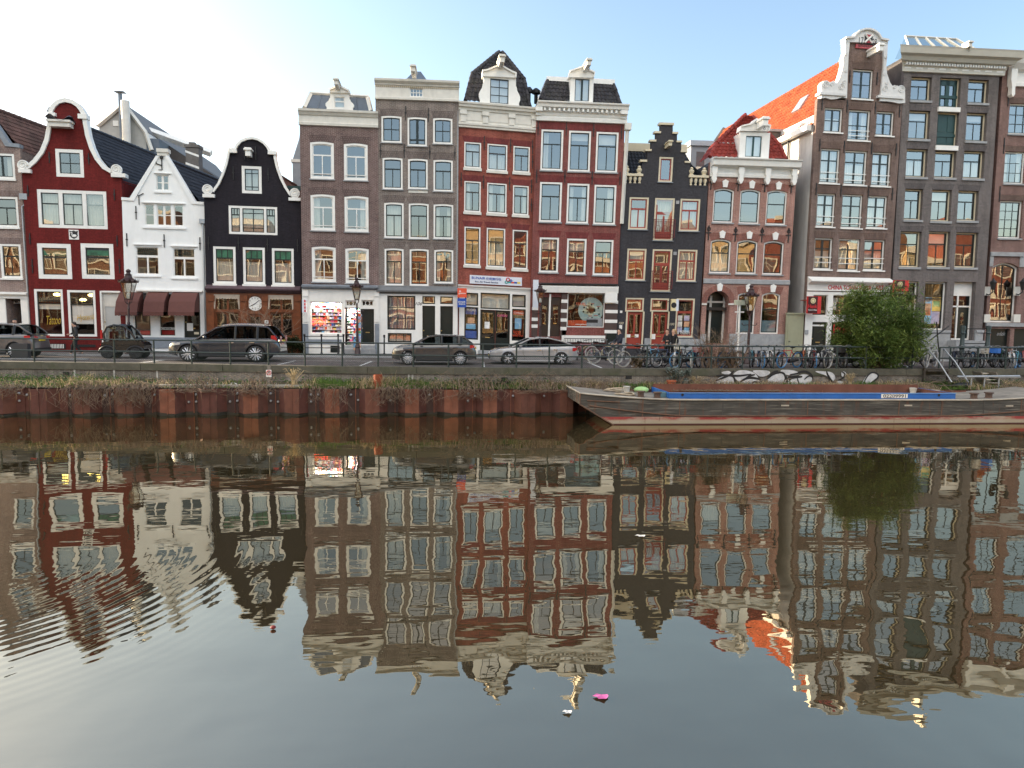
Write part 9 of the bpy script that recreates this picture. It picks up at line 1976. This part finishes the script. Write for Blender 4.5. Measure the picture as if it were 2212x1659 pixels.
for (u0, h0, u1, h1), ny, wd0 in ((SHOPWIN[0], 9, .45), (SHOPWIN[1], 14, .75)):
    b = S.mb(); hh = (h1-h0)/ny
    for j in range(ny):
        b.mi = 0; b.box(u0+.05, u1-.05, wd0-.12, wd0+.3, h0+hh*j+.02, h0+hh*j+.04); u = u0+.08
        while u < u1-.12:
            w2 = random.uniform(.05, .2); top_ = h0+hh*j+.04+hh*random.uniform(.35, .85); b.mi = random.choice((0, 0, 1, 1, 2, 3, 4, 5, 6, 7, 8, 9, 10, 11, 11)) if ny > 10 else random.choice((0, 0, 0, 1, 1, 2, 3, 4, 5, 6, 7, 8, 8, 9, 11)); b.box(u, u+w2, wd0-.1-random.random()*.05, wd0+.1, h0+hh*j+.045, top_); u += w2+random.uniform(.01, .05)
    b.mi = 11; b.box(u0, u1, wd0+.32, wd0+.36, h0, h1); g_ = b.build('shelf_goods', gm, S.root); g_['kind'] = 'stuff'
    la = bpy.data.lights.new('shop_light', 'AREA'); la.energy = 38; la.size = u1-u0; la.color = (1, .95, .86); la.shape = 'RECTANGLE'; la.size_y = .25; lo = bpy.data.objects.new('shop_light', la); C.objects.link(lo); lo.parent = S.root; lo.location = S.xf((u0+u1)/2, .22, h1-.06); lo.rotation_euler = (R(18), 0, 0)
u, h = S.uv('d3', 255, 852); letter(S.root, 'OPEN', u, h, .15, emit('red_neon', (1, .08, .03), 3), .85, .28, xf=S.xf, bold=.01)
# things afloat
for nm, lb, x, y, col, s_, ct in (('paper_scrap', 'bright pink scrap floating on the open water', 1299, 1506, (.55, .12, .34), .085, 'litter'), ('paper_scrap', 'small white scrap floating below the pink one', 1226, 1539, (.7, .7, .68), .05, 'litter'), ('floating_ball', 'small dark red object floating by the ripples', 590, 1358, (.16, .01, .012), .035, 'litter'), ('paper_scrap', 'white paper floating in the reflection of the slate house', 1384, 1158, (.55, .55, .53), .10, 'litter')):
    q = on_z('f', x, y, WATER+.01); b = MB(); n = 9
    if 'ball' in nm: b.ball((0, 0, .02), s_, 10, 6, 1.2, 1, .7)
    else: b.add([(s_*(1+.3*math.sin(k*2.1))*math.cos(k*2*math.pi/n), s_*.5*(1+.3*math.cos(k*1.7))*math.sin(k*2*math.pi/n)*1.4, .012+.01*math.sin(k*3)) for k in range(n)], [tuple(range(n))])
    o = b.build(nm, mat('afloat_'+str(x), col, .6, var=.1), None, loc=q); tag(o, lb, ct)
# ------------------------------------------------------------------ the canal
def water_mat():
    m, n, l, b = _new('canal_water'); n.remove(b); out = n['Material Output']
    df = N(n, 'ShaderNodeBsdfDiffuse'); df.inputs['Color'].default_value = (.024, .020, .011, 1)
    gl = N(n, 'ShaderNodeBsdfGlossy', Roughness=.0); gl.inputs['Color'].default_value = (.98, .88, .69, 1)
    fr = N(n, 'ShaderNodeFresnel', IOR=2.1)
    mx = N(n, 'ShaderNodeMixShader'); ad = N(n, 'ShaderNodeMath', operation='ADD', use_clamp=True); ad.inputs[1].default_value = .18; l.new(fr.outputs[0], ad.inputs[0]); l.new(ad.outputs[0], mx.inputs[0]); l.new(df.outputs[0], mx.inputs[1]); l.new(gl.outputs[0], mx.inputs[2]); l.new(mx.outputs[0], out.inputs[0])
    return m, n, l, gl, fr, df
WM, n_, l_, gl_, fr_, df_ = water_mat()
ge = N(n_, 'ShaderNodeNewGeometry')
def wnoise(scale, detail, sx, sy, rot=0, dist=0):
    mp = N(n_, 'ShaderNodeMapping'); mp.inputs['Scale'].default_value = (sx, sy, 1); mp.inputs['Rotation'].default_value = (0, 0, rot)
    l_.new(ge.outputs['Position'], mp.inputs[0])
    no = N(n_, 'ShaderNodeTexNoise', Scale=scale, Detail=detail, Distortion=dist); l_.new(mp.outputs[0], no.inputs['Vector']); return no.outputs[0]
def wmath(op, a, b=None, c=None):
    m = N(n_, 'ShaderNodeMath', operation=op)
    for i, v in enumerate((a, b, c)):
        if v is None: continue
        if isinstance(v, (int, float)): m.inputs[i].default_value = v
        else: l_.new(v, m.inputs[i])
    return m.outputs[0]
sep = N(n_, 'ShaderNodeSeparateXYZ'); l_.new(ge.outputs['Position'], sep.inputs[0]); PX, PY = sep.outputs[0], sep.outputs[1]
def gauss(cx, cy, rx, ry):
    a = wmath('POWER', wmath('ABSOLUTE', wmath('DIVIDE', wmath('SUBTRACT', PX, cx), rx)), 2); b = wmath('POWER', wmath('ABSOLUTE', wmath('DIVIDE', wmath('SUBTRACT', PY, cy), ry)), 2)
    return wmath('POWER', 2.718, wmath('MULTIPLY', wmath('ADD', a, b), -1))
slow = wmath('MULTIPLY', wnoise(.5, 2, 1, 1), .0125)          # long smooth swell that bends the reflections
mid = wmath('MULTIPLY', wnoise(2.4, 1.5, .8, 1.3, .15), .0014)
ringc = (-9.2, 13.0)
dx = wmath('SUBTRACT', PX, ringc[0]); dy = wmath('SUBTRACT', PY, ringc[1])
rr = wmath('SQRT', wmath('ADD', wmath('MULTIPLY', dx, dx), wmath('MULTIPLY', dy, dy)))
rn = wmath('ADD', wmath('MULTIPLY', rr, 2*math.pi/.20), wmath('MULTIPLY', wnoise(.6, 2, 1, 1), 6.0))
def sstep(v, a, b):
    m = N(n_, 'ShaderNodeMapRange', interpolation_type='SMOOTHSTEP'); m.inputs[1].default_value = a; m.inputs[2].default_value = b; l_.new(v, m.inputs[0]); return m.outputs[0]
wob = wmath('ADD', rr, wmath('MULTIPLY', wnoise(.45, 2, 1, 1), 1.6))
band = wmath('MULTIPLY', sstep(wob, 2.6, 5.2), wmath('SUBTRACT', 1.0, sstep(wob, 6.0, 8.2)))
ring = wmath('MULTIPLY', wmath('MULTIPLY', wmath('SINE', rn), band), .0005)
ring = wmath('MULTIPLY', ring, wmath('SUBTRACT', 1.0, sstep(PY, 12.6, 14.2)))
chop = wmath('MULTIPLY', wnoise(1.0, 2, .7, 4.5, .12), wmath('MULTIPLY', wnoise(.16, 1, 1, 1), .0020))
near = wmath('MULTIPLY', wmath('MULTIPLY', wnoise(.9, 1.5, 1, .8, .3), .014), wmath('SUBTRACT', 1.0, sstep(PY, 8.5, 14.5)))
hgt = wmath('ADD', wmath('ADD', wmath('ADD', wmath('ADD', slow, mid), chop), ring), near)
bp = N(n_, 'ShaderNodeBump', Strength=1.0, Distance=1.0); l_.new(hgt, bp.inputs['Height'])
l_.new(bp.outputs[0], gl_.inputs['Normal']); l_.new(bp.outputs[0], fr_.inputs['Normal'])
b = MB(); b.quad((-120, -1.2, WATER), (120, -1.2, WATER), (120, 34.2, WATER), (-120, 34.2, WATER)); tag(b.build('water', WM), kind='structure')
# ------------------------------------------------------------------ sunlit houses on the viewer's own side of the canal (seen only as reflections)
OPP = [brick('opp_orange_brick', hexc('a8603a'), hexc('96502e'), hexc('b89a78'), bump=0), brick('opp_brown_brick', hexc('7a5038'), hexc('6a4430'), hexc('9a8468'), bump=0), mat('opp_sand_stone', hexc('c8a878'), .8, var=.1), brick('opp_red_brick', hexc('8a4030'), hexc('7a3828'), hexc('a08068'), bump=0)]
x = -72; random.seed(21); k = 0
OPL = ['orange brick house', 'brown brick house', 'sandstone house', 'red brick house']
while x < 96:
    wd = random.uniform(6, 9.5); ht = random.uniform(10.5, 14.5); m = OPP[k % 4 if x > -14 else 1]
    o = empty('canal_house', (x, -11 - random.uniform(0, .6), 0), 0, f'{OPL[k % 4 if x > -14 else 1]} across the canal mirrored in the windows', 'house', 'houses on the near quay behind the viewer')
    b = MB(); b.prism([(0, -.1), (wd, -.1), (wd, ht), (wd*.75, ht+1.2), (wd*.6, ht+3.2), (wd*.4, ht+3.2), (wd*.25, ht+1.2), (0, ht)] if k % 2 else [(0, -.1), (wd, -.1), (wd, ht+1), (0, ht+1)], -8, 0); b.build('wall', m, o)
    b = MB(); b.box(-.1, wd+.1, 0, .4, ht+.2, ht+.9) if k % 2 == 0 else b.box(wd*.36, wd*.64, 0, .2, ht+2.9, ht+3.4); b.box(0, wd, 0, .15, 3.6, 4.1); b.build('cornice', CREAM, o)
    for j in range(4):
        for i in range(3):
            cx_, z0 = wd*(i+.5)/3, .9+j*3.1
            b = MB(); w2 = wd*.115
            for a in ((cx_-w2-.16, cx_-w2, z0, z0+2), (cx_+w2, cx_+w2+.16, z0, z0+2), (cx_-w2-.16, cx_+w2+.16, z0+2, z0+2.18), (cx_-w2-.2, cx_+w2+.2, z0-.15, z0)): b.box(a[0], a[1], 0, .1, a[2], a[3])
            b.box(cx_-.04, cx_+.04, 0, .07, z0, z0+2); b.box(cx_-w2, cx_+w2, 0, .065, z0+1.3, z0+1.36)
            wdo = b.build('window', CREAM, o)
            MB().quad((cx_+w2, .03, z0), (cx_-w2, .03, z0), (cx_-w2, .03, z0+2), (cx_+w2, .03, z0+2)).build('pane', GLASSD, wdo)
    x += wd; k += 1
b = MB(); b.box(-80, 90, -30, -1.2, -3, 0); tag(b.build('pavement', mat('near_quay_paving', (.16, .14, .13), .9), None), kind='structure')
